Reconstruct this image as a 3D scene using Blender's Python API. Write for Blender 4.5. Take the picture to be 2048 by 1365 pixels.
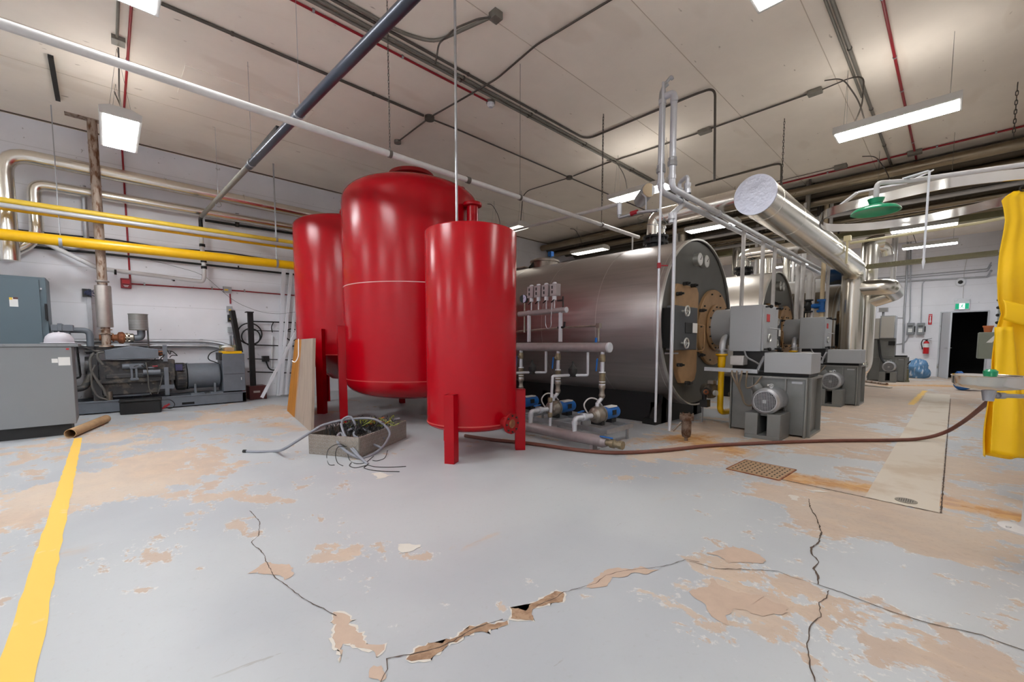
import bpy, bmesh, math, random
from mathutils import Vector, Matrix, noise
for o in list(bpy.data.objects): bpy.data.objects.remove(o)
S = bpy.context.scene
COL = S.collection
R = math.radians
random.seed(7)
# ---------------- camera ----------------
CAM_H = 1.15; FPX = 845.0; PITCH = R(3.93); YAW = R(46.3); CY = 745.0
cam = bpy.data.cameras.new('camera'); camo = bpy.data.objects.new('camera', cam); COL.objects.link(camo)
cam.sensor_width = 36.0; cam.lens = 36.0 * FPX / 2048.0
cam.shift_x = 0.0; cam.shift_y = (CY - 682.5) / 2048.0
cam.clip_start = 0.05; cam.clip_end = 100
camo.location = (0, 0, CAM_H); camo.rotation_euler = (R(90) - PITCH, 0, YAW - R(90))
S.camera = camo
# ---------------- world and exposure ----------------
W = bpy.data.worlds.new('world'); S.world = W; W.use_nodes = True
W.node_tree.nodes['Background'].inputs[0].default_value = (0.75, 0.8, 0.9, 1)
W.node_tree.nodes['Background'].inputs[1].default_value = 0.02
S.view_settings.view_transform = 'Standard'; S.view_settings.look = 'None'
S.view_settings.gamma = 1.0; S.view_settings.use_curve_mapping = False
S.view_settings.exposure = 0.86
LAMP_POWER = 15.0       # emission strength of the fluorescent diffusers
ROOM_X0, ROOM_X1, ROOM_Y0, ROOM_Y1, ROOM_H = -4.5, 20.5, -0.9, 10.31, 4.7

# ---------------- survey helpers: a sight line met with a known plane ----------------
_F = Vector((math.cos(YAW)*math.cos(PITCH), math.sin(YAW)*math.cos(PITCH), -math.sin(PITCH)))
_R = Vector((math.sin(YAW), -math.cos(YAW), 0)); _U = _R.cross(_F); _C = Vector((0, 0, CAM_H))
def _ray(u, v): return _F + _R*((u-1024)/FPX) - _U*((v-CY)/FPX)
def PZ(u, v, z=0.0): d = _ray(u, v); return _C + d*((z-CAM_H)/d.z)
def PX(u, v, x): d = _ray(u, v); return _C + d*(x/d.x)
def PY(u, v, y): d = _ray(u, v); return _C + d*(y/d.y)
def PD(u, v, dist): d = _ray(u, v); return _C + d*(dist/math.hypot(d.x, d.y))
def PF(u, v, depth): return _C + _ray(u, v)*depth
V = Vector

# ---------------- materials ----------------
def srgb(r, g, b):
    f = lambda c: ((c/255+0.055)/1.055)**2.4 if c > 10 else c/255/12.92
    return (f(r), f(g), f(b), 1)
MATS = {}
def mat(name, col, rough=0.5, metal=0.0, var=0.0, scale=6.0, col2=None, bump=0.0, coat=0.0, emit=None, thr=None, stretch=None, rvar=0.0):
    if name in MATS: return MATS[name]
    m = bpy.data.materials.new(name); m.use_nodes = True; MATS[name] = m
    nt = m.node_tree; b = nt.nodes['Principled BSDF']
    b.inputs['Base Color'].default_value = col; b.inputs['Roughness'].default_value = rough
    b.inputs['Metallic'].default_value = metal
    if 'red_paint' in name: b.inputs['Specular IOR Level'].default_value = 0.3
    if coat: b.inputs['Coat Weight'].default_value = coat; b.inputs['Coat Roughness'].default_value = 0.08
    if emit:
        b.inputs['Emission Color'].default_value = emit[0]; b.inputs['Emission Strength'].default_value = emit[1]
    if var or col2 or bump or rvar:
        tc = nt.nodes.new('ShaderNodeTexCoord'); n = nt.nodes.new('ShaderNodeTexNoise')
        mp = nt.nodes.new('ShaderNodeMapping')
        if stretch: mp.inputs['Scale'].default_value = stretch
        nt.links.new(tc.outputs['Object'], mp.inputs[0]); nt.links.new(mp.outputs[0], n.inputs['Vector'])
        n.inputs['Scale'].default_value = scale; n.inputs['Detail'].default_value = 8; n.inputs['Roughness'].default_value = 0.6
        r = nt.nodes.new('ShaderNodeValToRGB'); nt.links.new(n.outputs[0], r.inputs[0])
        if col2:
            t = thr if thr is not None else 0.5
            r.color_ramp.elements[0].position = max(0, t-0.06); r.color_ramp.elements[1].position = min(1, t+0.06)
            r.color_ramp.elements[0].color = col; r.color_ramp.elements[1].color = col2
        else:
            r.color_ramp.elements[0].position = 0.3; r.color_ramp.elements[1].position = 0.7
            r.color_ramp.elements[0].color = tuple(c*(1-var) for c in col[:3])+(1,)
            r.color_ramp.elements[1].color = tuple(min(1, c*(1+var)) for c in col[:3])+(1,)
        if var or col2: nt.links.new(r.outputs[0], b.inputs['Base Color'])
        if rvar:
            mr = nt.nodes.new('ShaderNodeMapRange'); nt.links.new(n.outputs[0], mr.inputs[0])
            mr.inputs[1].default_value = 0.3; mr.inputs[2].default_value = 0.7
            mr.inputs[3].default_value = max(0.02, rough-rvar); mr.inputs[4].default_value = min(1, rough+rvar)
            nt.links.new(mr.outputs[0], b.inputs['Roughness'])
        if bump:
            bp = nt.nodes.new('ShaderNodeBump'); bp.inputs['Strength'].default_value = bump; bp.inputs['Distance'].default_value = 0.02
            nt.links.new(n.outputs[0], bp.inputs['Height']); nt.links.new(bp.outputs[0], b.inputs['Normal'])
    return m
M = dict(
 red=mat('tank_red_paint', srgb(170, 0, 19), 0.24, var=0.03, scale=2),
 redrust=mat('rusted_red_paint', srgb(140, 8, 14), 0.5, col2=srgb(100, 48, 32), scale=20, thr=0.66),
 clad=mat('brushed_steel_cladding', srgb(182, 176, 174), 0.42, 1.0, var=0.12, scale=5, stretch=(1, 0.2, 4), rvar=0.08),
 alu=mat('aluminium_jacket', srgb(230, 226, 216), 0.24, 1.0),
 galv=mat('galvanised_pipe', srgb(176, 178, 182), 0.42, 0.75, var=0.1, scale=12),
 greyp=mat('silver_grey_pipe_paint', srgb(204, 206, 212), 0.36, 0.3, var=0.06, scale=10),
 hdr=mat('mauve_grey_header_paint', srgb(156, 146, 146), 0.45, 0.3, var=0.1, scale=14),
 plate=mat('boiler_front_grey', srgb(92, 92, 88), 0.42, 0.45, var=0.1, scale=3),
 rim=mat('boiler_rim_trim', srgb(205, 205, 200), 0.3, 0.8),
 tan=mat('tan_heatproof_paint', srgb(162, 128, 90), 0.55, var=0.12, scale=7),
 box=mat('control_cabinet_grey', srgb(166, 169, 172), 0.42, 0.15, var=0.03, scale=3),
 boxd=mat('blower_casing_grey', srgb(126, 128, 127), 0.4, 0.35, var=0.1, scale=4),
 dark=mat('dark_steel', srgb(48, 48, 48), 0.5, 0.4, var=0.15, scale=12),
 black=mat('black_rubber', srgb(16, 16, 17), 0.55),
 void=mat('dark_opening', srgb(8, 8, 8), 0.9),
 yellow=mat('yellow_gas_paint', srgb(240, 186, 8), 0.35, var=0.05, scale=5, coat=0.2),
 lyellow=mat('pale_yellow_gas_paint', srgb(236, 200, 70), 0.4, var=0.08, scale=8),
 cream=mat('cream_conduit_paint', srgb(225, 215, 175), 0.45),
 dishsteel=mat('brushed_dish_steel', srgb(205, 203, 200), 0.22, 1.0),
 white=mat('white_enamel', srgb(228, 230, 234), 0.4),
 whitepipe=mat('white_painted_pipe', srgb(200, 197, 195), 0.42, var=0.07, scale=9),
 pvc=mat('white_plastic_pipe', srgb(222, 222, 222), 0.35),
 conduit=mat('grey_conduit', srgb(132, 128, 120), 0.5, 0.4, var=0.1, scale=10),
 conduitd=mat('dark_conduit', srgb(90, 84, 78), 0.5, 0.3, var=0.1, scale=10),
 redc=mat('red_conduit', srgb(150, 18, 32), 0.4),
 bluepipe=mat('slate_blue_pipe', srgb(62, 66, 78), 0.3, 0.4, var=0.15, scale=5),
 rust=mat('rusty_steel', srgb(172, 156, 142), 0.55, 0.4, col2=srgb(112, 78, 54), scale=9, thr=0.54, bump=0.3, stretch=(2, 2, 0.6)),
 rustd=mat('dark_rusty_iron', srgb(130, 112, 98), 0.6, 0.4, col2=srgb(86, 58, 40), scale=9, thr=0.5, bump=0.3),
 ductd=mat('gap_shade_duct', srgb(84, 76, 64), 0.5, 0.6, var=0.15, scale=3),  # dark tone standing in for shade on the added upper ducts
 silencer=mat('silencer_steel', srgb(175, 168, 162), 0.42, 0.7, var=0.12, scale=6),
 rustor=mat('orange_rust', srgb(150, 96, 62), 0.75, col2=srgb(118, 64, 38), scale=16, thr=0.5, bump=0.3),
 gen=mat('generator_slate_grey', srgb(104, 110, 118), 0.45, 0.1, var=0.1, scale=8),
 gend=mat('generator_oily_grey', srgb(66, 66, 68), 0.5, 0.3, col2=srgb(104, 98, 90), scale=8, thr=0.56, bump=0.15),
 panel=mat('slate_switchgear_paint', srgb(88, 104, 112), 0.42, var=0.03, scale=2),
 cab=mat('light_grey_cabinet_paint', srgb(132, 135, 138), 0.45, var=0.03, scale=2),
 blue=mat('blue_motor_paint', srgb(22, 98, 175), 0.35, var=0.05),
 steel=mat('worn_cast_steel', srgb(150, 142, 132), 0.35, 0.8, var=0.2, scale=18),
 brass=mat('brass_fitting', srgb(140, 128, 104), 0.45, 0.6, var=0.15, scale=20),
 green=mat('green_shower_plastic', srgb(0, 142, 96), 0.3, coat=0.3),
 bowl=mat('stainless_bowl', srgb(215, 212, 205), 0.14, 1.0),
 curtain=mat('yellow_curtain_vinyl', srgb(252, 202, 0), 0.5),
 hose=mat('brown_rubber_hose', srgb(112, 66, 54), 0.6, var=0.15, scale=12),
 paper=mat('white_label', srgb(225, 225, 222), 0.7),
 redlab=mat('red_label', srgb(190, 50, 50), 0.6),
 card=mat('cardboard_tube', srgb(178, 146, 108), 0.8, var=0.15, scale=9),
 wood=mat('worn_plywood', srgb(160, 142, 128), 0.75, var=0.18, scale=5, stretch=(3, 3, 0.4), bump=0.15),
 woodor=mat('orange_plywood_face', srgb(176, 112, 22), 0.6, var=0.3, scale=4, stretch=(3, 3, 0.3)),
 checker=mat('aluminium_tread_plate', srgb(160, 152, 142), 0.42, 0.7, var=0.12, scale=12),
 cable=mat('grey_cable_jacket', srgb(136, 138, 146), 0.5),
 grating=mat('drain_grate_steel', srgb(170, 140, 108), 0.6, 0.3, var=0.15, scale=14),
 stud=mat('light_steel_stud', srgb(228, 229, 235), 0.4, 0.15),
 bag=mat('blue_print_bag', srgb(88, 132, 172), 0.5, col2=srgb(200, 208, 218), scale=5, thr=0.58, stretch=(1, 3, .8), bump=0.8),
 olive=mat('olive_pail', srgb(98, 94, 66), 0.6, var=0.15),
 panelgreen=mat('old_green_grey_panel', srgb(126, 132, 120), 0.45, var=0.05),
 terra=mat('terracotta', srgb(205, 120, 75), 0.7),
 exitg=mat('exit_sign_green', srgb(0, 128, 92), 0.4, emit=(srgb(0, 128, 92), 0.7)),
 exitw=mat('exit_sign_white', srgb(230, 240, 240), 0.4, emit=(srgb(220, 240, 240), 0.8)),
 glass=mat('gauge_glass_white', srgb(226, 228, 226), 0.15, coat=0.6),
 gaugeb=mat('bluish_gauge_face', srgb(196, 196, 222), 0.2, coat=0.5),
 orange=mat('orange_wire', srgb(205, 110, 30), 0.5),
 ygw=mat('yellow_green_wire', srgb(150, 160, 50), 0.5),
 shelfdark=mat('shadowed_steel', srgb(60, 62, 60), 0.6, var=0.1),
 insul=mat('white_insulation_wrap', srgb(232, 230, 226), 0.6, bump=0.6, scale=9),
 duct=mat('dusty_galvanised_duct', srgb(150, 138, 118), 0.34, 0.9, var=0.15, scale=3, rvar=0.08),
 beam=mat('olive_beam_paint', srgb(140, 134, 100), 0.5, var=0.08),
 lampw=mat('lamp_housing_white', srgb(205, 203, 198), 0.5),
 cork=mat('cream_insulation_end', srgb(225, 205, 170), 0.8),
 maroon=mat('maroon_steel', srgb(78, 30, 28), 0.5, var=0.1),
 diff=mat('lamp_diffuser', srgb(255, 255, 255), 0.5, emit=((1.0, 0.985, 0.96, 1), LAMP_POWER)),
 diffw=mat('old_warm_tube_diffuser', srgb(255, 250, 235), 0.5, emit=((1.0, 0.93, 0.8, 1), LAMP_POWER*.22)),
 diffb=mat('boosted_diffuser', srgb(255, 255, 255), 0.5, emit=((0.93, 0.97, 1.0, 1), LAMP_POWER*2.1)),  # emission raised above the other lamps to brighten the left and far walls
 upl=mat('ceiling_fill_glow', srgb(255, 255, 255), 0.5, emit=((1.0, 0.97, 0.92, 1), LAMP_POWER*.28)),  # added upward glow that fills the ceiling with light
 doorp=mat('door_grey_paint', srgb(196, 199, 204), 0.5, col2=srgb(140, 130, 118), scale=3, thr=0.68),
)

# ---------------- mesh collector ----------------
def frame_from(axis):
    a = Vector(axis).normalized()
    t = Vector((0, 0, 1)) if abs(a.z) < 0.9 else Vector((1, 0, 0))
    x = t.cross(a).normalized(); y = a.cross(x)
    return x, y, a
class G:
    def __init__(s): s.bm = bmesh.new()
    def _v(s, p): return s.bm.verts.new(p)
    def face(s, pts, mi=0):
        f = s.bm.faces.new([s._v(p) for p in pts]); f.material_index = mi; return f
    def box(s, x0, x1, y0, y1, z0, z1, mi=0):
        x0, x1 = sorted((x0, x1)); y0, y1 = sorted((y0, y1)); z0, z1 = sorted((z0, z1))
        v = [s._v((x, y, z)) for z in (z0, z1) for (x, y) in ((x0, y0), (x1, y0), (x1, y1), (x0, y1))]
        for q in ((3, 2, 1, 0), (4, 5, 6, 7), (0, 1, 5, 4), (1, 2, 6, 5), (2, 3, 7, 6), (3, 0, 4, 7)):
            s.bm.faces.new([v[i] for i in q]).material_index = mi
        return s
    def bar(s, p0, p1, w, h, up=(0, 0, 1), mi=0):
        p0, p1 = Vector(p0), Vector(p1); a = (p1-p0).normalized(); u = Vector(up)
        x = u.cross(a)
        if x.length < 1e-4: x = Vector((1, 0, 0)).cross(a)
        x.normalize(); y = a.cross(x).normalized()
        v = [s._v(p + x*(sx*w/2) + y*(sy*h/2)) for p in (p0, p1) for (sx, sy) in ((-1, -1), (1, -1), (1, 1), (-1, 1))]
        for q in ((3, 2, 1, 0), (4, 5, 6, 7), (0, 1, 5, 4), (1, 2, 6, 5), (2, 3, 7, 6), (3, 0, 4, 7)):
            s.bm.faces.new([v[i] for i in q]).material_index = mi
        return s
    def prism(s, poly, vec, mi=0):
        vec = Vector(vec); n = len(poly)
        a = [s._v(Vector(p)) for p in poly]; b = [s._v(Vector(p)+vec) for p in poly]
        s.bm.faces.new(list(reversed(a))).material_index = mi; s.bm.faces.new(b).material_index = mi
        for i in range(n): s.bm.faces.new([a[i], a[(i+1) % n], b[(i+1) % n], b[i]]).material_index = mi
        return s
    def lathe(s, prof, origin, axis=(0, 0, 1), seg=24, mi=0, a0=0, a1=360):
        x, y, a = frame_from(axis); o = Vector(origin); rings = []
        full = abs(a1-a0) >= 360; n = seg if full else seg+1
        for (r, h) in prof:
            if r < 1e-6: rings.append([s._v(o+a*h)])
            else: rings.append([s._v(o+a*h+(x*math.cos(R(a0+(a1-a0)*i/seg))+y*math.sin(R(a0+(a1-a0)*i/seg)))*r) for i in range(n)])
        for A, B in zip(rings, rings[1:]):
            m = seg if full else seg
            for i in range(m):
                j = (i+1) % n if full else i+1
                if len(A) == 1 and len(B) == 1: continue
                if len(A) == 1: q = [A[0], B[j], B[i]]
                elif len(B) == 1: q = [A[i], A[j], B[0]]
                else: q = [A[i], A[j], B[j], B[i]]
                s.bm.faces.new(q).material_index = mi
        return s
    def cyl(s, p0, p1, r, r2=None, seg=20, mi=0):
        p0, p1 = Vector(p0), Vector(p1); L = (p1-p0).length
        if r2 is None: r2 = r
        return s.lathe([(0, 0), (r, 0), (r2, L), (0, L)], p0, p1-p0, seg, mi)
    def ring(s, c, axis, r, t=0.01, w=0.02, seg=24, mi=0):
        return s.lathe([(r, -w/2), (r+t, -w/2), (r+t, w/2), (r, w/2), (r, -w/2)], c, axis, seg, mi)
    def torus(s, c, axis, r, t, seg=24, mi=0):
        return s.lathe([(r+t*math.cos(k*math.pi/4), t*math.sin(k*math.pi/4)) for k in range(9)], c, axis, seg, mi)
    def ball(s, c, r, seg=12, sz=1.0, mi=0):
        n = 8
        return s.lathe([(r*math.sin(math.pi*k/n), -r*sz*math.cos(math.pi*k/n)) for k in range(n+1)], c, (0, 0, 1), seg, mi)
    def tube(s, pts, r, seg=10, bend=0.0, caps=True, mi=0, bseg=6):
        P = [Vector(p) for p in pts]
        if bend > 0 and len(P) > 2:
            Q = [P[0]]
            for i in range(1, len(P)-1):
                a, b, c = P[i-1], P[i], P[i+1]
                d = min(bend, (a-b).length*0.49, (c-b).length*0.49)
                p, q = b+(a-b).normalized()*d, b+(c-b).normalized()*d
                for k in range(bseg+1):
                    t = k/bseg; Q.append(p*(1-t)**2+b*2*t*(1-t)+q*t*t)
            Q.append(P[-1]); P = Q
        P = [p for i, p in enumerate(P) if i == 0 or (p-P[i-1]).length > 1e-5]
        rings = []; x = None
        for i, p in enumerate(P):
            if i == 0: t = P[1]-p
            elif i == len(P)-1: t = p-P[i-1]
            else: t = (P[i+1]-p).normalized()+(p-P[i-1]).normalized()
            if t.length < 1e-6: t = P[i]-P[i-1]
            t.normalize()
            if x is None: x = frame_from(t)[0]
            x = (x-t*x.dot(t))
            if x.length < 1e-4: x = frame_from(t)[0]
            x.normalize(); y = t.cross(x)
            rr = r[i] if isinstance(r, (list, tuple)) else r
            rings.append([s._v(p+(x*math.cos(2*math.pi*k/seg)+y*math.sin(2*math.pi*k/seg))*rr) for k in range(seg)])
        for A, B in zip(rings, rings[1:]):
            for k in range(seg): s.bm.faces.new([A[k], A[(k+1) % seg], B[(k+1) % seg], B[k]]).material_index = mi
        if caps:
            s.bm.faces.new(list(reversed(rings[0]))).material_index = mi; s.bm.faces.new(rings[-1]).material_index = mi
        return s
    def chain(s, p0, p1, r=0.012, wire=0.0025, step=None):
        p0, p1 = Vector(p0), Vector(p1); d = p1-p0; L = d.length; step = step or r*2.6; n = max(2, int(L/step)); a = d.normalized()
        x, y, _ = frame_from(a)
        for i in range(n):
            c = p0+d*((i+0.5)/n); w = x if i % 2 else y; h = L/n*0.68
            s.tube([c+a*h*math.cos(t)+w*r*0.6*math.sin(t) for t in [k*math.pi/3 for k in range(7)]], wire, 4, caps=False)
        return s
def world_loc(o):
    return Vector(o.get('_loc', (0, 0, 0)))
def obj(name, g, m, parent=None, bevel=0.0, sharp=35, label=None):
    bm = g.bm
    bmesh.ops.recalc_face_normals(bm, faces=bm.faces)
    if parent is None:
        xs = [v.co for v in bm.verts]
        mn = Vector((min(c.x for c in xs), min(c.y for c in xs), min(c.z for c in xs))); mx = Vector((max(c.x for c in xs), max(c.y for c in xs), max(c.z for c in xs)))
        loc = Vector(((mn.x+mx.x)/2, (mn.y+mx.y)/2, mn.z))
    else: loc = LOC[parent]
    for v in bm.verts: v.co -= loc
    me = bpy.data.meshes.new(name); bm.to_mesh(me); bm.free()
    for mm in (m if isinstance(m, (list, tuple)) else [m]): me.materials.append(M[mm] if isinstance(mm, str) else mm)
    me.shade_smooth(); me.set_sharp_from_angle(angle=R(sharp))
    o = bpy.data.objects.new(name, me); COL.objects.link(o)
    LOC[o] = loc
    if parent is not None: o.parent = parent
    else: o.location = loc
    if bevel:
        b = o.modifiers.new('bevel', 'BEVEL'); b.width = bevel; b.segments = 2; b.limit_method = 'ANGLE'; b.angle_limit = R(40)
    if label: o['label'] = label
    return o
LOC = {}
def thing(name, label, cat, loc, group=None):
    o = bpy.data.objects.new(name, None); COL.objects.link(o); o.location = loc; o.empty_display_size = 0.05
    LOC[o] = Vector(loc); o['label'] = label; o['category'] = cat
    if group: o['group'] = group
    return o
def tag(o, label, cat, group=None):
    o['label'] = label; o['category'] = cat
    if group: o['group'] = group
    return o
def struct(name, g, m, parent=None, **k):
    o = obj(name, g, m, parent, **k)
    if parent is None: o['kind'] = 'structure'
    return o
KIDS = {}
def copy_tree(o, delta, label=None, group=None):
    r = o.copy(); COL.objects.link(r); r.location = o.location + Vector(delta); LOC[r] = LOC[o]+Vector(delta)
    for ch in [c for c in bpy.data.objects if c.parent == o]:
        c = ch.copy(); COL.objects.link(c); c.parent = r
        for gch in [k for k in bpy.data.objects if k.parent == ch]:
            d = gch.copy(); COL.objects.link(d); d.parent = c
    if label: r['label'] = label
    if group: r['group'] = group
    return r
def rounded(pts_fn, n): return [pts_fn(i/n) for i in range(n)]
# ================= STRUCTURE =================
def wall_material(name, col):
    m = bpy.data.materials.new(name); m.use_nodes = True; nt = m.node_tree; L = nt.links; b = nt.nodes['Principled BSDF']
    b.inputs['Roughness'].default_value = 0.6
    tc = nt.nodes.new('ShaderNodeTexCoord'); n = nt.nodes.new('ShaderNodeTexNoise'); n.inputs['Scale'].default_value = 1.6; n.inputs['Detail'].default_value = 7
    L.new(tc.outputs['Object'], n.inputs['Vector'])
    r = nt.nodes.new('ShaderNodeValToRGB'); r.color_ramp.elements[0].position = .3; r.color_ramp.elements[1].position = .7
    r.color_ramp.elements[0].color = tuple(c*.9 for c in col[:3])+(1,); r.color_ramp.elements[1].color = col
    L.new(n.outputs[0], r.inputs[0])
    sp = nt.nodes.new('ShaderNodeSeparateXYZ'); L.new(tc.outputs['Object'], sp.inputs[0])
    md = nt.nodes.new('ShaderNodeMath'); md.operation = 'MODULO'; md.inputs[1].default_value = 0.61; L.new(sp.outputs[2], md.inputs[0])
    lt = nt.nodes.new('ShaderNodeMath'); lt.operation = 'LESS_THAN'; lt.inputs[1].default_value = 0.010; L.new(md.outputs[0], lt.inputs[0])
    fac = nt.nodes.new('ShaderNodeMath'); fac.operation = 'MULTIPLY'; fac.inputs[1].default_value = 0.22; L.new(lt.outputs[0], fac.inputs[0])
    # scuffs and small chips
    n2 = nt.nodes.new('ShaderNodeTexNoise'); n2.inputs['Scale'].default_value = 14; n2.inputs['Detail'].default_value = 3; L.new(tc.outputs['Object'], n2.inputs['Vector'])
    g2 = nt.nodes.new('ShaderNodeMath'); g2.operation = 'GREATER_THAN'; g2.inputs[1].default_value = 0.73; L.new(n2.outputs[0], g2.inputs[0])
    mx = nt.nodes.new('ShaderNodeMix'); mx.data_type = 'RGBA'; mx.inputs[7].default_value = (0.2, 0.18, 0.17, 1)
    mm = nt.nodes.new('ShaderNodeMath'); mm.operation = 'MAXIMUM'; g3 = nt.nodes.new('ShaderNodeMath'); g3.operation = 'MULTIPLY'; g3.inputs[1].default_value = .45
    L.new(g2.outputs[0], g3.inputs[0]); L.new(fac.outputs[0], mm.inputs[0]); L.new(g3.outputs[0], mm.inputs[1])
    L.new(mm.outputs[0], mx.inputs[0]); L.new(r.outputs[0], mx.inputs[6]); L.new(mx.outputs[2], b.inputs['Base Color'])
    bp = nt.nodes.new('ShaderNodeBump'); bp.inputs['Strength'].default_value = .15; bp.inputs['Distance'].default_value = .02
    L.new(n.outputs[0], bp.inputs['Height']); L.new(bp.outputs[0], b.inputs['Normal'])
    return m
M['wall'] = wall_material('white_painted_concrete', srgb(238, 238, 243))
M['ceil'] = mat('beige_concrete_ceiling', srgb(246, 236, 223), 0.75, var=0.04, scale=1.4, bump=0.12)
def speckle(m, scale, thr, col, k):
    nt = m.node_tree; b = nt.nodes['Principled BSDF']; src = b.inputs['Base Color'].links[0].from_socket
    tc = nt.nodes.new('ShaderNodeTexCoord'); n = nt.nodes.new('ShaderNodeTexNoise'); n.inputs['Scale'].default_value = scale; n.inputs['Detail'].default_value = 2
    mp = nt.nodes.new('ShaderNodeMapping'); mp.inputs['Scale'].default_value = (.6, 1.5, 1); nt.links.new(tc.outputs['Object'], mp.inputs[0]); nt.links.new(mp.outputs[0], n.inputs['Vector'])
    r = nt.nodes.new('ShaderNodeMapRange'); nt.links.new(n.outputs[0], r.inputs[0]); r.inputs[1].default_value = thr; r.inputs[2].default_value = thr+.05; r.inputs[4].default_value = k
    mx = nt.nodes.new('ShaderNodeMix'); mx.data_type = 'RGBA'; nt.links.new(r.outputs[0], mx.inputs[0]); nt.links.new(src, mx.inputs[6]); mx.inputs[7].default_value = col
    nt.links.new(mx.outputs[2], b.inputs['Base Color'])
speckle(M['ceil'], 9, .72, srgb(150, 130, 112), .6); speckle(M['ceil'], 1.1, .60, srgb(222, 206, 188), .25)
M['joint'] = mat('dark_joint', srgb(104, 88, 74), 0.9)
M['seam'] = mat('ceiling_seam', srgb(208, 194, 178), 0.9)

# floor with worn paint: two masks stored per vertex (bare concrete, rust), broken up by noise
def gauss(x, y, cx, cy, sx, sy, ang=0.0):
    c, s_ = math.cos(ang), math.sin(ang); dx, dy = x-cx, y-cy
    u, w = dx*c+dy*s_, -dx*s_+dy*c
    return math.exp(-(u/sx)**2-(w/sy)**2)
BARE = []  # (u, v, sx, sy, amount) : worn areas read from the photograph
for (u, v, sx, sy, a) in [(330, 930, .9, .9, .34), (60, 1010, .7, .8, .22), (520, 1010, .5, .5, .2), (720, 1070, .35, .3, .12), (500, 830, 1.2, 1.0, .34),
                          (1420, 1180, .35, .3, .30), (1650, 1010, .8, .5, .30), (1900, 1090, .8, .5, .26), (1540, 1290, .3, .25, .1), (1800, 1250, .5, .4, .22),
                          (1320, 900, .9, .5, .25), (1700, 880, 1.2, .8, .34), (2000, 960, 1.2, .6, .28), (1750, 800, 3.0, 1.0, .34), (1450, 860, 1.2, .6, .3), (1000, 1180, .35, .3, .10),
                          (700, 1160, .4, .3, .12), (300, 1130, .3, .3, .10), (180, 880, .8, .8, .25)]:
    p = PZ(u, v); BARE.append((p.x, p.y, sx, sy, a))
COOL = []
for (u, v, sx, sy, a) in [(950, 990, .8, .7, .25), (620, 1250, .5, .4, .16), (1150, 1050, .6, .6, .2), (1750, 1130, .35, .25, .3), (1900, 1210, .4, .2, .2), (350, 1270, .5, .4, .16), (1100, 1300, .5, .3, .12), (1000, 960, .6, .5, .2)]:
    p = PZ(u, v); COOL.append((p.x, p.y, sx, sy, a))
RUSTL = []  # rust runs: segments with a width
def rseg(a, b, w, k):
    A, B = PZ(*a), PZ(*b); RUSTL.append((A.x, A.y, B.x, B.y, w, k))
rseg((1600, 956), (1880, 1000), .14, 1.15); rseg((1880, 1003), (2100, 1050), .14, 1.1); rseg((1450, 925), (1580, 960), .2, .45)
rseg((1380, 880), (1480, 905), .28, .75); rseg((1250, 885), (1420, 870), .25, .5); rseg((1740, 771), (1880, 772), .35, .75); rseg((1880, 772), (1960, 775), .3, .5)
rseg((40, 1120), (160, 1100), .12, .42); rseg((500, 855), (560, 835), .3, .4); rseg((900, 1100), (1000, 1070), .05, .5); rseg((180, 855), (140, 880), .15, .45)
rseg((560, 850), (600, 860), .2, .6); rseg((1560, 890), (1640, 900), .4, .3); rseg((1300, 1000), (1500, 960), .3, .25)
def segd(x, y, s_):
    ax, ay, bx, by, w, k = s_; dx, dy = bx-ax, by-ay; t = max(0, min(1, ((x-ax)*dx+(y-ay)*dy)/(dx*dx+dy*dy)))
    d = math.hypot(x-ax-t*dx, y-ay-t*dy); return k*math.exp(-(d/w)**2)
bm = bmesh.new(); bl = bm.verts.layers.float_color.new('wear')
def axis_steps(a, b, fine0, fine1, f, c):
    out = [a]; 
    while out[-1] < b-1e-6: out.append(min(b, out[-1]+(f if fine0 <= out[-1] < fine1 else c)))
    return out
xs = axis_steps(ROOM_X0, ROOM_X1, -1.2, 8.0, 0.06, 0.15); ys = axis_steps(ROOM_Y0, ROOM_Y1, -0.9, 5.0, 0.06, 0.15)
grid = []
for y in ys:
    row = []
    for x in xs:
        v = bm.verts.new((x, y, 0.0))
        bare = sum(a*gauss(x, y, cx, cy, sx, sy) for (cx, cy, sx, sy, a) in BARE)-sum(a*gauss(x, y, cx, cy, sx, sy) for (cx, cy, sx, sy, a) in COOL)
        if x > 7: bare += min(.3, (x-7)*.08)
        rr = min(1, sum(segd(x, y, q) for q in RUSTL))
        v[bl] = (max(0, min(1, .5+bare)), rr, 0, 1); row.append(v)
    grid.append(row)
for a, b in zip(grid, grid[1:]):
    for i in range(len(a)-1): bm.faces.new([a[i], a[i+1], b[i+1], b[i]])
me = bpy.data.meshes.new('floor'); bm.to_mesh(me); bm.free()
floor = bpy.data.objects.new('floor', me); COL.objects.link(floor); floor['kind'] = 'structure'; LOC[floor] = V((0, 0, 0))
fm = bpy.data.materials.new('worn_painted_floor'); fm.use_nodes = True; nt = fm.node_tree; L = nt.links; b = nt.nodes['Principled BSDF']
tc = nt.nodes.new('ShaderNodeTexCoord'); at = nt.nodes.new('ShaderNodeAttribute'); at.attribute_name = 'wear'
sep = nt.nodes.new('ShaderNodeSeparateColor'); L.new(at.outputs['Color'], sep.inputs[0])
def noi(scale, det=8, rough=.62, dist=0.0, st=None, off=None):
    n = nt.nodes.new('ShaderNodeTexNoise'); n.inputs['Scale'].default_value = scale; n.inputs['Detail'].default_value = det; n.inputs['Roughness'].default_value = rough; n.inputs['Distortion'].default_value = dist
    mp = nt.nodes.new('ShaderNodeMapping')
    if st: mp.inputs['Scale'].default_value = st
    if off: mp.inputs['Location'].default_value = off
    L.new(tc.outputs['Object'], mp.inputs[0]); L.new(mp.outputs[0], n.inputs['Vector']); return n
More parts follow.
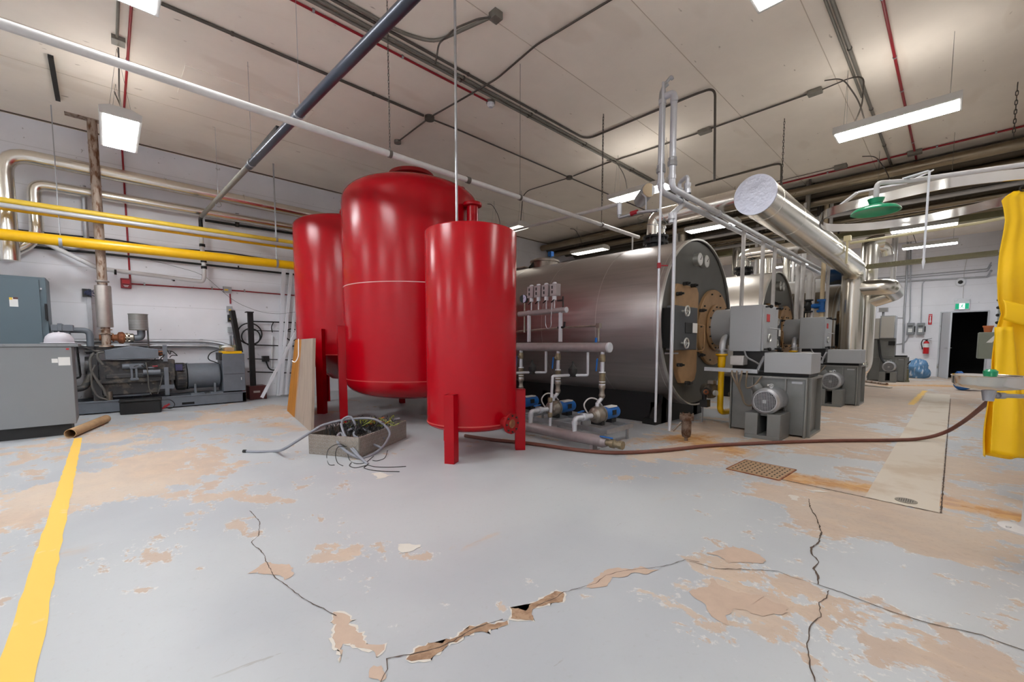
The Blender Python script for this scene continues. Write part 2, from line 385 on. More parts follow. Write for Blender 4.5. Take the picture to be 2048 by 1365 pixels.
def mth(op, a, b_=None, c=None):
    n = nt.nodes.new('ShaderNodeMath'); n.operation = op
    for i, q in enumerate((a, b_, c)):
        if q is None: continue
        if isinstance(q, (int, float)): n.inputs[i].default_value = q
        else: L.new(q, n.inputs[i])
    return n.outputs[0]
def mixc(f, a, b_):
    n = nt.nodes.new('ShaderNodeMix'); n.data_type = 'RGBA'
    if isinstance(f, (int, float)): n.inputs[0].default_value = f
    else: L.new(f, n.inputs[0])
    for i, q in ((6, a), (7, b_)):
        if isinstance(q, tuple): n.inputs[i].default_value = q
        else: L.new(q, n.inputs[i])
    return n.outputs[2]
def step(val, lo, hi):
    n = nt.nodes.new('ShaderNodeMapRange'); n.interpolation_type = 'SMOOTHSTEP'; L.new(val, n.inputs[0]); n.inputs[1].default_value = lo; n.inputs[2].default_value = hi; return n.outputs[0]
nA = noi(1.5, 10, .68, .5, st=(1, 1, 1)); nB = noi(5, 8, .65, .3, st=(1.4, .8, 1), off=(3, 1, 0)); nC = noi(34, 5, .6); nD = noi(0.8, 4, .5, off=(7, 2, 0)); nE = noi(130, 3, .6); nF = noi(9, 6, .75, .6, st=(.35, 1.6, 1), off=(1, 9, 0))
t = mth('ADD', mth('MULTIPLY', nA.outputs[0], .62), mth('MULTIPLY', nB.outputs[0], .38))
t = mth('ADD', t, mth('MULTIPLY', mth('SUBTRACT', sep.outputs[0], .5), .42))
bare = step(t, .575, .593)
halo = mth('MULTIPLY', step(t, .555, .575), mth('SUBTRACT', 1.0, bare))
paint = mixc(step(nD.outputs[0], .35, .65), srgb(182, 185, 187), srgb(171, 174, 178))
paint = mixc(mth('MULTIPLY', step(nC.outputs[0], .55, .8), .3), paint, srgb(160, 158, 155))
conc = mixc(step(nB.outputs[0], .35, .62), srgb(200, 176, 152), srgb(186, 165, 147))
conc = mixc(mth('MULTIPLY', step(nD.outputs[0], .45, .7), .6), conc, srgb(203, 189, 172))
conc = mixc(mth('MULTIPLY', step(nC.outputs[0], .5, .75), .35), conc, srgb(170, 140, 112))
col = mixc(mth('MULTIPLY', bare, .92), paint, conc)
col = mixc(mth('MULTIPLY', mth('MULTIPLY', halo, step(nC.outputs[0], .48, .6)), .5), col, srgb(226, 222, 214))
rz = step(mth('ADD', sep.outputs[1], mth('MULTIPLY', mth('SUBTRACT', nF.outputs[0], .5), 1.3)), .25, .95)
col = mixc(mth('MULTIPLY', rz, .8), col, mixc(step(nB.outputs[0], .4, .6), srgb(206, 154, 76), srgb(180, 122, 52)))
scr = mth('MULTIPLY', step(nF.outputs[0], .66, .72), .35)
col = mixc(scr, col, srgb(134, 118, 104))
spk = step(nE.outputs[0], .74, .78); col = mixc(mth('MULTIPLY', spk, .5), col, srgb(110, 92, 76))
L.new(col, b.inputs['Base Color'])
rg = nt.nodes.new('ShaderNodeMapRange'); L.new(bare, rg.inputs[0]); rg.inputs[3].default_value = .42; rg.inputs[4].default_value = .68; L.new(rg.outputs[0], b.inputs['Roughness'])
bp = nt.nodes.new('ShaderNodeBump'); bp.inputs['Strength'].default_value = .25; bp.inputs['Distance'].default_value = .004; bp.invert = True
L.new(mth('ADD', bare, mth('MULTIPLY', nC.outputs[0], .3)), bp.inputs['Height']); L.new(bp.outputs[0], b.inputs['Normal'])
me.materials.append(fm)

# floor cracks, patches and cut lines (children of the floor)
M['crack'] = mat('floor_crack_dark', srgb(84, 70, 60), 0.9)
M['patchb'] = mat('exposed_brown_concrete', srgb(166, 136, 110), 0.85, col2=srgb(142, 112, 88), scale=22, thr=0.52, bump=0.4)
M['patchp'] = mat('exposed_pinkish_concrete', srgb(188, 165, 147), 0.85, var=0.06, scale=14)
M['chalk'] = mat('chipped_paint_edge', srgb(208, 202, 192), 0.8)
M['strip'] = mat('pale_concrete_strip', srgb(208, 198, 183), 0.7, col2=srgb(196, 180, 160), scale=1.6, thr=.55)
M['yline'] = mat('worn_yellow_line_paint', srgb(236, 192, 84), 0.6, col2=srgb(222, 204, 168), scale=4, thr=0.66)
def ribbon(g, pts, wid, z=0.0012, jit=0.0, taper=True):
    P = [Vector(p) for p in pts]; Q = []
    for a, b_ in zip(P, P[1:]):
        n = max(1, int((b_-a).length/0.02))
        for k in range(n): Q.append(a+(b_-a)*k/n)
    Q.append(P[-1]); Q = [q+Vector((random.uniform(-jit, jit), random.uniform(-jit, jit), 0)) for q in Q]
    A, B = [], []
    for i, q in enumerate(Q):
        t = (Q[min(i+1, len(Q)-1)]-Q[max(i-1, 0)]); n = Vector((-t.y, t.x, 0)).normalized()
        w = (wid(i/len(Q)) if callable(wid) else wid)*random.uniform(.4, 1.3)/2
        A.append(g._v((q.x+n.x*w, q.y+n.y*w, z))); B.append(g._v((q.x-n.x*w, q.y-n.y*w, z)))
    for i in range(len(Q)-1): g.bm.faces.new([A[i], A[i+1], B[i+1], B[i]])
def zx(pts, ox, oy, s_): return [PZ(ox+x/s_, oy+y/s_) for (x, y) in pts]
c1 = zx([(667, 335), (678, 390), (712, 440), (728, 490), (740, 525), (725, 580), (683, 610), (685, 645), (725, 690), (695, 730), (722, 770), (718, 815)], 1380, 880, 2.814)
c1b = zx([(780, 850), (770, 895), (728, 920), (735, 1000), (670, 1055), (675, 1110), (655, 1150), (672, 1220), (680, 1290), (700, 1365)], 1380, 880, 2.814)
c2 = zx([(0, 688), (80, 708), (150, 730), (400, 735), (500, 745), (570, 775), (710, 815), (860, 865), (1000, 920), (1120, 965), (1270, 1015), (1400, 1050), (1520, 1075), (1650, 1105), (1760, 1150), (1880, 1188), (2100, 1270)], 1380, 880, 2.814)
c3 = zx([(205, 170), (245, 215), (240, 270), (210, 300), (265, 350), (275, 390), (310, 445), (370, 490), (430, 535), (490, 565), (560, 600)], 400, 940, 2.048)
c4 = zx([(740, 870), (768, 820), (765, 775), (860, 760), (960, 738), (1040, 705), (1090, 670), (1160, 640), (1240, 615)], 400, 940, 2.048)
c5 = zx([(1380, 560), (1450, 530), (1490, 505), (1560, 485), (1620, 470), (1660, 435), (1740, 415), (1850, 405), (1930, 390), (1990, 370), (2048, 380)], 400, 940, 2.048)
for pts, w in ((c1, .008), (c1b, .0045), (c2, .005), (c3, .004), (c4, .005), (c5, .0035)):
    g = G(); ribbon(g, pts, w, .0032, .003); struct('crack', g, 'crack', floor)
def blob(pts, z, jit=.012, sub=.012):
    P = pts+[pts[0]]; out = []
    for a, b_ in zip(P, P[1:]):
        n = max(1, int((b_-a).length/sub))
        for k in range(n):
            p = a+(b_-a)*k/n; out.append(p+noise.noise_vector(p*9)*.045+noise.noise_vector(p*30)*.02+Vector((random.uniform(-jit, jit), random.uniform(-jit, jit), 0))*.4)
    return [Vector((p.x, p.y, z)) for p in out]
def patch(zpts, m, edge=True, ox=400, oy=940, s_=2.048):
    pts = zx(zpts, ox, oy, s_); bl_ = blob(pts, .0022)
    if edge:
        c = sum(bl_, Vector())/len(bl_); g = G(); ring_ = []
        n = len(bl_)
        for i in range(n):
            t = bl_[(i+1) % n]-bl_[i-1]; nn = Vector((t.y, -t.x, 0)).normalized()
            if nn.dot(bl_[i]-c) < 0: nn = -nn
            ring_.append(bl_[i]+nn*random.uniform(0, .016))
        for i in range(n):
            j = (i+1) % n
            a, b_, c_, d = bl_[i], bl_[j], ring_[j], ring_[i]
            g.face([Vector((q.x, q.y, .0016)) for q in (a, b_, c_, d)])
        struct('chipped_edge', g, 'chalk', floor)
    g = G(); g.face(bl_); bmesh.ops.triangulate(g.bm, faces=g.bm.faces); struct('worn_patch', g, m, floor)
patch([(850, 780), (870, 790), (900, 775), (960, 765), (1010, 750), (1060, 700), (1120, 665), (1180, 640), (1240, 622), (1235, 608), (1150, 618), (1080, 655), (1020, 700), (960, 725), (900, 740), (870, 760)], 'patchb')
patch([(1255, 605), (1330, 610), (1345, 590), (1400, 570), (1450, 552), (1488, 540), (1480, 510), (1440, 505), (1400, 540), (1340, 570), (1270, 570)], 'patchb')
patch([(556, 592), (590, 598), (600, 640), (660, 668), (720, 690), (752, 720), (735, 760), (690, 745), (630, 720), (590, 715), (580, 790), (575, 720), (560, 650)], 'patchp')
patch([(1570, 478), (1630, 440), (1700, 405), (1800, 402), (1860, 412), (1780, 430), (1700, 460), (1640, 480)], 'patchp', False)
patch([(215, 425), (270, 385), (340, 400), (380, 435), (330, 452), (260, 430)], 'patchp', False)
patch([(665, 870), (690, 830), (725, 815), (720, 870), (700, 885)], 'patchp', False)
patch([(800, 330), (830, 300), (880, 298), (905, 330), (870, 350), (820, 345)], 'chalk', False)
patch([(700, 20), (740, 12), (780, 28), (740, 40)], 'chalk', False)
patch([(650, 280), (740, 285), (790, 300), (720, 300)], 'chalk', False, 1380, 880, 2.814)
patch([(570, 310), (610, 320), (615, 345), (590, 340)], 'chalk', False, 1380, 880, 2.814)
patch([(100, 640), (230, 590), (370, 640), (380, 700), (250, 700)], 'patchp', False, 1380, 880, 2.814)
patch([(0, 860), (150, 800), (210, 850), (420, 860), (560, 950), (430, 1010), (250, 960), (200, 1040), (80, 960)], 'patchp', False, 1380, 880, 2.814)
# pale repaired strip with cut lines on the right
g = G(); a, b_, c_, d_ = PZ(1880, 1028), PZ(1755, 965+10), PZ(1863, 784), PZ(1915, 784)
A0, A1 = PZ(1590, 960), PZ(1880, 1028)
x_near, ys0, ys1 = 4.02, 0.02, 0.46
g.box(x_near+.02, 13.6, ys0, ys1-.05, 0.0008, .0015); struct('repaired_strip', g, 'strip', floor)
for pts, w in (([(x_near, ys0-.01, 0), (12.6, ys0-.01, 0)], .010), ([(x_near, ys0, 0), (4.06, .97, 0)], .012)):
    g = G(); ribbon(g, pts, w, .003, .0015); struct('saw_cut_line', g, 'crack', floor)
# ceiling
g = G(); g.box(ROOM_X0, ROOM_X1, ROOM_Y0, ROOM_Y1, ROOM_H, ROOM_H+.2); ceiling = struct('ceiling', g, 'ceil')
LOCc = LOC[ceiling]
for (u, v) in ((1360, 103), (1114, 128), (1655, 120), (20, 40), (730, 330)):
    y = PZ(u, v, ROOM_H).y; g = G(); g.box(ROOM_X0, ROOM_X1, y-.004, y+.004, ROOM_H-.003, ROOM_H+.01); struct('joint_line', g, 'seam', ceiling)
g = G(); g.box(ROOM_X0, ROOM_X1, ROOM_Y1-.10, ROOM_Y1-.06, ROOM_H-.012, ROOM_H+.01); struct('joint_line', g, 'joint', ceiling)
for (u, v, w) in ((470, 195, .75),):
    p = PZ(u, v, ROOM_H); g = G(); g.box(p.x-.62, p.x+.95, p.y-.42, p.y+.4, ROOM_H-.012, ROOM_H+.01); struct('patched_panel', g, 'ceil', ceiling, bevel=.004)
# walls
g = G(); g.box(ROOM_X0, ROOM_X1, ROOM_Y1, ROOM_Y1+.2, 0, ROOM_H); struct('wall_left', g, 'wall')
g = G(); g.box(ROOM_X0, ROOM_X1, ROOM_Y0-.2, ROOM_Y0, 0, ROOM_H); struct('wall_right', g, 'wall')
g = G(); g.box(ROOM_X0-.2, ROOM_X0, ROOM_Y0-.2, ROOM_Y1+.2, 0, ROOM_H); struct('wall_back', g, 'wall')
DY0, DY1, DH = -.68, .36, 2.17
g = G(); X1 = ROOM_X1
g.box(X1, X1+.2, DY1, ROOM_Y1+.2, 0, ROOM_H); g.box(X1, X1+.2, ROOM_Y0-.2, DY0, 0, ROOM_H); g.box(X1, X1+.2, DY0, DY1, DH, ROOM_H)
struct('wall_far', g, 'wall')
g = G()   # the unlit room seen through the doorway, its darkness put into the wall colour
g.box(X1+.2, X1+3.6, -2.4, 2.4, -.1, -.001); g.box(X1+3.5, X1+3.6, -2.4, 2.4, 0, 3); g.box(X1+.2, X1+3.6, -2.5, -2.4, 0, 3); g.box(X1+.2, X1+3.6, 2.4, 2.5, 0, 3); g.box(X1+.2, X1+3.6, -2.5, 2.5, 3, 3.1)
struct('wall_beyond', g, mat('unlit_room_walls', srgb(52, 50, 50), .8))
g = G()
for y in (DY0-.04, DY1): g.box(X1-.03, X1+.2, y, y+.04, 0, DH+.04)
g.box(X1-.03, X1+.2, DY0, DY1, DH, DH+.04); struct('trim_1', g, 'doorp')
# open steel door leaf
hinge = V((X1-.035, DY1-.01, 0)); ang = R(168)
d = V((-.97, -.24, 0)).normalized()
nrm = V((-d.y, d.x, 0)); dl = .84
g = G(); g.prism([hinge+d*0+nrm*0, hinge+d*dl, hinge+d*dl+nrm*.045, hinge+nrm*.045], (0, 0, DH-.02)); door = struct('door_1', g, 'doorp', bevel=.003)
g = G()
for sgn, off in ((-1, 0), (1, .045)):
    c = hinge+d*(dl-.08)+nrm*off+V((0, 0, 1.0)); g.cyl(c, c+nrm*(.05*sgn), .012, seg=8); g.tube([c+nrm*(.05*sgn), c+nrm*(.05*sgn)-d*.12], .011, 8)
obj('door_handle', g, 'galv', door)
# painted floor marking
p0, p1 = PZ(62, 1365), PZ(150, 880)
g = G(); q = [V((-.335, 1.2, .0016)), V((-.225, 1.2, .0016)), V((-.275, 7.3, .0016)), V((-.345, 7.3, .0016))]; n = 60; A = []; B = []
for i in range(n+1):
    t = i/n; a_ = q[0].lerp(q[3], t)+V((random.uniform(-.004, .004), 0, 0)); b2 = q[1].lerp(q[2], t)+V((random.uniform(-.004, .004), 0, 0)); A.append(g._v(a_)); B.append(g._v(b2))
for i in range(n): g.bm.faces.new([A[i], B[i], B[i+1], A[i+1]])
tag(obj('safety_line', g, 'yline'), 'yellow safety line painted on the floor at far left', 'floor marking')
a_, b2 = PZ(1822, 810), PZ(1850, 782); g = G(); ribbon(g, [a_, b2], .11, .0016, .002, False)
tag(obj('safety_line', g, 'yline'), 'short worn yellow floor line before the open doorway', 'floor marking')
# ================= RED TANKS =================
def dome(r, h, n=14, knuckle=.16):
    # torispherical head profile from the axis outwards, heights relative to the shoulder
    out = [(0, h)]
    for i in range(1, n+1):
        t = math.sin(math.pi/2*i/n); rr = r*t; out.append((rr, h*math.sqrt(max(0, 1-t**2.6)) if h < .12 else h*(.45*(1-t*t)+.55*math.sqrt(max(0, 1-t**10)))))
    return out
def tank(name, cx, cy, r, z0, z1, dtop, dbot, label, legs, leg_top, seams=(), cone=None, legw=.10):
    root = thing(name, label, 'tank', (cx, cy, 0))
    g = G(); prof = []
    if cone: prof += [(0, cone[1]), (cone[0], cone[1]), (r, z0)]
    else: prof += [(rr, z0-h) for rr, h in dome(r, dbot)]
    prof.append((r, z0+.001)); prof.append((r, z1)); prof += [(rr, z1+h) for rr, h in reversed(dome(r, dtop))][1:]
    g.lathe(prof, (cx, cy, 0), (0, 0, 1), 64)
    obj('shell', g, 'red', root, sharp=50)
    for z in seams:
        g = G(); g.ring((cx, cy, z), (0, 0, 1), r-.001, .004, .012, 64); obj('weld_seam', g, mat('scuffed_seam', srgb(196, 70, 66), .5), root)
    for (a, zt) in legs:
        dx, dy = math.cos(a), math.sin(a); t = V((-dy, dx, 0)); n = V((dx, dy, 0)); c = V((cx, cy, 0))+n*(r-.012)
        g = G(); w = legw/2
        # angle-iron leg: two flanges and a capped top
        g.prism([c-t*w+n*.095, c+t*w+n*.095, c+t*w+n*.107, c-t*w+n*.107], (0, 0, leg_top)); g.prism([c-t*w, c+t*w, c+t*w+n*.1, c-t*w+n*.1], (0, 0, .012)); g.prism([c-t*w+V((0,0,leg_top-.012)), c+t*w+V((0,0,leg_top-.012)), c+t*w+n*.1+V((0,0,leg_top-.012)), c-t*w+n*.1+V((0,0,leg_top-.012))], (0, 0, .012))
        g.prism([c-t*w, c-t*w+n*.096, c-t*(w-.012)+n*.096, c-t*(w-.012)], (0, 0, leg_top))
        g.prism([c+t*w, c+t*w+n*.096, c+t*(w-.012)+n*.096, c+t*(w-.012)], (0, 0, leg_top))
        obj('leg', g, 'red', root)
    return root
# angles: legs are placed where the photograph shows them
T1 = (2.80, 3.55); T2 = (3.42, 5.76); T3 = (3.22, 7.68)
aF = math.atan2(3.29-T1[1], 2.33-T1[0]); aR = math.atan2(3.22-T1[1], 3.19-T1[0])
t1 = tank('pressure_tank', T1[0], T1[1], .475, .33, 2.28, .05, .09, 'smallest and nearest red steel tank, standing on red legs in front of the others', [(aF, 0), (aR, 0), (aF-2.2, 0)], .66, (.34,), legw=.10)
# bottom nozzle with flange
n0 = V((T1[0], T1[1], .36)); nd = V((.06, -1, 0)).normalized(); c = n0+nd*.44
g = G(); g.cyl(c, c+nd*.14, .055, seg=24); g.ring(c+nd*.135, nd, .045, .055, .025, 24)
fl_ = obj('outlet_flange', g, 'redrust', t1)
g = G(); g.cyl(c+nd*.10, c+nd*.1485, .044, seg=20); obj('flange_bore', g, 'rustor', fl_)
g = G()
for k in range(8):
    x, y, a = frame_from(nd); q = c+nd*.145+(x*math.cos(k*math.pi/4)+y*math.sin(k*math.pi/4))*.08; g.cyl(q, q+nd*.014, .009, seg=6)
obj('flange_bolts', g, 'dark', fl_)
t2 = tank('pressure_tank', T2[0], T2[1], 1.0, .62, 3.16, .36, .30, 'largest red steel tank with a white seam line, middle of the three', [(math.radians(163), 0), (math.radians(283), 0), (math.radians(43), 0)], 1.40, (.64,), legw=.12)
g = G(); g.ring((T2[0], T2[1], 1.95), (0, 0, 1), .998, .003, .010, 72); obj('white_seam', g, mat('pale_seam', srgb(214, 170, 168), .5), t2)
g = G(); g.lathe([(0, 3.68), (.31, 3.68), (.33, 3.665), (.33, 3.62), (.25, 3.62), (.25, 3.4), (0, 3.4)], (T2[0], T2[1], 0), seg=40); obj('manway_cover', g, 'redrust', t2)
def lug(root, c, tdir, s=.09):
    t = V(tdir).normalized(); g = G(); pts = [V(c)+t*(s*math.cos(a))*.55+V((0, 0, s*math.sin(a))) for a in [math.pi*k/8 for k in range(9)]]
    pts = [V(c)-t*s*.55-V((0, 0, .08))][::-1]+pts[::-1]+[V(c)-t*s*.55*0+V((0, 0, 0))-t*0][0:0]
    g.tube([V(c)-t*s*.5-V((0, 0, .10)), V(c)-t*s*.5, V(c)-t*s*.3+V((0, 0, s*.8)), V(c)+t*s*.3+V((0, 0, s*.8)), V(c)+t*s*.5, V(c)+t*s*.5-V((0, 0, .10))], .022, 8, bend=.03)
    obj('lifting_lug', g, 'red', root)
lug(t2, (4.02, 5.32, 3.42), (1, -.3, 0), .12); lug(t2, (2.9, 6.3, 3.42), (1, .3, 0))
# side vent nozzle of the large tank with its cap
p = V((3.72, 4.68, 0)); g = G(); g.lathe([(.0, 2.72), (.078, 2.72), (.078, 3.03), (.125, 3.03), (.13, 3.045), (.125, 3.07), (0, 3.09)], p, seg=28); g.cyl((3.72, 4.68, 2.78), (3.66, 4.86, 2.78), .07, seg=20); obj('side_nozzle', g, 'red', t2)
t3 = tank('pressure_tank', T3[0], T3[1], .875, .95, 3.16, .17, .25, 'red steel tank with a conical base, farthest back of the three', [(math.radians(218), 0), (math.radians(338), 0), (math.radians(98), 0)], 1.38, (.96,), cone=(.32, .52), legw=.12)
lug(t3, (2.92, 7.08, 3.28), (1, -.4, 0)); lug(t3, (3.3, 7.0, 3.28), (1, .2, 0))

# ================= BOILERS =================
BX, BY, BZ, BR = 6.30, 2.60, 1.44, 1.20; BLEN = 5.6
def clampbolt(root, c, d, L=.10):
    d = V(d).normalized(); g = G(); c = V(c)
    g.bar(c-d*.5*L, c+d*.5*L, .03, .03); g.cyl(c-V((0, .04, 0)), c+V((0, .03, 0)), .025, seg=8); g.cyl(c-V((0, .07, 0)), c-V((0, .04, 0)), .015, seg=6)
    obj('door_clamp', g, 'dark', root)
def boiler(bx, label, shell_mat, BY=BY):
    root = thing('boiler', label, 'boiler', (bx, BY+BLEN/2, 0)); ax = (0, 1, 0)
    g = G(); g.lathe([(BR-.02, 0), (BR, .0), (BR, BLEN), (0, BLEN)], (bx, BY, BZ), ax, 96)
    sh = obj('cladding', g, shell_mat, root)
    for yy in (.09, 1.0, 2.05, 3.1, 4.2):
        g = G(); g.ring((bx, BY+yy, BZ), ax, BR-.001, .003, .007, 96); obj('jacket_seam', g, 'rim', sh)
    g = G(); g.lathe([(0, .03), (BR-.03, .03), (BR-.02, .2), (0, .2)], (bx, BY, BZ), ax, 96); fp = obj('front_plate', g, 'plate', root)
    g = G(); g.lathe([(BR-.014, -.004), (BR+.004, -.004), (BR+.004, .03), (BR-.014, .03), (BR-.014, -.004)], (bx, BY, BZ), ax, 96); obj('rim_trim', g, 'rim', root)
    # round burner plate
    cx, cz, cr = bx+.50, 1.39, .57
    g = G(); g.lathe([(0, -.02), (cr, -.02), (cr+.01, -.01), (cr+.01, .05), (0, .05)], (cx, BY, cz), ax, 56); bp = obj('burner_plate', g, 'tan', root)
    g = G()
    for k in range(10):
        a = math.radians(k*36); g.cyl((cx+(cr-.05)*math.cos(a), BY-.04, cz+(cr-.05)*math.sin(a)), (cx+(cr-.05)*math.cos(a), BY-.015, cz+(cr-.05)*math.sin(a)), .012, seg=6)
    obj('plate_bolts', g, 'dark', bp)
    # tall tan access door, wide at the top and narrowing at the bottom
    X0, X1_ = bx-.87, bx-.14
    out = [(X0+.06, 1.94), (X1_-.06, 1.94), (X1_, 1.86), (X1_, .74), (X1_-.06, .62), (X1_-.22, .58), (X0+.26, .60), (X0+.16, .70), (X0+.03, 1.02), (X0, 1.15), (X0, 1.86)]
    g = G(); g.prism([(x, BY-.03, z) for x, z in out], (0, .07, 0)); dr = obj('access_door', g, 'tan', root, bevel=.01)
    for (c, d) in (((X0+.22, BY-.06, 1.95), (1, 0, .1)), ((X0+.46, BY-.06, 1.945), (1, 0, -.1)), ((X0+.03, BY-.06, 1.80), (1, 0, 0)), ((X1_+.04, BY-.06, 1.62), (1, 0, 0)), ((X1_+.04, BY-.06, .98), (1, 0, 0)), ((X0+.10, BY-.06, .86), (1, 0, 0)), ((X0+.36, BY-.06, .60), (1, 0, .2))): clampbolt(root, c, d)
    g = G(); g.tube([(X1_-.02, BY-.02, 1.42), (X1_+.01, BY-.12, 1.40), (X1_+.01, BY-.12, 1.05), (X1_-.02, BY-.02, 1.03)], .009, 8, bend=.03); obj('pull_handle', g, 'tan', dr)
    # dark smoke-box cover with two handwheels
    g = G(); g.box(bx-1.12, bx-.45, BY-.15, BY-.035, 1.06, 1.63); cv = obj('smoke_box_cover', g, mat('dark_blue_grey_cover', srgb(74, 76, 78), .45, .2, var=.05), root, bevel=.008)
    g = G(); g.box(bx-1.15, bx-1.125, BY-.14, BY+.03, 1.09, 1.60); obj('cover_side_box', g, 'void', root, bevel=.004)
    for z in (1.56, 1.15):
        g = G(); c = V((bx-.93, BY-.22, z)); g.torus(c, ax, .062, .011, 24)
        for k in range(3):
            a = k*2*math.pi/3; g.cyl(c, c+V((math.cos(a)*.055, 0, math.sin(a)*.055)), .006, seg=6)
        g.cyl(c-V((0, .01, 0)), c+V((0, .08, 0)), .014, seg=8); obj('handwheel', g, 'rim', root)
    g = G(); g.box(bx-.83, bx-.62, BY-.158, BY-.15, 1.28, 1.42); obj('name_plate', g, 'dark', cv)
    g = G(); g.box(bx-.60, bx-.46, BY-.156, BY-.149, 1.29, 1.42); lb = obj('data_label', g, 'paper', cv)
    obj('tie_rod', G().cyl((bx-1.12, BY-.03, 1.02), (bx-.95, BY-.12, 1.02), .012, seg=6), 'galv', root)
    # the two dial gauges high on the face
    for k, gx in enumerate((bx-.16, bx+.07)):
        g = G(); c = V((gx, BY-.045, 2.34)); g.cyl(c, c+V((0, .075, 0)), .088, seg=28); gg = obj('dial_gauge', g, 'rim', root)
        g = G(); g.cyl(c-V((0, .004, 0)), c+V((0, .006, 0)), .078, seg=28); obj('gauge_face', g, 'glass', gg)
        g = G(); g.bar(c-V((.0, .006, 0)), c+V((.035, -.006, .04)), .005, .002); g.cyl(c-V((0, .008, 0)), c, .008, seg=8); obj('gauge_needle', g, 'black', gg)
    # saddle supports
    for yy in (BY+.25, BY+BLEN-.6):
        g = G()
        for sx in (-.62, .45): g.box(bx+sx, bx+sx+.14, yy, yy+.2, 0, .5)
        g.box(bx-.8, bx+.8, yy, yy+.2, .0, .08); g.prism([(bx-.75, yy, .08), (bx+.75, yy, .08), (bx+.55, yy, .42), (bx-.55, yy, .42)], (0, .12, 0)); obj('saddle_support', g, 'black', root)
    g = G()
    for sx in (-.66, .56): g.box(bx+sx, bx+sx+.10, BY+.3, BY+BLEN-.3, 0, .46)
    for yy in (.3, 2.4, BLEN-.4): g.box(bx-.66, bx+.66, BY+yy, BY+yy+.1, 0, .3)
    obj('light_block_skirt', g, 'black', root)  # black skirt walls added under the boiler to block light
    # smoke outlet collar on top near the front
    g = G(); g.lathe([(.13, 2.5), (.13, 2.70), (.19, 2.70), (.19, 2.73), (.14, 2.73), (.14, 2.79), (.19, 2.79), (.19, 2.82), (.12, 2.82), (.12, 2.74), (.12, 2.5)], (bx, 3.33, 0), seg=28)
    g2 = g
    for k in range(10):
        a = math.radians(k*36); g2.cyl((bx+.17*math.cos(a), 3.33+.17*math.sin(a), 2.68), (bx+.17*math.cos(a), 3.33+.17*math.sin(a), 2.84), .009, seg=6)
    obj('outlet_flange', g, 'dark', root)
    return root
b1 = boiler(BX, 'large horizontal cylindrical boiler with dark steel cladding, nearest of the row', 'clad')
M['clad2'] = mat('bright_lit_cladding', srgb(214, 208, 200), 0.38, 0.85, var=0.06, scale=3, rvar=.06)
# a copy behind the first burner, brighter light put into its jacket colour
b2 = boiler(BX+4.0, 'horizontal boiler with brighter light painted into its jacket, standing directly behind the nearest boiler', 'clad2')
M['foil'] = mat('crumpled_brown_foil', srgb(150, 138, 122), 0.4, 0.9, var=.15, scale=4, bump=.3)
b3 = boiler(13.9, 'third horizontal boiler wrapped in crumpled foil, mostly hidden by the tall vertical silver ducts', 'foil', 2.02)
# manhole and valve on top of boiler 1
g = G(); p = PX(1090, 524, 6.35); hx, hy = 6.3, 5.66
g.lathe([(.26, 2.45), (.26, 2.73), (.29, 2.73), (.29, 2.76), (.2, 2.80), (0, 2.82)], (hx, hy, 0), seg=28); mh = obj('top_manhole', g, 'steel', b1)
g = G(); g.tube([(hx-.32, hy+.1, 2.60), (hx-.1, hy+.05, 2.84), (hx+.3, hy, 2.62)], .03, 8, bend=.18); obj('manhole_davit', g, 'dark', b1)
v_ = PX(1101, 519, 6.3); g = G(); g.cyl((6.3, 5.5, 2.78), (6.3, 5.5, 2.86), .02, seg=8); g.box(6.26, 6.34, 5.46, 5.54, 2.83, 2.92); obj('blue_valve', g, 'blue', b1, label='small blue valve')
g = G(); g.bar((6.0, 7.6, 2.655), (6.1, 5.95, 2.66), .16, .02); tag(obj('pale_board', g, 'chalk'), 'pale board lying on top of the nearest boiler near the manhole', 'board')

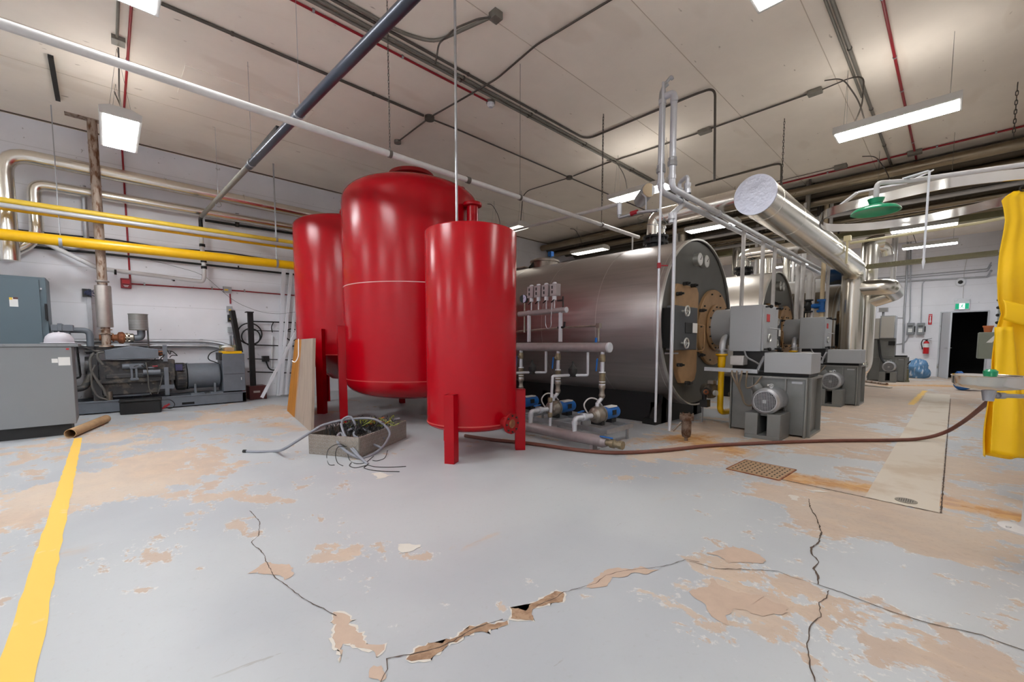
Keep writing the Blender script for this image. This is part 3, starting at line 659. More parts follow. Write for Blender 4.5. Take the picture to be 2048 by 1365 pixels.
# ================= BURNERS =================
def burner(label):
    ox = 6.05; root = thing('burner', label, 'burner', (6.4, 1.62, 0))
    # blower casing: panels with raised vertical edges
    g = G(); g.box(ox, 6.72, 1.22, 2.04, .02, .72); cs = obj('blower_casing', g, 'boxd', root, bevel=.005)
    g = G()
    for y in (2.05, 1.79, 1.42, 1.205): g.box(ox-.03, ox+.02, y-.008, y+.008, 0, .735)
    g.box(ox-.03, ox, 1.2, 2.06, .71, .735)
    for x in (6.12, 6.68): g.box(x-.008, x+.008, 1.165, 1.24, .0, .735)
    g.box(6.1, 6.7, 1.165, 1.24, .71, .735); g.box(6.1, 6.7, 1.165, 1.24, .0, .025); obj('casing_ribs', g, mat('casing_rib_grey', srgb(140, 141, 138), .4, .4), cs)
    g = G(); g.box(ox-.006, ox, 1.555, 1.625, .605, .63); obj('casing_slot', g, 'paper', cs)
    g = G(); g.box(ox-.004, ox, 1.25, 1.36, .655, .68); obj('maker_plate', g, 'galv', cs)
    # motor mount
    g = G(); g.box(5.62, ox-.03, 1.36, 1.74, 0, .045); g.box(5.62, ox-.03, 1.36, 1.50, .045, .31); g.box(5.62, ox-.03, 1.60, 1.74, .045, .31); g.box(5.72, ox-.03, 1.5, 1.6, .27, .31)
    mt = obj('motor_mount', g, 'boxd', root, bevel=.004)
    g = G(); g.box(5.95, ox-.035, 1.50, 1.60, .045, .27); obj('mount_opening', g, 'void', mt)
    # motor
    mc = V((0, 1.535, .455)); 
    g = G(); g.lathe([(0, .0), (.13, .0), (.155, .02), (.16, .09), (.14, .11), (.14, .36), (.15, .38), (.15, .43), (0, .43)], (5.64, mc.y, mc.z), (1, 0, 0), 36)
    for k in range(22):
        a = math.radians(-20+k*(220/21)); n = V((0, math.cos(a), math.sin(a))); c = V((5.76, mc.y, mc.z))+n*.135
        g.bar(c+n*.012, c+n*.012+V((.22, 0, 0)), .007, .04, up=n.cross(V((1, 0, 0))))
    mo = obj('motor', g, 'galv', root)
    g = G(); g.cyl((5.632, mc.y, mc.z), (5.642, mc.y, mc.z), .115, seg=32); gr = obj('fan_guard', g, 'dark', mo)
    g = G()
    for k in range(-6, 7):
        h = math.sqrt(max(0, .112**2-(k*.017)**2))
        g.box(5.627, 5.631, mc.y+k*.017-.002, mc.y+k*.017+.002, mc.z-h, mc.z+h); g.box(5.626, 5.630, mc.y-h, mc.y+h, mc.z+k*.017-.002, mc.z+k*.017+.002)
    g.box(5.622, 5.627, mc.y-.022, mc.y+.022, mc.z-.022, mc.z+.022)
    obj('guard_mesh', g, 'galv', mo)
    g = G(); g.torus((5.80, mc.y-.02, mc.z+.175), (1, .2, 0), .022, .008, 14); obj('lifting_eye', g, 'galv', mo)
    g = G(); g.lathe([(0, 0), (.06, 0), (.065, .015), (.065, .07), (0, .07)], (5.86, mc.y+.13, mc.z+.11), (0, .6, .8), 16); obj('terminal_box', g, 'boxd', mo)
    # plenum and control cabinet
    g = G(); g.box(6.0, 6.5, 1.16, 1.66, .78, 1.03); obj('air_plenum', g, 'box', root, bevel=.006)
    g = G(); g.box(6.10, 6.6, 1.2, 1.95, .735, .78); obj('deck_plate', g, 'dark', root)
    g = G(); g.box(6.3, 6.95, 1.79, 2.19, 1.04, 1.665); cb = obj('control_cabinet', g, 'box', root, bevel=.006)
    g = G(); g.box(6.31, 6.94, 1.765, 1.79, 1.05, 1.655); dd = obj('cabinet_door', g, 'box', root, bevel=.004)
    g = G(); g.torus((6.55, 1.755, 1.22), (0, 1, 0), .05, .012, 20); obj('sight_glass', g, 'rim', dd)
    g = G(); g.box(6.42, 6.54, 1.758, 1.765, 1.44, 1.54); obj('warning_label', g, 'redlab', dd)
    g = G(); g.cyl((6.46, 1.74, 1.35), (6.80, 1.735, 1.35), .009, seg=6); g.bar((6.80, 1.74, 1.35), (6.86, 1.72, 1.35), .02, .02); obj('door_handle', g, 'galv', dd)
    for (x, z) in ((6.36, 1.635), (6.84, 1.635), (6.36, 1.07), (6.84, 1.07)):
        g = G(); g.cyl((x, 1.70, z), (x, 1.77, z), .012, seg=8); g.ball((x, 1.70, z), .024, 8); g.bar((x-.02, 1.73, z), (x+.05, 1.73, z+.01), .02, .02); obj('cabinet_knob', g, 'black', cb)
    # throat drum and bolt flange
    cx, cz = 6.80, 1.39
    g = G(); g.lathe([(0, 0), (.27, 0), (.27, .37), (0, .37)], (cx, 2.19, cz), (0, 1, 0), 48); dm = obj('burner_throat', g, 'box', root)
    g = G(); g.lathe([(.26, 0), (.35, 0), (.35, .025), (.26, .025), (.26, 0)], (cx, 2.54, cz), (0, 1, 0), 48)
    fg = obj('throat_flange', g, 'tan', root)
    g = G()
    for k in range(14):
        a = math.radians(k*360/14); g.cyl((cx+.315*math.cos(a), 2.52, cz+.315*math.sin(a)), (cx+.315*math.cos(a), 2.545, cz+.315*math.sin(a)), .012, seg=6)
    obj('flange_bolts', g, 'dark', fg)
    # linkage, servo box and small parts under the cabinet
    g = G(); g.box(6.18, 6.4, 1.96, 2.13, .85, .98); obj('servo_box', g, 'whitepipe', root, bevel=.012)
    g = G(); g.box(6.35, 6.9, 1.75, 2.15, .78, 1.04); obj('linkage_frame', g, 'dark', root)
    g = G(); g.tube([(6.28, 1.98, 1.04), (6.2, 1.93, .96), (6.16, 1.80, .90), (6.12, 1.73, .86)], .012, 8, bend=.05); g.tube([(6.16, 1.7, .98), (6.12, 1.74, .86), (6.1, 1.76, .78)], .02, 8); obj('linkage_rod', g, 'galv', root)
    # conduit bar in front with flexible whips down to the motor
    g = G(); g.bar((5.92, 2.36, .80), (5.98, 1.72, .79), .055, .05); cbar = obj('conduit_trough', g, 'galv', root)
    for k, y in enumerate((2.01, 1.95, 1.89, 1.83)):
        g = G(); g.tube([(5.925, y, .79), (5.88, y-.01, .74), (5.90, 1.93-.008*k, .60), (5.95, 1.90-.006*k, .50), (5.97, 1.86, .36), (5.92, 1.78, .34), (5.88, 1.70, .42)] if k < 3 else [(5.93, y, .79), (5.88, y-.01, .72), (5.93, 1.84, .56), (5.95, 1.75, .60), (6.0, 1.68, .73)], .010, 8, bend=.06)
        obj('flexible_whip', g, mat('whip_khaki', srgb(140, 126, 108), .5, .3), cbar)
    # feet bolts
    return root
br1 = burner('grey gas burner with finned blower motor, nearest of the burners')
br2 = copy_tree(br1, (3.85, 0, 0), 'second gas burner along, its motor base left of the vertical duct foot')
br3 = copy_tree(br1, (10.95, -.22, 0), 'farthest gas burner, by the white wall next to the olive pail')
for ch in [c for c in bpy.data.objects if c.parent == br3 and c.name.split('.')[0] in ('air_plenum', 'control_cabinet', 'cabinet_door', 'conduit_trough')]:
    for k in [k for k in bpy.data.objects if k.parent == ch]: bpy.data.objects.remove(k)
    bpy.data.objects.remove(ch)
a_, b_ = PX(1761, 632, 16.9), PX(1789, 677, 16.9); g = G(); g.box(16.9, 17.5, a_.y, b_.y, b_.z, a_.z); cb3 = obj('control_cabinet', g, 'box', br3, bevel=.008)
g = G(); g.box(16.885, 16.9, a_.y-.03, b_.y+.02, b_.z+.02, a_.z-.03); obj('cabinet_door', g, mat('pale_cabinet_door', srgb(196, 194, 188), .45), br3, bevel=.004)
a2, b2_ = PX(1736, 638, 16.95), PX(1758, 678, 16.95); g = G(); g.box(16.95, 17.5, a2.y, b2_.y, b2_.z, a2.z); obj('side_cabinet', g, mat('pale_cabinet_door', srgb(196, 194, 188), .45), br3, bevel=.006)
g = G(); q = PX(1768, 620, 16.9); g.box(16.9, 17.1, q.y-.09, q.y+.12, q.z-.06, q.z+.06); g.cyl((17, q.y+.02, a_.z), (17, q.y+.02, q.z), .03, seg=10); obj('actuator_head', g, 'galv', br3)
g = G(); g.box(17.0, 17.4, PX(1790, 690, 17).y, PX(1742, 690, 17).y, .74, b_.z); obj('burner_neck', g, 'boxd', br3)
g = G(); q = PX(1782, 687, 16.9); g.box(16.9, 17.0, q.y-.09, q.y+.06, q.z-.06, q.z+.06); obj('black_motor_box', g, 'black', br3)
g = G(); g.tube([PX(1757, 680, 16.88), PX(1759, 700, 16.85), PX(1761, 716, 16.8), PX(1768, 726, 16.7)], .03, 8, bend=.1); obj('thick_black_cable', g, 'black', br3)

# first burner's yellow gas feed
def feed(dx, label):
    r = thing('gas_feed_pipe', label, 'pipe', (6.25+dx, 2.28, 0))
    g = G(); g.tube([(6.30+dx, 2.28, .98), (6.30+dx, 2.28, .16), (6.75+dx, 2.16, .16), (7.4+dx, 2.1, .16)], .04, 14, bend=.09); g.lathe([(.04, .0), (.05, .03), (.052, .16), (.08, .18), (.08, .2), (0, .2)], (6.30+dx, 2.28, .80), seg=18); obj('yellow_pipe', g, 'yellow', r)
    g = G(); g.lathe([(.075, 0), (.075, .02), (.045, .02), (.045, .05), (.08, .05), (.08, .07), (0, .07)], (6.30+dx, 2.28, 1.0), seg=18); obj('joint_flange', g, 'galv', r)
    g = G(); g.tube([(6.30+dx, 2.28, 1.06), (6.31+dx, 2.28, 1.14), (6.42+dx, 2.30, 1.22), (6.55+dx, 2.32, 1.24)], .042, 14, bend=.06); obj('grey_elbow', g, 'greyp', r)
    return r
feed(0, 'yellow gas pipe with grey elbow rising beside the nearest burner'); feed(3.85, 'yellow gas pipe stub beside the second burner')
# gas pressure regulator on the boiler foot
r = thing('gas_regulator', 'brown round gas regulator with dial low on the nearest boiler front', 'regulator', (5.9, 2.42, .4))
c = PY(1427, 782, 2.36); g = G(); g.lathe([(0, 0), (.06, 0), (.11, .02), (.12, .06), (.10, .10), (.10, .16), (0, .16)], c, (.45, .9, 0), 28); g.box(c.x-.07, c.x+.05, c.y-.02, c.y+.06, c.z+.1, c.z+.15); obj('regulator_body', g, 'steel', r)
g = G(); q = c+V((-.02, -.05, -.03)); g.cyl(q, q+V((.01, .03, 0)), .04, seg=20); obj('regulator_dial', g, 'glass', r)
g = G(); q = c+V((-.24, .02, .0)); g.cyl(q, q+V((.2, .06, 0)), .045, seg=16); g.cyl(q+V((.1, .05, 0)), q+V((.1, .05, -.17)), .03, seg=10); g.box(c.x-.22, c.x-.10, c.y, c.y+.1, c.z-.22, c.z-.12); obj('valve_body', g, 'dark', r)
g = G(); g.torus(q-V((.0, .01, 0)), (1, .1, 0), .026, .012, 16); obj('orange_cap', g, 'rustor', r)
g = G(); g.tube([c+V((0, .1, -.1)), c+V((.25, .12, -.12)), c+V((.48, .1, -.1)), c+V((.5, .1, .2))], .008, 6, bend=.04); g.cyl(c+V((-.12, .1, -.18)), c+V((-.12, .1, -c.z+.02)), .012, seg=6); obj('impulse_tube', g, 'galv', r)
# silver pipe passing low between boiler and burner
g = G(); g.cyl((6.6, 2.24, .40), (9.6, 2.24, .40), .045, seg=14); tag(obj('low_pipe', g, 'alu'), 'short silver pipe running low behind the nearest burner', 'pipe')

# drip separator and post pipes in front of boiler 1
r = thing('drip_separator', 'small rusty bottle-shaped trap standing below the nearest boiler', 'separator', (4.81, 2.12, 0))
c = PZ(1372, 882); g = G(); g.lathe([(0, .0), (.018, .0), (.018, .035), (.045, .05), (.055, .10), (.055, .27), (0, .27)], c, seg=22); obj('bowl', g, 'rustd', r)
g = G(); g.lathe([(.0, .25), (.075, .25), (.08, .27), (.08, .30), (.05, .32), (0, .325)], c, seg=22)
for k in range(6): a = k*math.pi/3; g.cyl(c+V((.068*math.cos(a), .068*math.sin(a), .24)), c+V((.068*math.cos(a), .068*math.sin(a), .33)), .009, seg=6)
obj('bolted_lid', g, 'rustd', r)
g = G(); q = PD(1346, 862, math.hypot(c.x, c.y)*1.0); g.tube([q, c+V((-.03, .05, .22))], .014, 8); obj('inlet_pipe', g, 'steel', r)

# ================= FEED PUMP SKID =================
HX = 4.22; YS = (2.87, 3.55, 4.23)
hd = thing('header_pipe', 'thick mauve-grey horizontal header pipe with round end cap above the pumps', 'pipe', (HX, 4.0, 1.0)); LOC[hd] = V((HX, 4.0, 1.0))
ye = PX(1218, 693, HX).y
g = G(); g.cyl((HX, ye, 1.10), (HX, 5.2, 1.10), .056, seg=28); obj('header_barrel', g, 'hdr', hd)
g = G(); g.lathe([(0, 0), (.052, 0), (.059, .006), (.059, .03), (.056, .03)], (HX, ye-.02, 1.10), (0, 1, 0), 28); obj('end_cap', g, 'greyp', hd)
g = G(); cyz = PX(1197, 668, HX); tz = 1.36; g.tube([(HX, cyz.y, 1.17), (HX, cyz.y, tz), (HX+.02, cyz.y+.55, tz-.01), (HX+.05, 4.7, 1.30)], .014, 8, bend=.03); g.box(HX-.025, HX+.025, cyz.y-.025, cyz.y+.025, tz-.03, tz+.025); obj('small_loop_pipe', g, 'steel', hd)
g = G(); g.box(HX-.06, HX-.035, cyz.y-.008, cyz.y+.008, 1.16, 1.215); obj('blue_lever', g, 'blue', hd)
# gauge manifold standing on the header
mf = thing('gauge_manifold', 'upper manifold pipe with four pressure switches standing on the header', 'manifold', (HX, 4.1, 1.18))
p0, p1 = PX(1132, 620, HX), PX(1038, 629, HX)
g = G(); g.cyl(p0, p1, .034, seg=20); obj('manifold_pipe', g, 'hdr', mf)
g = G(); g.cyl(p0-V((0, .012, 0)), p0, .036, seg=20); obj('manifold_cap', g, 'greyp', mf)
for u in (1121, 1058):
    q = PX(u, 660, HX); g = G(); g.bar((HX, q.y, 1.17), (HX, q.y, 1.60), .035, .035, up=(0, 1, 0)); obj('manifold_post', g, 'greyp', mf)
for i, u in enumerate((1109, 1092.5, 1077, 1063)):
    q = PX(u, 580+i*1.6, HX); g = G(); g.box(HX-.03, HX+.06, q.y-.055, q.y+.055, q.z-.08, q.z+.075); sw = obj('pressure_switch', g, 'hdr', mf, bevel=.004)
    for dz in (.03, -.03): g = G(); g.box(HX-.033, HX-.029, q.y+.005, q.y+.025, q.z+dz-.018, q.z+dz+.02); obj('switch_window', g, 'black', sw)
    g = G(); g.cyl((HX+.0, q.y, q.z-.13), (HX, q.y, q.z-.08), .028, seg=12); g.cyl((HX, q.y, 1.6), (HX, q.y, q.z-.12), .009, seg=8); g.ball((HX, q.y, q.z+.085), .028, 10, .6)
    obj('switch_stem', g, 'greyp', sw)
    g = G(); g.bar((HX-.03, q.y+.03, 1.68), (HX-.03, q.y-.02, 1.71), .012, .012); obj('stem_cock', g, 'black', sw)
c = PX(1047, 598, HX-.02); g = G(); g.cyl(c, c+V((.04, .02, 0)), .058, seg=28); dg = obj('round_gauge', g, 'black', mf); g = G(); g.cyl(c-V((.003, 0, 0)), c+V((.001, 0, 0)), .053, seg=28); obj('gauge_face', g, 'gaugeb', dg)
g = G(); g.bar(c-V((.004, -.02, .02)), c+V((-.004, -.022, .024)), .005, .002, up=(1, 0, 0)); obj('gauge_needle', g, 'black', dg)
g = G(); g.cyl((HX, c.y+.0, c.z-.05), (HX, c.y, 1.30), .010, seg=8); g.cyl((HX, c.y, 1.42), (HX, c.y, 1.30), .014, seg=8); obj('gauge_siphon', g, 'steel', dg)
q = PX(1096, 650, HX-.04); g = G(); g.tube([q+V((0, .045, .12)), q+V((0, .045, 0)), q+V((0, .02, -.05)), q+V((0, -.03, -.05)), q+V((0, -.06, .0)), q+V((0, -.05, .06)), q+V((.03, -.05, .38))], .006, 6, bend=.03); obj('capillary_loop', g, 'galv', mf)
q = PX(1128, 655, HX); g = G(); g.tube([(HX, q.y+.1, q.z), (HX, q.y, q.z), (HX, q.y-.01, q.z+.07)], .014, 8, bend=.02); obj('black_elbow', g, 'black', mf)
g = G(); q = PX(1126, 601, HX); g.tube([(HX, q.y+.09, q.z), (HX, q.y, q.z)], .012, 6); g.cyl((HX, q.y, 1.6), (HX, q.y, q.z+.05), .010, seg=6); obj('bleed_valve', g, 'dark', mf)
# rack
rk = thing('pump_rack', 'low galvanised steel rack carrying three blue pumps', 'rack', (4.2, 3.6, 0))
g = G(); y0r, y1r = 2.62, 5.0
for x in (3.98, 4.5): g.bar((x, y0r, .165), (x, y1r, .165), .04, .05)
for y in (y0r+.02, 2.9, 3.3, 3.6, 4.0, 4.28, 4.7): g.bar((3.98, y, .165), (4.5, y, .165), .04, .05)
obj('rack_frame', g, 'galv', rk)
for y in (2.68, 3.35, 4.05, 4.75):
    for x in (4.0, 4.48):
        g = G(); g.bar((x, y, 0), (x, y, .15), .025, .025, up=(0, 1, 0)); obj('leg', g, 'galv', rk)
def pump(y, label):
    r = thing('booster_pump', label, 'pump', (4.2, y, .19), 'blue pumps on the rack')
    g = G(); g.lathe([(0, 0), (.04, .0), (.05, .03), (.085, .05), (.102, .09), (.102, .14), (.112, .14), (.112, .165), (0, .165)], (4.02, y, .31), (1, 0, 0), 36); obj('pump_casing', g, 'steel', r)
    g = G(); g.box(4.12, 4.17, y-.08, y+.08, .19, .28); obj('pump_foot', g, 'dark', r); g = G(); g.box(4.36, 4.46, y-.05, y+.05, .19, .24); obj('motor_foot', g, 'dark', r)
    g = G(); g.lathe([(0, 0), (.074, 0), (.08, .02), (.08, .30), (.07, .335), (0, .34)], (4.185, y, .31), (1, 0, 0), 32); mo = obj('pump_motor', g, 'blue', r, label='blue motor')
    g = G(); g.box(4.28, 4.46, y-.06, y+.02, .378, .394); obj('motor_sticker', g, 'paper', mo)
    g = G(); g.box(4.33, 4.41, y-.0845, y-.077, .29, .35); g.box(4.34, 4.40, y-.0865, y-.0845, .30, .34); obj('motor_plate', g, 'dark', mo)
    # discharge riser with brass check valve and ball valve
    g = G(); g.cyl((4.13, y, .40), (4.13, y, .45), .024, seg=14); g.tube([(4.13, y, .44), (HX, y, .50), (HX, y, 1.05)], .024, 14, bend=.02); rs = obj('riser_pipe', g, 'greyp', r)
    g = G(); g.lathe([(.03, .50), (.04, .53), (.03, .56), (.03, .60), (.042, .62), (.042, .64), (.032, .66)], (HX, y, 0), seg=14); obj('union_nut', g, 'steel', rs)
    g = G(); g.lathe([(.028, .67), (.036, .675), (.036, .76), (.04, .77), (.04, .79), (.028, .80)], (HX, y, 0), seg=12); obj('check_valve', g, 'brass', rs); g = G(); g.lathe([(.026, .93), (.036, .94), (.036, 1.0), (.026, 1.02)], (HX, y, 0), seg=12); g.box(HX-.05, HX-.03, y-.015, y+.015, .95, .98); obj('brass_valve', g, 'brass', rs)
    g = G(); g.lathe([(.038, .655), (.038, .668)], (HX, y, 0), seg=12); g.lathe([(.038, .69), (.038, .70), (.037, .70)], (HX, y, 0), seg=12); g.lathe([(.039, .80), (.039, .812), (.028, .812)], (HX, y, 0), seg=12); obj('white_tape', g, 'white', rs)
    g = G(); g.bar((HX-.06, y+.03, .97), (HX-.06, y+.045, .82), .02, .008); obj('valve_lever', g, 'blue', rs)
    # suction line from the floor manifold
    g = G(); g.tube([(3.74, y+.03, .15), (3.74, y+.03, .31), (4.05, y, .31)], .028, 14, bend=.05); g.lathe([(.034, 0), (.034, .04)], (3.74, y+.03, .24), seg=12); g.lathe([(.03, 0), (.045, .01), (.045, .05), (.03, .06)], (3.86, y+.015, .31), (1, 0, 0), 12); obj('suction_pipe', g, 'greyp', r)
    g = G(); g.bar((3.80, y+.02, .37), (3.94, y+.06, .37), .03, .01); obj('suction_lever', g, 'blue', r)
    g = G(); g.tube([(4.1, y+.11, .31), (4.05, y+.15, .42), (4.12, y+.12, .50), (4.2, y+.06, .49), (4.26, y+.02, .40)], .009, 6, bend=.06); obj('cable_whip', g, 'whitepipe', r)
    return r
p1 = pump(YS[0], 'blue booster pump at the near end of the rack')
p2 = copy_tree(p1, (0, YS[1]-YS[0], 0), 'blue booster pump in the middle of the rack')
p3 = copy_tree(p1, (0, YS[2]-YS[0], 0), 'blue booster pump partly hidden behind the smallest red tank leg')
# recirculation branches
def recirc(y, label):
    r = thing('recirculation_pipe', label, 'pipe', (3.9, y, .1))
    g = G(); g.tube([(HX-.0, y-.22, 1.04), (HX, y-.22, .76), (HX-.18, y-.05, .76), (3.80, y-.02, .76), (3.76, y-.02, .16)], .017, 10, bend=.02); obj('branch_pipe', g, 'greyp', r)
    g = G(); g.lathe([(.018, 0), (.045, .01), (.055, .03), (.055, .07), (.03, .10), (.012, .13), (.012, .16), (0, .16)], (HX-.14, y-.10, .77), seg=14); g.box(HX-.17, HX-.10, y-.13, y-.06, .74, .78); obj('regulating_valve', g, 'dark', r)
    g = G(); g.lathe([(.018, 0), (.028, .01), (.028, .05), (.018, .06)], (3.76, y-.02, .45), seg=10); g.lathe([(.018, 0), (.028, .01), (.028, .05), (.018, .06)], (3.76, y-.02, .27), seg=10); obj('pipe_union', g, 'brass', r)
recirc(3.30, 'thin grey recirculation pipe with black valve between first and second pumps')
recirc(3.98, 'thin grey recirculation pipe with black valve beside the smallest red tank')
# floor manifold
fmn = thing('floor_manifold', 'large mauve-grey suction pipe lying low in front of the pump rack', 'pipe', (3.74, 3.5, 0))
e0 = PZ(1195, 889, .10); g = G(); g.cyl((3.74, e0.y, .11), (3.74, 5.4, .11), .062, seg=24); g.lathe([(.03, -.05), (.045, -.05), (.064, .0)], (3.74, e0.y, .11), (0, 1, 0), 24); obj('manifold_barrel', g, 'hdr', fmn)
g = G(); g.cyl((3.74, e0.y-.05, .11), (3.74, e0.y-.11, .11), .034, seg=14); g.lathe([(.03, 0), (.048, .01), (.048, .05), (.03, .06)], (3.74, e0.y-.15, .11), (0, 1, 0), 12); g.cyl((3.74, e0.y-.15, .11), (3.74, e0.y-.2, .11), .036, seg=14); g.cyl((3.74, e0.y-.2, .11), (3.74, e0.y-.24, .11), .045, seg=8); obj('end_valve', g, 'brass', fmn)
g = G(); g.bar((3.74, e0.y-.12, .165), (3.70, e0.y+.01, .175), .03, .008); obj('valve_lever', g, 'blue', fmn)
for y in (e0.y+.12, 3.9):
    g = G(); g.box(3.70, 3.78, y-.02, y+.02, 0, .06); g.box(3.66, 3.82, y-.03, y+.03, 0, .008); obj('pipe_foot', g, 'hdr', fmn)
# ================= FLUORESCENT LIGHTS =================
def lamp(x, y, z, label, tube='diff', up=True):
    r = thing('fluorescent_light', label, 'ceiling light', (x, y, z), 'suspended fluorescent lights')
    L2 = .58; g = G()
    sec = [(-.19, -.035), (.19, -.035), (.195, .045), (.10, .085), (-.10, .085), (-.195, .045)]
    g.prism([(x+a, y-L2, z+b) for a, b in sec], (0, 2*L2, 0)); obj('housing', g, 'lampw', r)
    g = G(); g.box(x-.16, x+.16, y-L2+.02, y+L2-.02, z-.038, z-.0352); obj('diffuser', g, tube, r)
    if up: g = G(); g.box(x-.085, x+.085, y-L2+.05, y+L2-.05, z+.0855, z+.088); obj('ceiling_fill_strip', g, 'upl', r)  # glowing strip added on the housing top to brighten the ceiling
    for dy in (-L2+.1, L2-.1):
        g = G(); g.cyl((x-.10, y+dy, z+.08), (x, y+dy, ROOM_H), .002, seg=5); g.cyl((x+.10, y+dy, z+.08), (x, y+dy, ROOM_H), .002, seg=5); obj('hanging_wire', g, 'conduit', r)
    g = G(); g.tube([(x+.03, y+L2-.3, z+.08), (x+.06, y+L2-.22, z+.4), (x-.02, y+L2-.05, ROOM_H-.08), (x, y+L2+.15, ROOM_H-.02)], .008, 6, bend=.15); obj('power_cord', g, 'conduitd', r)
    return r
lamp(.25, 7.65, 3.9, 'bright square-looking light seen end-on near the rusty exhaust stack', 'diffb')
lamp(.25, 4.15, 3.9, 'bright light cut off by the top edge above the far-left white pipe', 'diffb')
lamp(3.83, .68, 3.9, 'bright light cut off by the top edge, right of centre')
lamp(7.15, .66, 3.9, 'long bright light hanging closest on the right side')
lamp(7.15, 4.1, 3.9, 'bright light behind the two tall grey riser pipes')
lamp(7.15, 7.65, 3.9, 'light just above the top right of the smallest red tank', 'diffw', False)
lamp(10.5, .66, 3.9, 'light seen through the shower curtain track above the green shower head', up=False)
lamp(10.45, 4.1, 3.9, 'bright light just left of the capped end of the big silver duct', up=False)
lamp(10.5, 7.65, 3.9, 'light hanging far back above the nearest boiler', 'diffw', False)
lamp(14.1, .66, 3.9, 'thin bright light beneath the lower curtain track band', up=False)
lamp(14.1, 4.1, 3.9, 'light above the second boiler behind the pair of long grey pipes', up=False)
lamp(14.1, 7.65, 3.9, 'distant light low behind the nearest boiler top at the back', 'diffw', False)
lamp(17.4, .66, 4.0, 'light hanging in front of the far white wall above the doorway', 'diffb', False)
lamp(17.5, 4.1, 3.9, 'distant light behind the vertical silver pipes', 'diffb', False)
for (x, y, lb) in ((-3.2, .66, 'ceiling light behind the camera at the near right wall'), (.25, .66, 'ceiling light directly above the camera'), (-3.2, 4.15, 'ceiling light behind the left edge of the picture'), (-3.2, 7.65, 'ceiling light above the tall switchgear side, left of the picture')):
    lamp(x, y, 3.9, lb, 'diffb' if x < 0 else 'diff')

# ================= helpers for runs of pipe =================
def run(name, label, cat, pts, r, m, bend=.08, clamps=(), rods=(), group=None, seg=12, cm='conduitd', couplings=()):
    g = G(); g.tube(pts, r, seg, bend=bend)
    P = [V(p) for p in pts]; c = P[0]
    if not clamps and not rods and not couplings:
        return tag(obj(name, g, m), label, cat, group)
    root = thing(name, label, cat, tuple(c), group); obj('pipe_body', g, m, root)
    for (p, d) in clamps:
        g = G(); g.ring(p, d, r-.001, .006, .025, 14); k = V(p); g.box(k.x-.012, k.x+.012, k.y-.012, k.y+.012, k.z+r, min(ROOM_H, k.z+r+.03)); obj('pipe_clamp', g, cm, root)
    for (p, d) in couplings:
        g = G(); g.ring(p, d, r-.002, .01, .05, 14); obj('coupling', g, cm, root)
    for (p, top, kind) in rods:
        k = V(p); g = G()
        ax = (P[1]-P[0]).normalized(); g.ring(k, ax, r, .008, .03, 14)
        if kind == 'chain': g.chain(k+V((0, 0, r+.01)), (k.x, k.y, top), .012, .0028)
        elif kind == 'wire': g.cyl(k+V((0, 0, r)), (k.x, k.y, top), .0025, seg=5)
        else: g.cyl(k+V((0, 0, r)), (k.x, k.y, top), .006, seg=6)
        obj('hanger', g, cm if kind != 'rod' else 'conduitd', root)
    return root
H = ROOM_H
AX, AY, AZ = (1, 0, 0), (0, 1, 0), (0, 0, 1)
# ceiling conduits
zc = H-.022
run('overhead_conduit', 'dark conduit along the ceiling crossing behind the slate blue pipe', 'conduit', [(-1, 5.88, zc), (3.72, 5.88, zc)], .018, 'conduitd', clamps=[((1.2, 5.88, zc), AX), ((2.9, 5.88, zc), AX)])
jb = thing('junction_box', 'small dark ceiling junction box where four conduits meet above the largest tank', 'junction box', (3.82, 5.87, H-.06)); g = G(); g.cyl((3.82, 5.87, H-.055), (3.82, 5.87, H), .075, seg=12); obj('box_body', g, 'conduitd', jb)
run('overhead_conduit', 'thin ceiling conduit continuing from the four-way junction box towards the second one', 'conduit', [(3.9, 5.88, zc), (4.3, 5.86, zc), (7.2, 5.86, zc)], .012, 'conduitd')
run('overhead_conduit', 'thin ceiling conduit running on behind the bright light by the riser pipes', 'conduit', [(7.38, 5.86, zc), (13, 5.86, zc)], .012, 'conduitd')
tag(obj('junction_box', G().cyl((7.29, 5.86, H-.05), (7.29, 5.86, H), .07, seg=12), 'conduitd'), 'dark ceiling junction box left of the riser pipes where conduits cross', 'junction box')
q = PZ(800, 283, H)
run('overhead_conduit', 'short ceiling conduit from the four-way box towards the chain hanger', 'conduit', [(3.82, 5.95, zc), (3.85, q.y-.05, zc)], .012, 'conduitd')
tag(obj('junction_box', G().cyl((3.85, q.y, H-.05), (3.85, q.y, H), .06, seg=12), 'conduit'), 'small round ceiling box above the top of the largest red tank', 'junction box')
run('overhead_conduit', 'bent ceiling conduit pair rising from the four-way box to the top edge', 'conduit', [(3.82, 5.8, zc), (3.86, 4.9, zc-.03), (3.93, 4.4, zc), (3.84, 3.6, zc), (3.92, 2.5, zc), (3.92, -.5, zc)], .012, 'conduitd', bend=.1)
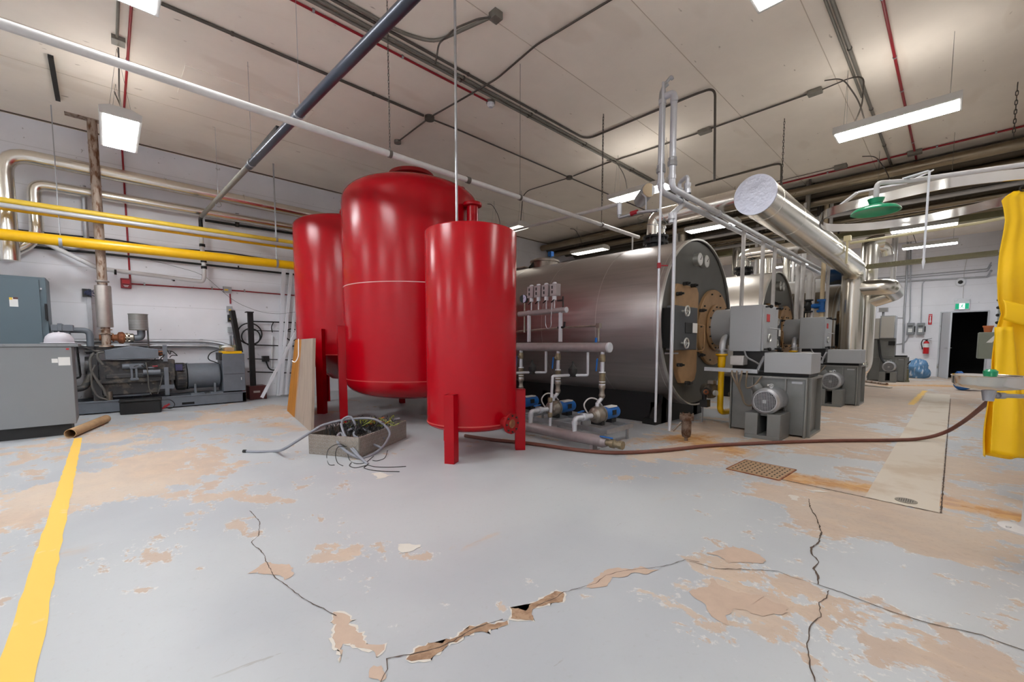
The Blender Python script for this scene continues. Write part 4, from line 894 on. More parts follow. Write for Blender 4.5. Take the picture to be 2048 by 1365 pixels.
# bundle of four
for k, (y, m) in enumerate(((4.77, 'conduit'), (4.70, 'conduit'), (4.60, 'conduitd'), (4.53, 'conduit'))):
    end = 13.0 if k < 2 else 6.25
    if k < 2:
        run('overhead_conduit', ('grey ceiling conduit next to the red one, outer of the long bundle', 'second grey ceiling conduit of the long bundle beside the red one')[k], 'conduit', [(-1, y, zc), (end, y, zc)], .018, m, group='bundle of ceiling conduits', clamps=[((x, y, zc), AX) for x in (2.4, 3.6, 4.9, 6.3, 7.9)])
    elif k == 2:
        run('overhead_conduit', 'dark conduit of the bundle turning right and looping down behind the tall riser pipes', 'conduit', [(-1, y, zc), (6.18, y, zc), (6.2, 2.7, zc), (6.2, 2.45, zc-.02), (6.2, 2.42, 3.4)], .016, m, bend=.2, group='bundle of ceiling conduits', clamps=[((x, y, zc), AX) for x in (2.4, 3.6, 4.9)])
    else:
        run('overhead_conduit', 'short conduit of the bundle curving up to the square ceiling box', 'conduit', [(-1, y, zc), (2.62, y, zc), (2.95, 4.40, zc), (3.17, 3.66, zc)], .018, m, bend=.16, group='bundle of ceiling conduits', clamps=[((1.5, y, zc), AX)])
r = thing('square_junction_box', 'square dark box on the ceiling at top centre with two conduits', 'junction box', (3.2, 3.58, H-.1)); g = G(); g.box(3.13, 3.24, 3.53, 3.64, H-.08, H); obj('box_body', g, 'conduit', r, bevel=.005)
g = G(); g.tube([(3.15, 3.6, H-.06), (3.02, 3.68, H-.10), (2.96, 4.0, H-.06), (2.97, 4.35, H-.05), (2.97, 4.42, H-.25)], .010, 8, bend=.06); obj('flexible_conduit', g, 'conduitd', r)
q = PD(911, 400, 4.35)
g = G(); g.tube([(2.6, 3.78, H-.03), (2.6, 3.78, 2.33)], .014, 8); d = (V((2.6, 3.78, 0))); 
dist = 4.3; q0 = PD(909, 66, dist); q1 = PD(913.5, 440, dist); g = G(); g.tube([(q1.x, q1.y, H), (q1.x, q1.y, 2.32)], .0125, 8); pr_ = obj('vertical_conduit', g, 'galv'); tag(pr_, 'thin vertical conduit dropping from the ceiling behind the smallest red tank', 'conduit')
run('red_conduit', 'red conduit along the ceiling ending at a white detector above the largest tank', 'conduit', [(-1, 4.89, zc), (4.17, 4.89, zc)], .014, 'redc', clamps=[((x, 4.89, zc), AX) for x in (.9, 1.75, 2.8, 3.9)], cm='galv')
r = thing('heat_detector', 'white round detector on the ceiling at the end of the red conduit', 'detector', (4.24, 4.89, H-.08)); obj('detector_base', G().cyl((4.24, 4.89, H-.03), (4.24, 4.89, H), .065, seg=20), 'conduit', r); obj('detector_dome', G().lathe([(0, H-.09), (.03, H-.088), (.055, H-.06), (.055, H-.03), (0, H-.03)], (4.24, 4.89, 0), seg=20), 'white', r)
# right-hand conduits
run('overhead_conduit', 'grey conduit pair running straight away along the ceiling on the right', 'conduit', [(2, 1.05, zc), (11.4, 1.05, zc)], .02, 'conduit', clamps=[((x, 1.05, zc), AX) for x in (6.6, 8.5, 10.2)])
run('overhead_conduit', 'thinner grey conduit beside the straight pair on the right of the ceiling', 'conduit', [(2, 1.10, zc), (8.0, 1.10, zc)], .014, 'conduit')
run('red_conduit', 'red conduit running straight away along the ceiling at upper right', 'conduit', [(2, .69, zc), (11.4, .69, zc)], .016, 'redc', clamps=[((x, .69, zc), AX) for x in (5.9, 7.2, 8.2, 10.4)], cm='galv')
run('red_conduit', 'red conduit crossing the ceiling in front of the ducts at upper right', 'conduit', [(11.0, 6.0, zc), (10.95, .95, zc), (10.95, .62, zc), (10.95, -.78, zc), (10.95, -.86, zc-.4), (10.95, -.86, 1.6)], .016, 'redc', bend=.08, clamps=[((10.95, y, zc), AY) for y in (4.2, 3.1, 2.0, 1.2, .4, -.3)], cm='galv')
for (x, y, lb) in ((10.95, .69, 'grey conduit box where two red overhead conduits meet'), (10.75, 1.75, 'small grey conduit box near the light over the curtain track')):
    tag(obj('junction_box', G().box(x-.07, x+.07, y-.1, y+.1, H-.07, H), 'conduit', bevel=.01), lb, 'junction box')
run('overhead_conduit', 'thin grey conduit beside the red one crossing in front of the far ducts', 'conduit', [(10.72, 6.5, zc), (10.75, 1.85, zc)], .008, 'conduitd')
q1, q2, q3 = PZ(1345, 285, zc), PZ(1385, 273, zc), PZ(1630, 183, zc)
run('overhead_conduit', 'thin ceiling conduit passing behind the riser pipes up to the long right light', 'conduit', [(7.29, 5.75, zc), (7.25, 4.9, zc), (7.3, 4.2, zc), (7.35, 3.2, zc), (7.35, 1.62, zc)], .012, 'conduitd', bend=.05)
tag(obj('junction_box', G().box(7.29, 7.41, 2.95, 3.15, H-.06, H), 'conduit', bevel=.01), 'small ceiling box just right of the tall riser pipes', 'junction box')
r = thing('junction_box', 'grey ceiling box left of the long right light with a looped cable', 'junction box', (7.35, 1.53, H-.07)); obj('box_body', G().box(7.29, 7.41, 1.45, 1.62, H-.06, H), 'conduit', r, bevel=.01)
g = G(); g.tube([(7.35, 1.45, H-.03), (7.3, 1.12, H-.03), (7.22, .98, H-.12), (7.18, .98, 4.2), (7.15, 1.05, 3.99)], .009, 8, bend=.15); obj('looped_cable', g, 'conduitd', r)
run('overhead_conduit', 'thin ceiling conduit bending down to the light above the smallest red tank', 'conduit', [(7.29, 5.95, zc), (7.2, 7.0, zc), (7.18, 7.15, zc-.1), (7.16, 7.2, 4.0)], .010, 'conduitd', bend=.08)
run('overhead_conduit', 'dark conduit arch bending down left of the capped silver duct', 'conduit', [(9.7, 4.2, zc), (9.7, 2.65, zc), (9.7, 2.52, zc-.02), (9.7, 2.5, 3.6)], .018, 'conduitd', bend=.22)
# ceiling drop by the exhaust stack, left side
r = thing('junction_box', 'grey square ceiling box on a conduit above the square-looking light', 'junction box', (.26, 6.95, H-.05)); g = G(); g.box(.20, .32, 6.86, 7.0, H-.05, H); obj('box_body', g, 'conduit', r)
g = G(); g.cyl((.25, 4.6, zc), (.25, 6.85, zc), .014, seg=8); obj('box_conduit', g, 'conduit', r)
g = G(); g.tube([(.26, 7.02, H-.05), (.26, 7.10, H-.2), (.25, 7.3, 4.2), (.28, 7.4, 3.99)], .008, 6, bend=.06); obj('cord', g, 'conduitd', r)
run('red_conduit', 'red conduit coming down the left wall to the red alarm station', 'conduit', [(.35, 3.0, zc), (.35, 10.22, zc), (.35, 10.29, zc-.08), (.35, 10.29, 2.16)], .014, 'redc', bend=.06, clamps=[((.35, 7.3, zc), AY), ((.35, 5.9, zc), AY)], cm='galv')
# suspended strut channel on the ceiling and rod at upper left
q = PZ(108, 150, H-.03); q2 = PZ(103, 112, H-.03); g = G(); g.bar(PZ(101, 113, H-.02), PZ(116, 200, H-.02), .05, .04); tag(obj('strut_channel', g, 'dark'), 'black slotted strut channel on the ceiling at upper left', 'strut')
# ================= LONG SUSPENDED PIPES =================
zw, yw = 3.04, 4.0
run('suspended_pipe', 'long white pipe crossing from upper left to the nearest boiler top', 'pipe', [(-1.6, yw, zw), (6.95, yw, zw)], .030, 'whitepipe', seg=16, rods=[((PY(780, 308, yw).x, yw, zw), H, 'chain'), ((PY(1203, 440, yw).x, yw, zw), H, 'chain'), ((PY(1040, 398, yw).x, yw, zw), H, 'wire')], couplings=[((PY(936, 358, yw).x, yw, zw), AX)])
g = G(); q = PY(1265, 470, yw); g.cyl((q.x, yw, 2.6), (q.x, yw, zw-.02), .014, seg=8); tag(obj('pipe_stand', g, 'whitepipe'), 'slim white post holding the long white pipe above the boiler', 'support')
q = PY(1203, 440, yw)
bp0 = V((1.52, .4, 3.42)); bp1 = V((1.47, 4.5, 3.42)); bp2 = V((1.385, 9.86, 3.52))
r = thing('suspended_pipe', 'slate blue pipe running diagonally from top centre to the left wall', 'pipe', tuple(bp2))
g = G(); g.tube([bp0+V((.12, 0, 0)), V((1.50, 4.0, 3.42)), V((1.45, 6.5, 3.46))], .045, 16); obj('pipe_body', g, 'bluepipe', r)
g = G(); g.tube([V((1.45, 6.2, 3.458)), bp2], .036, 16); obj('thin_section', g, 'conduit', r)
for y in (4.62, 6.35, 8.6):
    g = G(); x = 1.45 if y > 5 else 1.49; z = 3.43+.03*(y > 5); g.ring((x, y, z), AY, .046 if y < 6.4 else .037, .006, .03, 16); g.cyl((x, y, z+.05), (x, y, H), .0025, seg=5); obj('wire_hanger', g, 'galv', r)
q0, q1 = PY(525, 297, 6.4), PY(565, 253, 5.5); g = G(); g.bar((1.50, 5.35, 3.55), (1.48, 6.4, 3.55), .05, .05); tag(obj('strut_channel', g, 'dark'), 'short black channel lying along the slate blue pipe', 'strut')
# its drop on the wall
r = thing('drain_pipe', 'white and black drain pipe dropping down the left wall below the blue pipe', 'pipe', (1.40, 10.1, 2.3))
g = G(); g.tube([(1.385, 9.8, 3.52), (1.385, 9.98, 3.50), (1.39, 10.0, 3.26)], .034, 14, bend=.05); g.cyl((1.39, 10, 3.22), (1.39, 10, 3.27), .045, seg=14); obj('black_elbow', g, 'black', r)
g = G(); g.tube([(1.39, 10.0, 3.24), (1.39, 10.0, 2.92), (1.41, 10.03, 2.80), (1.41, 10.03, 2.42), (1.38, 10.05, 2.33), (-.05, 10.12, 2.42), (-.72, 10.15, 2.80)], .036, 14, bend=.07); obj('white_pipe', g, 'pvc', r)
for z in (3.01, 2.86, 2.72, 2.60):
    g = G(); g.ring((1.395 if z > 2.9 else 1.41, 10.0 if z > 2.9 else 10.03, z), AZ, .036, .012, .05, 14); obj('black_coupling', g, 'black', r)
for x in (.16, .95):
    g = G(); z = 2.33+.06*(1.38-x)/1.43; g.ring((x, 10.1, z), AX, .038, .008, .03, 12); g.box(x-.015, x+.015, 10.1, 10.3, z-.01, z+.05); obj('pipe_clip', g, 'black', r)
# yellow gas pipes on the left
Yg = 9.5
def hangers(root, pts, r_, top=H):
    for p in pts:
        k = V(p); g = G(); g.ring(k, AX, r_, .008, .04, 16); g.cyl(k+V((0, 0, r_)), (k.x, k.y, top), .007, seg=6); obj('hanger_rod', g, 'galv', root)
z0_, z1_ = PY(0, 471, Yg).z, PY(590, 531, Yg).z
r = thing('gas_pipe', 'thick bright yellow gas pipe crossing the left wall, lower of the yellow pipes', 'pipe', (0, Yg, 2.7)); g = G(); g.cyl((-2.5, Yg, z0_), (3.6, Yg, z1_), .082, seg=24); obj('pipe_body', g, 'yellow', r)
hangers(r, [(PY(121, 480, Yg).x, Yg, PY(121, 484, Yg).z), (PY(553, 520, Yg).x, Yg, PY(553, 527, Yg).z)], .083)
z0_, z1_ = PY(0, 401, Yg).z, PY(590, 486, Yg).z
r = thing('gas_pipe', 'pale yellow gas pipe above the thick yellow one on the left', 'pipe', (0, Yg, 3.1)); g = G(); g.cyl((-2.5, Yg, z0_), (3.6, Yg, z1_), .042, seg=18); obj('pipe_body', g, 'lyellow', r)
hangers(r, [(PY(553, 478, Yg).x, Yg, z1_)], .043)
r = thing('grey_pipe', 'grey pipe running just under the pale yellow gas pipe', 'pipe', (0, Yg-.03, 3.0)); g = G(); z0_, z1_ = PY(0, 411, Yg-.05).z, PY(590, 492, Yg-.05).z; g.cyl((-2.5, Yg-.05, z0_), (3.6, Yg-.05, z1_), .034, seg=16); obj('pipe_body', g, 'greyp', r)
r = thing('gas_pipe', 'thin yellow pipe tucked behind the grey one on the left', 'pipe', (0, Yg+.08, 3.0)); g = G(); z0_, z1_ = PY(0, 416, Yg+.05).z, PY(590, 497, Yg+.05).z; g.cyl((-2.5, Yg+.05, z0_), (3.6, Yg+.05, z1_), .034, seg=16); obj('pipe_body', g, 'yellow', r)
# silver insulated ducts on the left wall
Yd = 9.95
def duct_rings(g, pts, r_):
    for p, d in pts: g.ring(p, d, r_-.001, .004, .012, 28)
r = thing('insulated_duct', 'large silver insulated duct high along the left wall', 'duct', (0, Yd, 3.9))
za, zb = PY(120, 327, Yd).z, PY(560, 419, Yd).z
g = G(); g.tube([(-1.0, Yd, 2.4), (-1.0, Yd, za), (-.35, Yd, za), (5.2, Yd, zb)], .105, 24, bend=.3)
duct_rings(g, [((-.28, Yd, za), AX), ((.9, Yd, za), AX), ((2.1, Yd, za), AX), ((-1.0, Yd, 3.2), AZ)], .105); obj('duct_jacket', g, 'alu', r)
r = thing('insulated_duct', 'thinner silver insulated pipe under the large duct on the left wall', 'duct', (0, 10.12, 3.7))
zz = PY(60, 366, 10.12).z; g = G(); g.tube([(-1.2, 10.12, 2.45), (-.86, 10.12, 2.66), (-.72, 10.12, 2.85), (-.72, 10.12, zz), (-.3, 10.12, zz), (5.4, 10.12, zz+.03)], .082, 20, bend=.15)
duct_rings(g, [((-.72, 10.12, z), AZ) for z in (3.35, 3.05)]+[((-.3, 10.12, zz), AX)], .082); obj('duct_jacket', g, 'alu', r)
run('vertical_pipe', 'grey vertical conduit low on the left wall between the silver duct and exhaust stack', 'conduit', [(-.17, 10.2, 3.78), (-.17, 10.2, 2.82), (-.3, 10.2, 2.72), (-1.0, 10.2, 2.78)], .036, 'galv', bend=.12)
for k, (v0, v1, lb) in enumerate(((438, 548, 'thin black cable sagging across the left wall behind the yellow pipes'),)):
    pts = [PY(25, 459, 10.27), PY(130, 470, 10.27), PY(230, 480, 10.27), PY(330, 496, 10.27), PY(450, 505, 10.27), PY(590, 527, 10.27), PY(800, 560, 10.27)]
    run('black_cable', lb, 'cable', pts, .012, 'black', bend=.1)
pts = [PY(-60, 486, 10.25), PY(50, 493, 10.25), PY(190, 506, 10.25), PY(560, 546, 10.25), PY(700, 562, 10.25)]
run('surface_pipe', 'black pipe along the left wall just below the thick yellow pipe', 'pipe', pts, .02, 'black', bend=.04, clamps=[(tuple(PY(144, 501, 10.25)), AX), (tuple(PY(477, 537, 10.25)), AX)], cm='black')
pts = [PY(410, 441, 10.2), PY(590, 468, 10.2), PY(800, 500, 10.2)]
run('surface_pipe', 'black pipe running right along the wall from the blue pipe end', 'pipe', pts, .024, 'black', clamps=[(tuple(PY(474, 450, 10.2)), AX)], cm='conduitd')
g = G(); a_ = PY(474, 440, 10.28); g.box(a_.x-.03, a_.x+.03, 10.23, 10.31, a_.z-.14, a_.z+.12); tag(obj('pipe_bracket', g, 'conduitd'), 'short dark strut bracket holding the black pipe on the wall', 'bracket')
# alarm pull station and red wall conduit
zA = 2.06
r = thing('fire_alarm_station', 'red fire alarm pull station on the left wall', 'alarm', (.36, 10.25, zA)); c = PY(252, 567, 10.25)
g = G(); g.box(c.x-.07, c.x+.07, 10.23, 10.31, c.z-.085, c.z+.085); obj('station_body', g, 'redc', r, bevel=.006)
g = G(); g.box(c.x-.05, c.x+.05, 10.205, 10.235, c.z-.01, c.z+.055); g.box(c.x-.03, c.x+.03, 10.19, 10.235, c.z-.01, c.z+.012); obj('pull_bar', g, mat('bright_alarm_red', srgb(205, 30, 40), .4), r)
g = G()
for k, (w) in enumerate((.07, .05)): g.box(c.x-w/2, c.x+w/2, 10.226, 10.2295, c.z-.045-k*.018, c.z-.036-k*.018)
obj('station_lettering', g, 'paper', r)
pA, pB, pC = PY(262, 568, 10.285), PY(452, 580, 10.285), PY(620, 594, 10.285)
run('red_conduit', 'red conduit running right along the left wall from the alarm station', 'conduit', [pA, pB, pC+V((.3, 0, 0))], .012, 'redc', clamps=[(tuple(PY(289, 570, 10.285)), AX), (tuple(PY(424, 578, 10.285)), AX), (tuple(PY(489, 583, 10.285)), AX)], cm='galv')
g = G(); g.box(pB.x-.05, pB.x+.09, 10.24, 10.31, pB.z-.055, pB.z+.06); r = thing('junction_box', 'grey wall box with yellow sticker on the red conduit', 'junction box', (pB.x, 10.27, pB.z)); obj('box_body', g, 'box', r); g = G(); g.box(pB.x-.035, pB.x+.03, 10.236, 10.24, pB.z-.02, pB.z+.01); obj('yellow_sticker', g, 'lyellow', r)
q = PY(459, 606, 10.285); q2 = PY(460, 588, 10.285)
run('red_conduit', 'short red conduit dropping from the stickered grey box', 'conduit', [(q2.x, 10.285, q2.z), (q2.x, 10.285, q.z-.02)], .012, 'redc')
r = thing('switch_box', 'grey switch boxes one below the other behind the tilted black post', 'switch box', (q2.x, 10.26, 1.7))
for (u, v, w, h, m) in ((459, 619, .045, .06, 'box'), (461, 637, .045, .07, 'dark'), (462, 660, .055, .055, 'box')):
    a_ = PY(u, v, 10.26); g = G(); g.box(a_.x-w, a_.x+w, 10.22, 10.31, a_.z-h, a_.z+h); b_ = obj('switch_body', g, m, r)
    if v < 650: g = G(); g.box(a_.x-.02, a_.x+.02, 10.216, 10.22, a_.z-.03, a_.z); obj('yellow_sticker', g, 'lyellow', b_)
for k in range(2):
    g = G(); a_ = PY(460+k*5, 672, 10.26); g.tube([a_, a_+V((0, .01, -.18)), a_+V((.03, .01, -.6))], .016, 8, bend=.05); obj('drop_conduit', g, 'galv', r)
# two horizontal silver pipes behind generator
for k, (v0, v1, lb) in enumerate(((683, 683, 'silver pipe low on the left wall behind the engine, upper of two'), (692, 692, 'silver pipe low on the left wall behind the engine, lower of two'))):
    a_, b_ = PY(180, v0, 10.2), PY(410+k*12, v1, 10.2)
    run('surface_pipe', lb, 'pipe', [(a_.x-.5, 10.2, a_.z), (b_.x, 10.2, b_.z), (b_.x+.28, 10.15, b_.z-.05-.03*k), (b_.x+.45, 10.0, b_.z-.14)], .034, 'galv', bend=.14, couplings=[((b_.x-.06, 10.2, b_.z), AX)], cm='galv')
# horizontal rails with black cable loops right of the generator
r = thing('rail_set', 'dark horizontal rails and coiled black cable on the wall right of the engine', 'cable', (2.3, 10.25, .8))
for (v, m, rr) in ((643, 'black', .014), (661, 'dark', .008), (690, 'black', .012), (718, 'dark', .010), (744, 'dark', .012)):
    a_, b_ = PY(495, v, 10.25), PY(600, v+3, 10.25)
    g = G(); g.tube([a_, b_], rr, 8); obj('rail', g, m, r)
for (u, v, rr) in ((500, 668, .22), (502, 674, .17)):
    c = PY(u, v, 10.22); g = G(); g.torus(c, AY, rr, .013, 32); obj('cable_coil', g, 'black', r)
c = PY(584, 670, 10.2); g = G(); g.torus(c, AY, .13, .013, 24); obj('cable_coil', g, 'black', r)
a_ = PY(531, 718, 10.24); g = G(); g.box(a_.x-.06, a_.x+.06, 10.18, 10.3, a_.z-.06, a_.z+.06); obj('outlet_box', g, 'dark', r)
g = G(); g.tube([a_+V((0, -.02, -.05)), a_+V((.06, -.02, -.24)), a_+V((.25, .02, -.27)), a_+V((.3, .03, -.24))], .014, 8, bend=.08); obj('black_cord', g, 'black', r)
g = G(); a_ = PY(545, 672, 10.27); b_ = PY(543, 735, 10.27); g.cyl(a_, b_, .018, seg=8); obj('white_riser', g, 'pvc', r)
g = G(); a_ = PY(547, 645, 10.25); g.tube([a_, a_+V((-.05, 0, -.1)), a_+V((-.03, 0, -.22))], .01, 6, bend=.05); obj('short_cable', g, 'black', r)
# thin wire sagging across the wall
pts = [PY(300, 520, 10.2), PY(405, 548, 10.2), PY(470, 605, 10.2), PY(520, 625, 10.1), PY(560, 629, 10.0), PY(592, 624, 9.7)]
run('loose_wire', 'thin loose wire sagging across the left wall towards the back red tank', 'wire', pts, .003, 'dark', bend=.2, seg=5)
pts = [PY(640, 222, 8.4), PY(590, 405, 8.4)]
# ================= TALL RISERS AND THE LONG PAIR OF PIPES =================
XA = 4.80; 
PA = PX(1310, 385, XA); PBx = PX(1337, 377, XA)
ya, yb, zr = 2.49, 2.35, PA.z
topA = PX(1313, 165+28, XA); 
r = thing('riser_pipe', 'left tall light grey riser pipe bending into the long pair of pipes', 'pipe', (XA, ya, 3.0))
zt = PX(1315, 205, XA).z
g = G(); g.tube([(XA, ya, zt), (XA, ya, zr), (18.6, ya, zr)], .036, 18, bend=.09); obj('pipe_body', g, 'greyp', r)
for z in (zt-.25, zr+.14, zr+.27): 
    pass
for (p, d) in (((XA, ya, zt-.02), AZ), ((XA, ya, zr+.10), AZ), ((XA+.55, ya, zr), AX), ((XA+2.2, ya, zr), AX), ((XA+5.4, ya, zr), AX)):
    g = G(); g.ring(p, d, .035, .008, .05, 18); obj('coupling', g, 'greyp', r)
g = G(); g.lathe([(.041, 0), (.055, .01), (.055, .05), (.048, .06), (.05, .09), (.04, .10)], (XA, ya, zr+.20), seg=8); obj('union_nut', g, 'galv', r)
g = G(); g.tube([(XA, ya, zt), (XA, ya, zt+.09), (XA+.0, ya-.01, zt+.14), (XA+.02, ya-.05, zt+.17)], [.044, .036, .024, .022], 14); g.tube([(XA, ya, zt+.08), (XA, ya, zt+.15), (XA+.02, ya-.09, zt+.235), (XA+.03, ya-.10, zt+.20)], .018, 10, bend=.05); obj('top_tee', g, 'galv', r)
r2 = thing('riser_pipe', 'right tall light grey riser pipe with rounded top elbow', 'pipe', (XA, yb, 3.0))
g = G(); g.tube([(XA, ya-.03, zt+.03), (XA, yb, zt+.03), (XA, yb, zr), (18.6, yb, zr)], .036, 18, bend=.07); obj('pipe_body', g, 'greyp', r2)
for (p, d) in (((XA, yb, zt-.05), AZ), ((XA, yb, zr+.12), AZ), ((XA+1.4, yb, zr), AX), ((XA+3.9, yb, zr), AX)):
    g = G(); g.ring(p, d, .035, .008, .05, 18); obj('coupling', g, 'greyp', r2)
g = G(); g.lathe([(.041, 0), (.055, .01), (.055, .05), (.048, .06), (.05, .09), (.04, .10)], (XA, yb, zr+.24), seg=8); obj('union_nut', g, 'galv', r2)
# drops
def vrun(u0, v0, u1, v1, dist, rad, m, name, label, cat='pipe', seg=12):
    p = PD(u0, v0, dist); q = PD(u1, v1, dist); x, y = (p.x+q.x)/2, (p.y+q.y)/2
    zt_, zb_ = max(p.z, q.z), min(p.z, q.z)
    g = G(); g.cyl((x, y, zb_), (x, y, zt_), rad, seg=seg); o = tag(obj(name, g, m), label, cat); return o
dA = 5.33
vrun(1347, 425, 1342, 862, dA, .021, 'greyp', 'drop_pipe', 'light grey vertical pipe dropping from the tee to the drip trap, right of two')
q0, q1 = PD(1323, 165, dA-.15), PD(1314, 845, dA-.15); mx_, my_ = (q0.x+q1.x)/2, (q0.y+q1.y)/2
thin_ = thing('drop_pipe', 'thin long vertical pipe passing in front of the nearest boiler', 'pipe', (mx_, my_, q1.z)); g = G(); g.cyl((mx_, my_, q1.z), (mx_, my_, q0.z), .014, seg=12); obj('pipe_body', g, 'greyp', thin_)
vrun(1318, 420, 1313, 832, dA-.05, .010, 'conduit', 'drop_pipe', 'thinner vertical tube right beside the long thin vertical pipe')
p = PD(1320, 531, dA-.17); p = V((mx_, my_, p.z)); g = G(); g.bar(p, p+V((.07, -.07, 0)), .02, .012); g.cyl(p-V((0, 0, .03)), p+V((0, 0, .03)), .022, seg=10); lv = obj('red_valve_lever', g, 'redc', thin_)
g = G(); q = PD(1343, 430, dA); g.lathe([(.045, 0), (.03, .05), (.03, -.0)], (q.x, q.y, q.z-.05), seg=12); g.cyl((q.x, q.y, q.z-.09), (q.x, q.y, q.z+.02), .032, seg=12); g.tube([(q.x, q.y, q.z), (XA+.6, ya, zr-.02)], .03, 12); tag(obj('pipe_tee', g, 'greyp'), 'pipe tee where the drip trap drop leaves the long pipes', 'pipe fitting')
# side branch towards the left with red valve
br = thing('branch_pipe', 'small pipe branch with red valve left of the tall riser pipes', 'pipe', (XA, 2.9, 2.9)); XB = XA+.02
pts = [PX(u, v, XB) for (u, v) in ((1316, 421), (1282, 424), (1238, 436), (1237, 408))]
g = G(); g.tube(pts, .02, 12, bend=.02); obj('branch_body', g, 'galv', br)
g = G(); g.cyl(PX(1239, 408, XB), PX(1239, 430, XB), .028, seg=12); obj('vertical_stub', g, 'greyp', br)
g = G(); g.cyl(PX(1275, 424, XB), PX(1262, 428, XB), .03, seg=12); obj('red_valve', g, 'redc', br)
g = G(); g.tube([PX(1292, 420, XB), PX(1292, 395, XB), PX(1284, 388, XB)], .011, 8, bend=.02); obj('small_tube', g, 'galv', br)
g = G(); pts = [PX(1281+6*math.sin(k*1.05), 428+k*1.9, XB) for k in range(16)]; g.tube(pts, .0025, 5); obj('coiled_wire', g, 'conduitd', br)
r = thing('insulated_pipe_end', 'round cream end of an insulated pipe beside the left riser', 'pipe', (XA+.2, 2.9, 3.2)); c = PX(1299, 380, XA+.3); g = G(); g.cyl(c+V((0, .02, 0)), c+V((.3, .3, 0)), .085, seg=24); obj('pipe_sleeve', g, 'galv', r); g = G(); g.cyl(c, c+V((.01, .02, 0)), .085, seg=24); obj('end_disc', g, 'cork', r)
a_, b_ = PX(1028, 458, 7.3), PX(1240, 404, 6.2)
run('white_pipe', 'thin white pipe rising from the back left to the light beside the risers', 'pipe', [PX(1028, 461, 6.6), PX(1240, 408, XA+.02)], .024, 'whitepipe')
# arch pipe pair on top of the long pipes
r = thing('arch_pipe', 'small grey pipe arch standing on the long pair of pipes', 'pipe', (6.3, yb, 3.1)); a_, b_ = PY(1358, 405, ya), PY(1377, 425, yb)
g = G(); g.tube([(a_.x, ya, zr), (a_.x, ya, zr+.22), (b_.x-.05, yb, zr+.24), (b_.x-.05, yb, zr)], .024, 12, bend=.04)
for (x, y) in ((a_.x, ya), (b_.x-.05, yb)): g.lathe([(.045, 0), (.045, .05), (.035, .06), (.035, .08), (.042, .09), (.042, .12)], (x, y, zr+.03), seg=10)
obj('arch_body', g, 'greyp', r)
# drops to boiler 2
def vrunY(u, y, zb_, rad, m, name, label):
    x = PY(u, 570, y).x; g = G(); g.cyl((x, y, zb_), (x, y, zr), rad, seg=14); return tag(obj(name, g, m), label, 'pipe')
vrunY(1484, 2.42, .02, .030, 'whitepipe', 'drop_pipe', 'white vertical pipe behind the first burner cabinet, left of two')
vrunY(1523, 2.42, .02, .032, 'whitepipe', 'drop_pipe', 'grey-white vertical pipe behind the first burner cabinet, left of two close together')
vrunY(1547, 2.42, .02, .032, 'whitepipe', 'drop_pipe', 'grey-white vertical pipe behind the first burner cabinet, right of two close together')
# ================= FLUES =================
r = thing('insulated_duct', 'big silver duct with flat capped end running back to the vertical ducts', 'duct', (9, 1.7, 2.9)); zd = 2.90; yd = 1.72
g = G(); g.tube([(5.62, yd, zd), (12.7, yd, zd), (12.7, yd, .62)], .225, 40, bend=.42, bseg=8)
duct_rings(g, [((x, yd, zd), AX) for x in (5.95, 7.0, 8.1, 9.4, 10.7)]+[((12.7, yd, z), AZ) for z in (2.2, 1.32)]+[((12.7, yd, .64), AZ)], .225); obj('duct_jacket', g, 'alu', r)
g = G(); g.cyl((5.605, yd, zd), (5.625, yd, zd), .231, seg=40); obj('end_cap', g, mat('crinkled_foil', srgb(205, 208, 222), .35, .85, bump=.8, scale=5), r)
g = G(); g.tube([(12.7, yd-.05, 2.42), (12.7, 1.08, 2.42), (14.2, 1.08, 2.38), (14.2, yd-.1, 2.2)], .175, 32, bend=.21, bseg=8)
duct_rings(g, [((12.7, y, 2.42), AY) for y in (1.35,)], .175); obj('side_loop', g, 'alu', r)
r = thing('insulated_duct', 'second vertical silver duct with domed top behind the main one', 'duct', (14.2, 1.65, 0))
g = G(); g.tube([(13.0, 2.1, .44), (14.2, 1.62, .44), (14.2, 1.62, 3.72), (14.3, 1.4, 3.74)], .185, 32, bend=.34, bseg=8); duct_rings(g, [((14.2, 1.62, z), AZ) for z in (3.1, 2.75, 1.4, .9)], .185); obj('duct_jacket', g, 'alu', r)
g = G(); g.tube([(14.2, 1.55, 3.66), (14.55, 1.36, 3.6), (14.6, 1.32, 3.40)], .13, 28, bend=.15); obj('rear_branch', g, 'alu', r)
def flue(dx, label):
    r = thing('insulated_duct', label, 'duct', (BX+dx, 3.33, 2.8))
    g = G(); g.tube([(BX+dx, 3.33, 2.82), (BX+dx, 3.33, 3.10), (BX+dx, 1.75, 3.10)], .135, 32, bend=.26, bseg=8)
    duct_rings(g, [((BX+dx, 3.33, 2.86), AZ), ((BX+dx, 3.05, 3.10), AY), ((BX+dx, 2.4, 3.10), AY)], .135); obj('duct_jacket', g, 'alu', r)
    for (yy, zz) in ((3.33, 2.98), (3.26, 3.04), (3.16, 3.09)):
        d = V((0, -(3.4-yy)*4, .3 if yy < 3.3 else 1)).normalized(); g = G(); g.ring((BX+dx, yy, zz), d, .137, .003, .008, 28); obj('elbow_seam', g, 'galv', r)
    return r
flue(0, 'silver flue elbow rising from the nearest boiler to the big duct'); flue(4, 'silver flue elbow rising from the second boiler behind the long pipes')
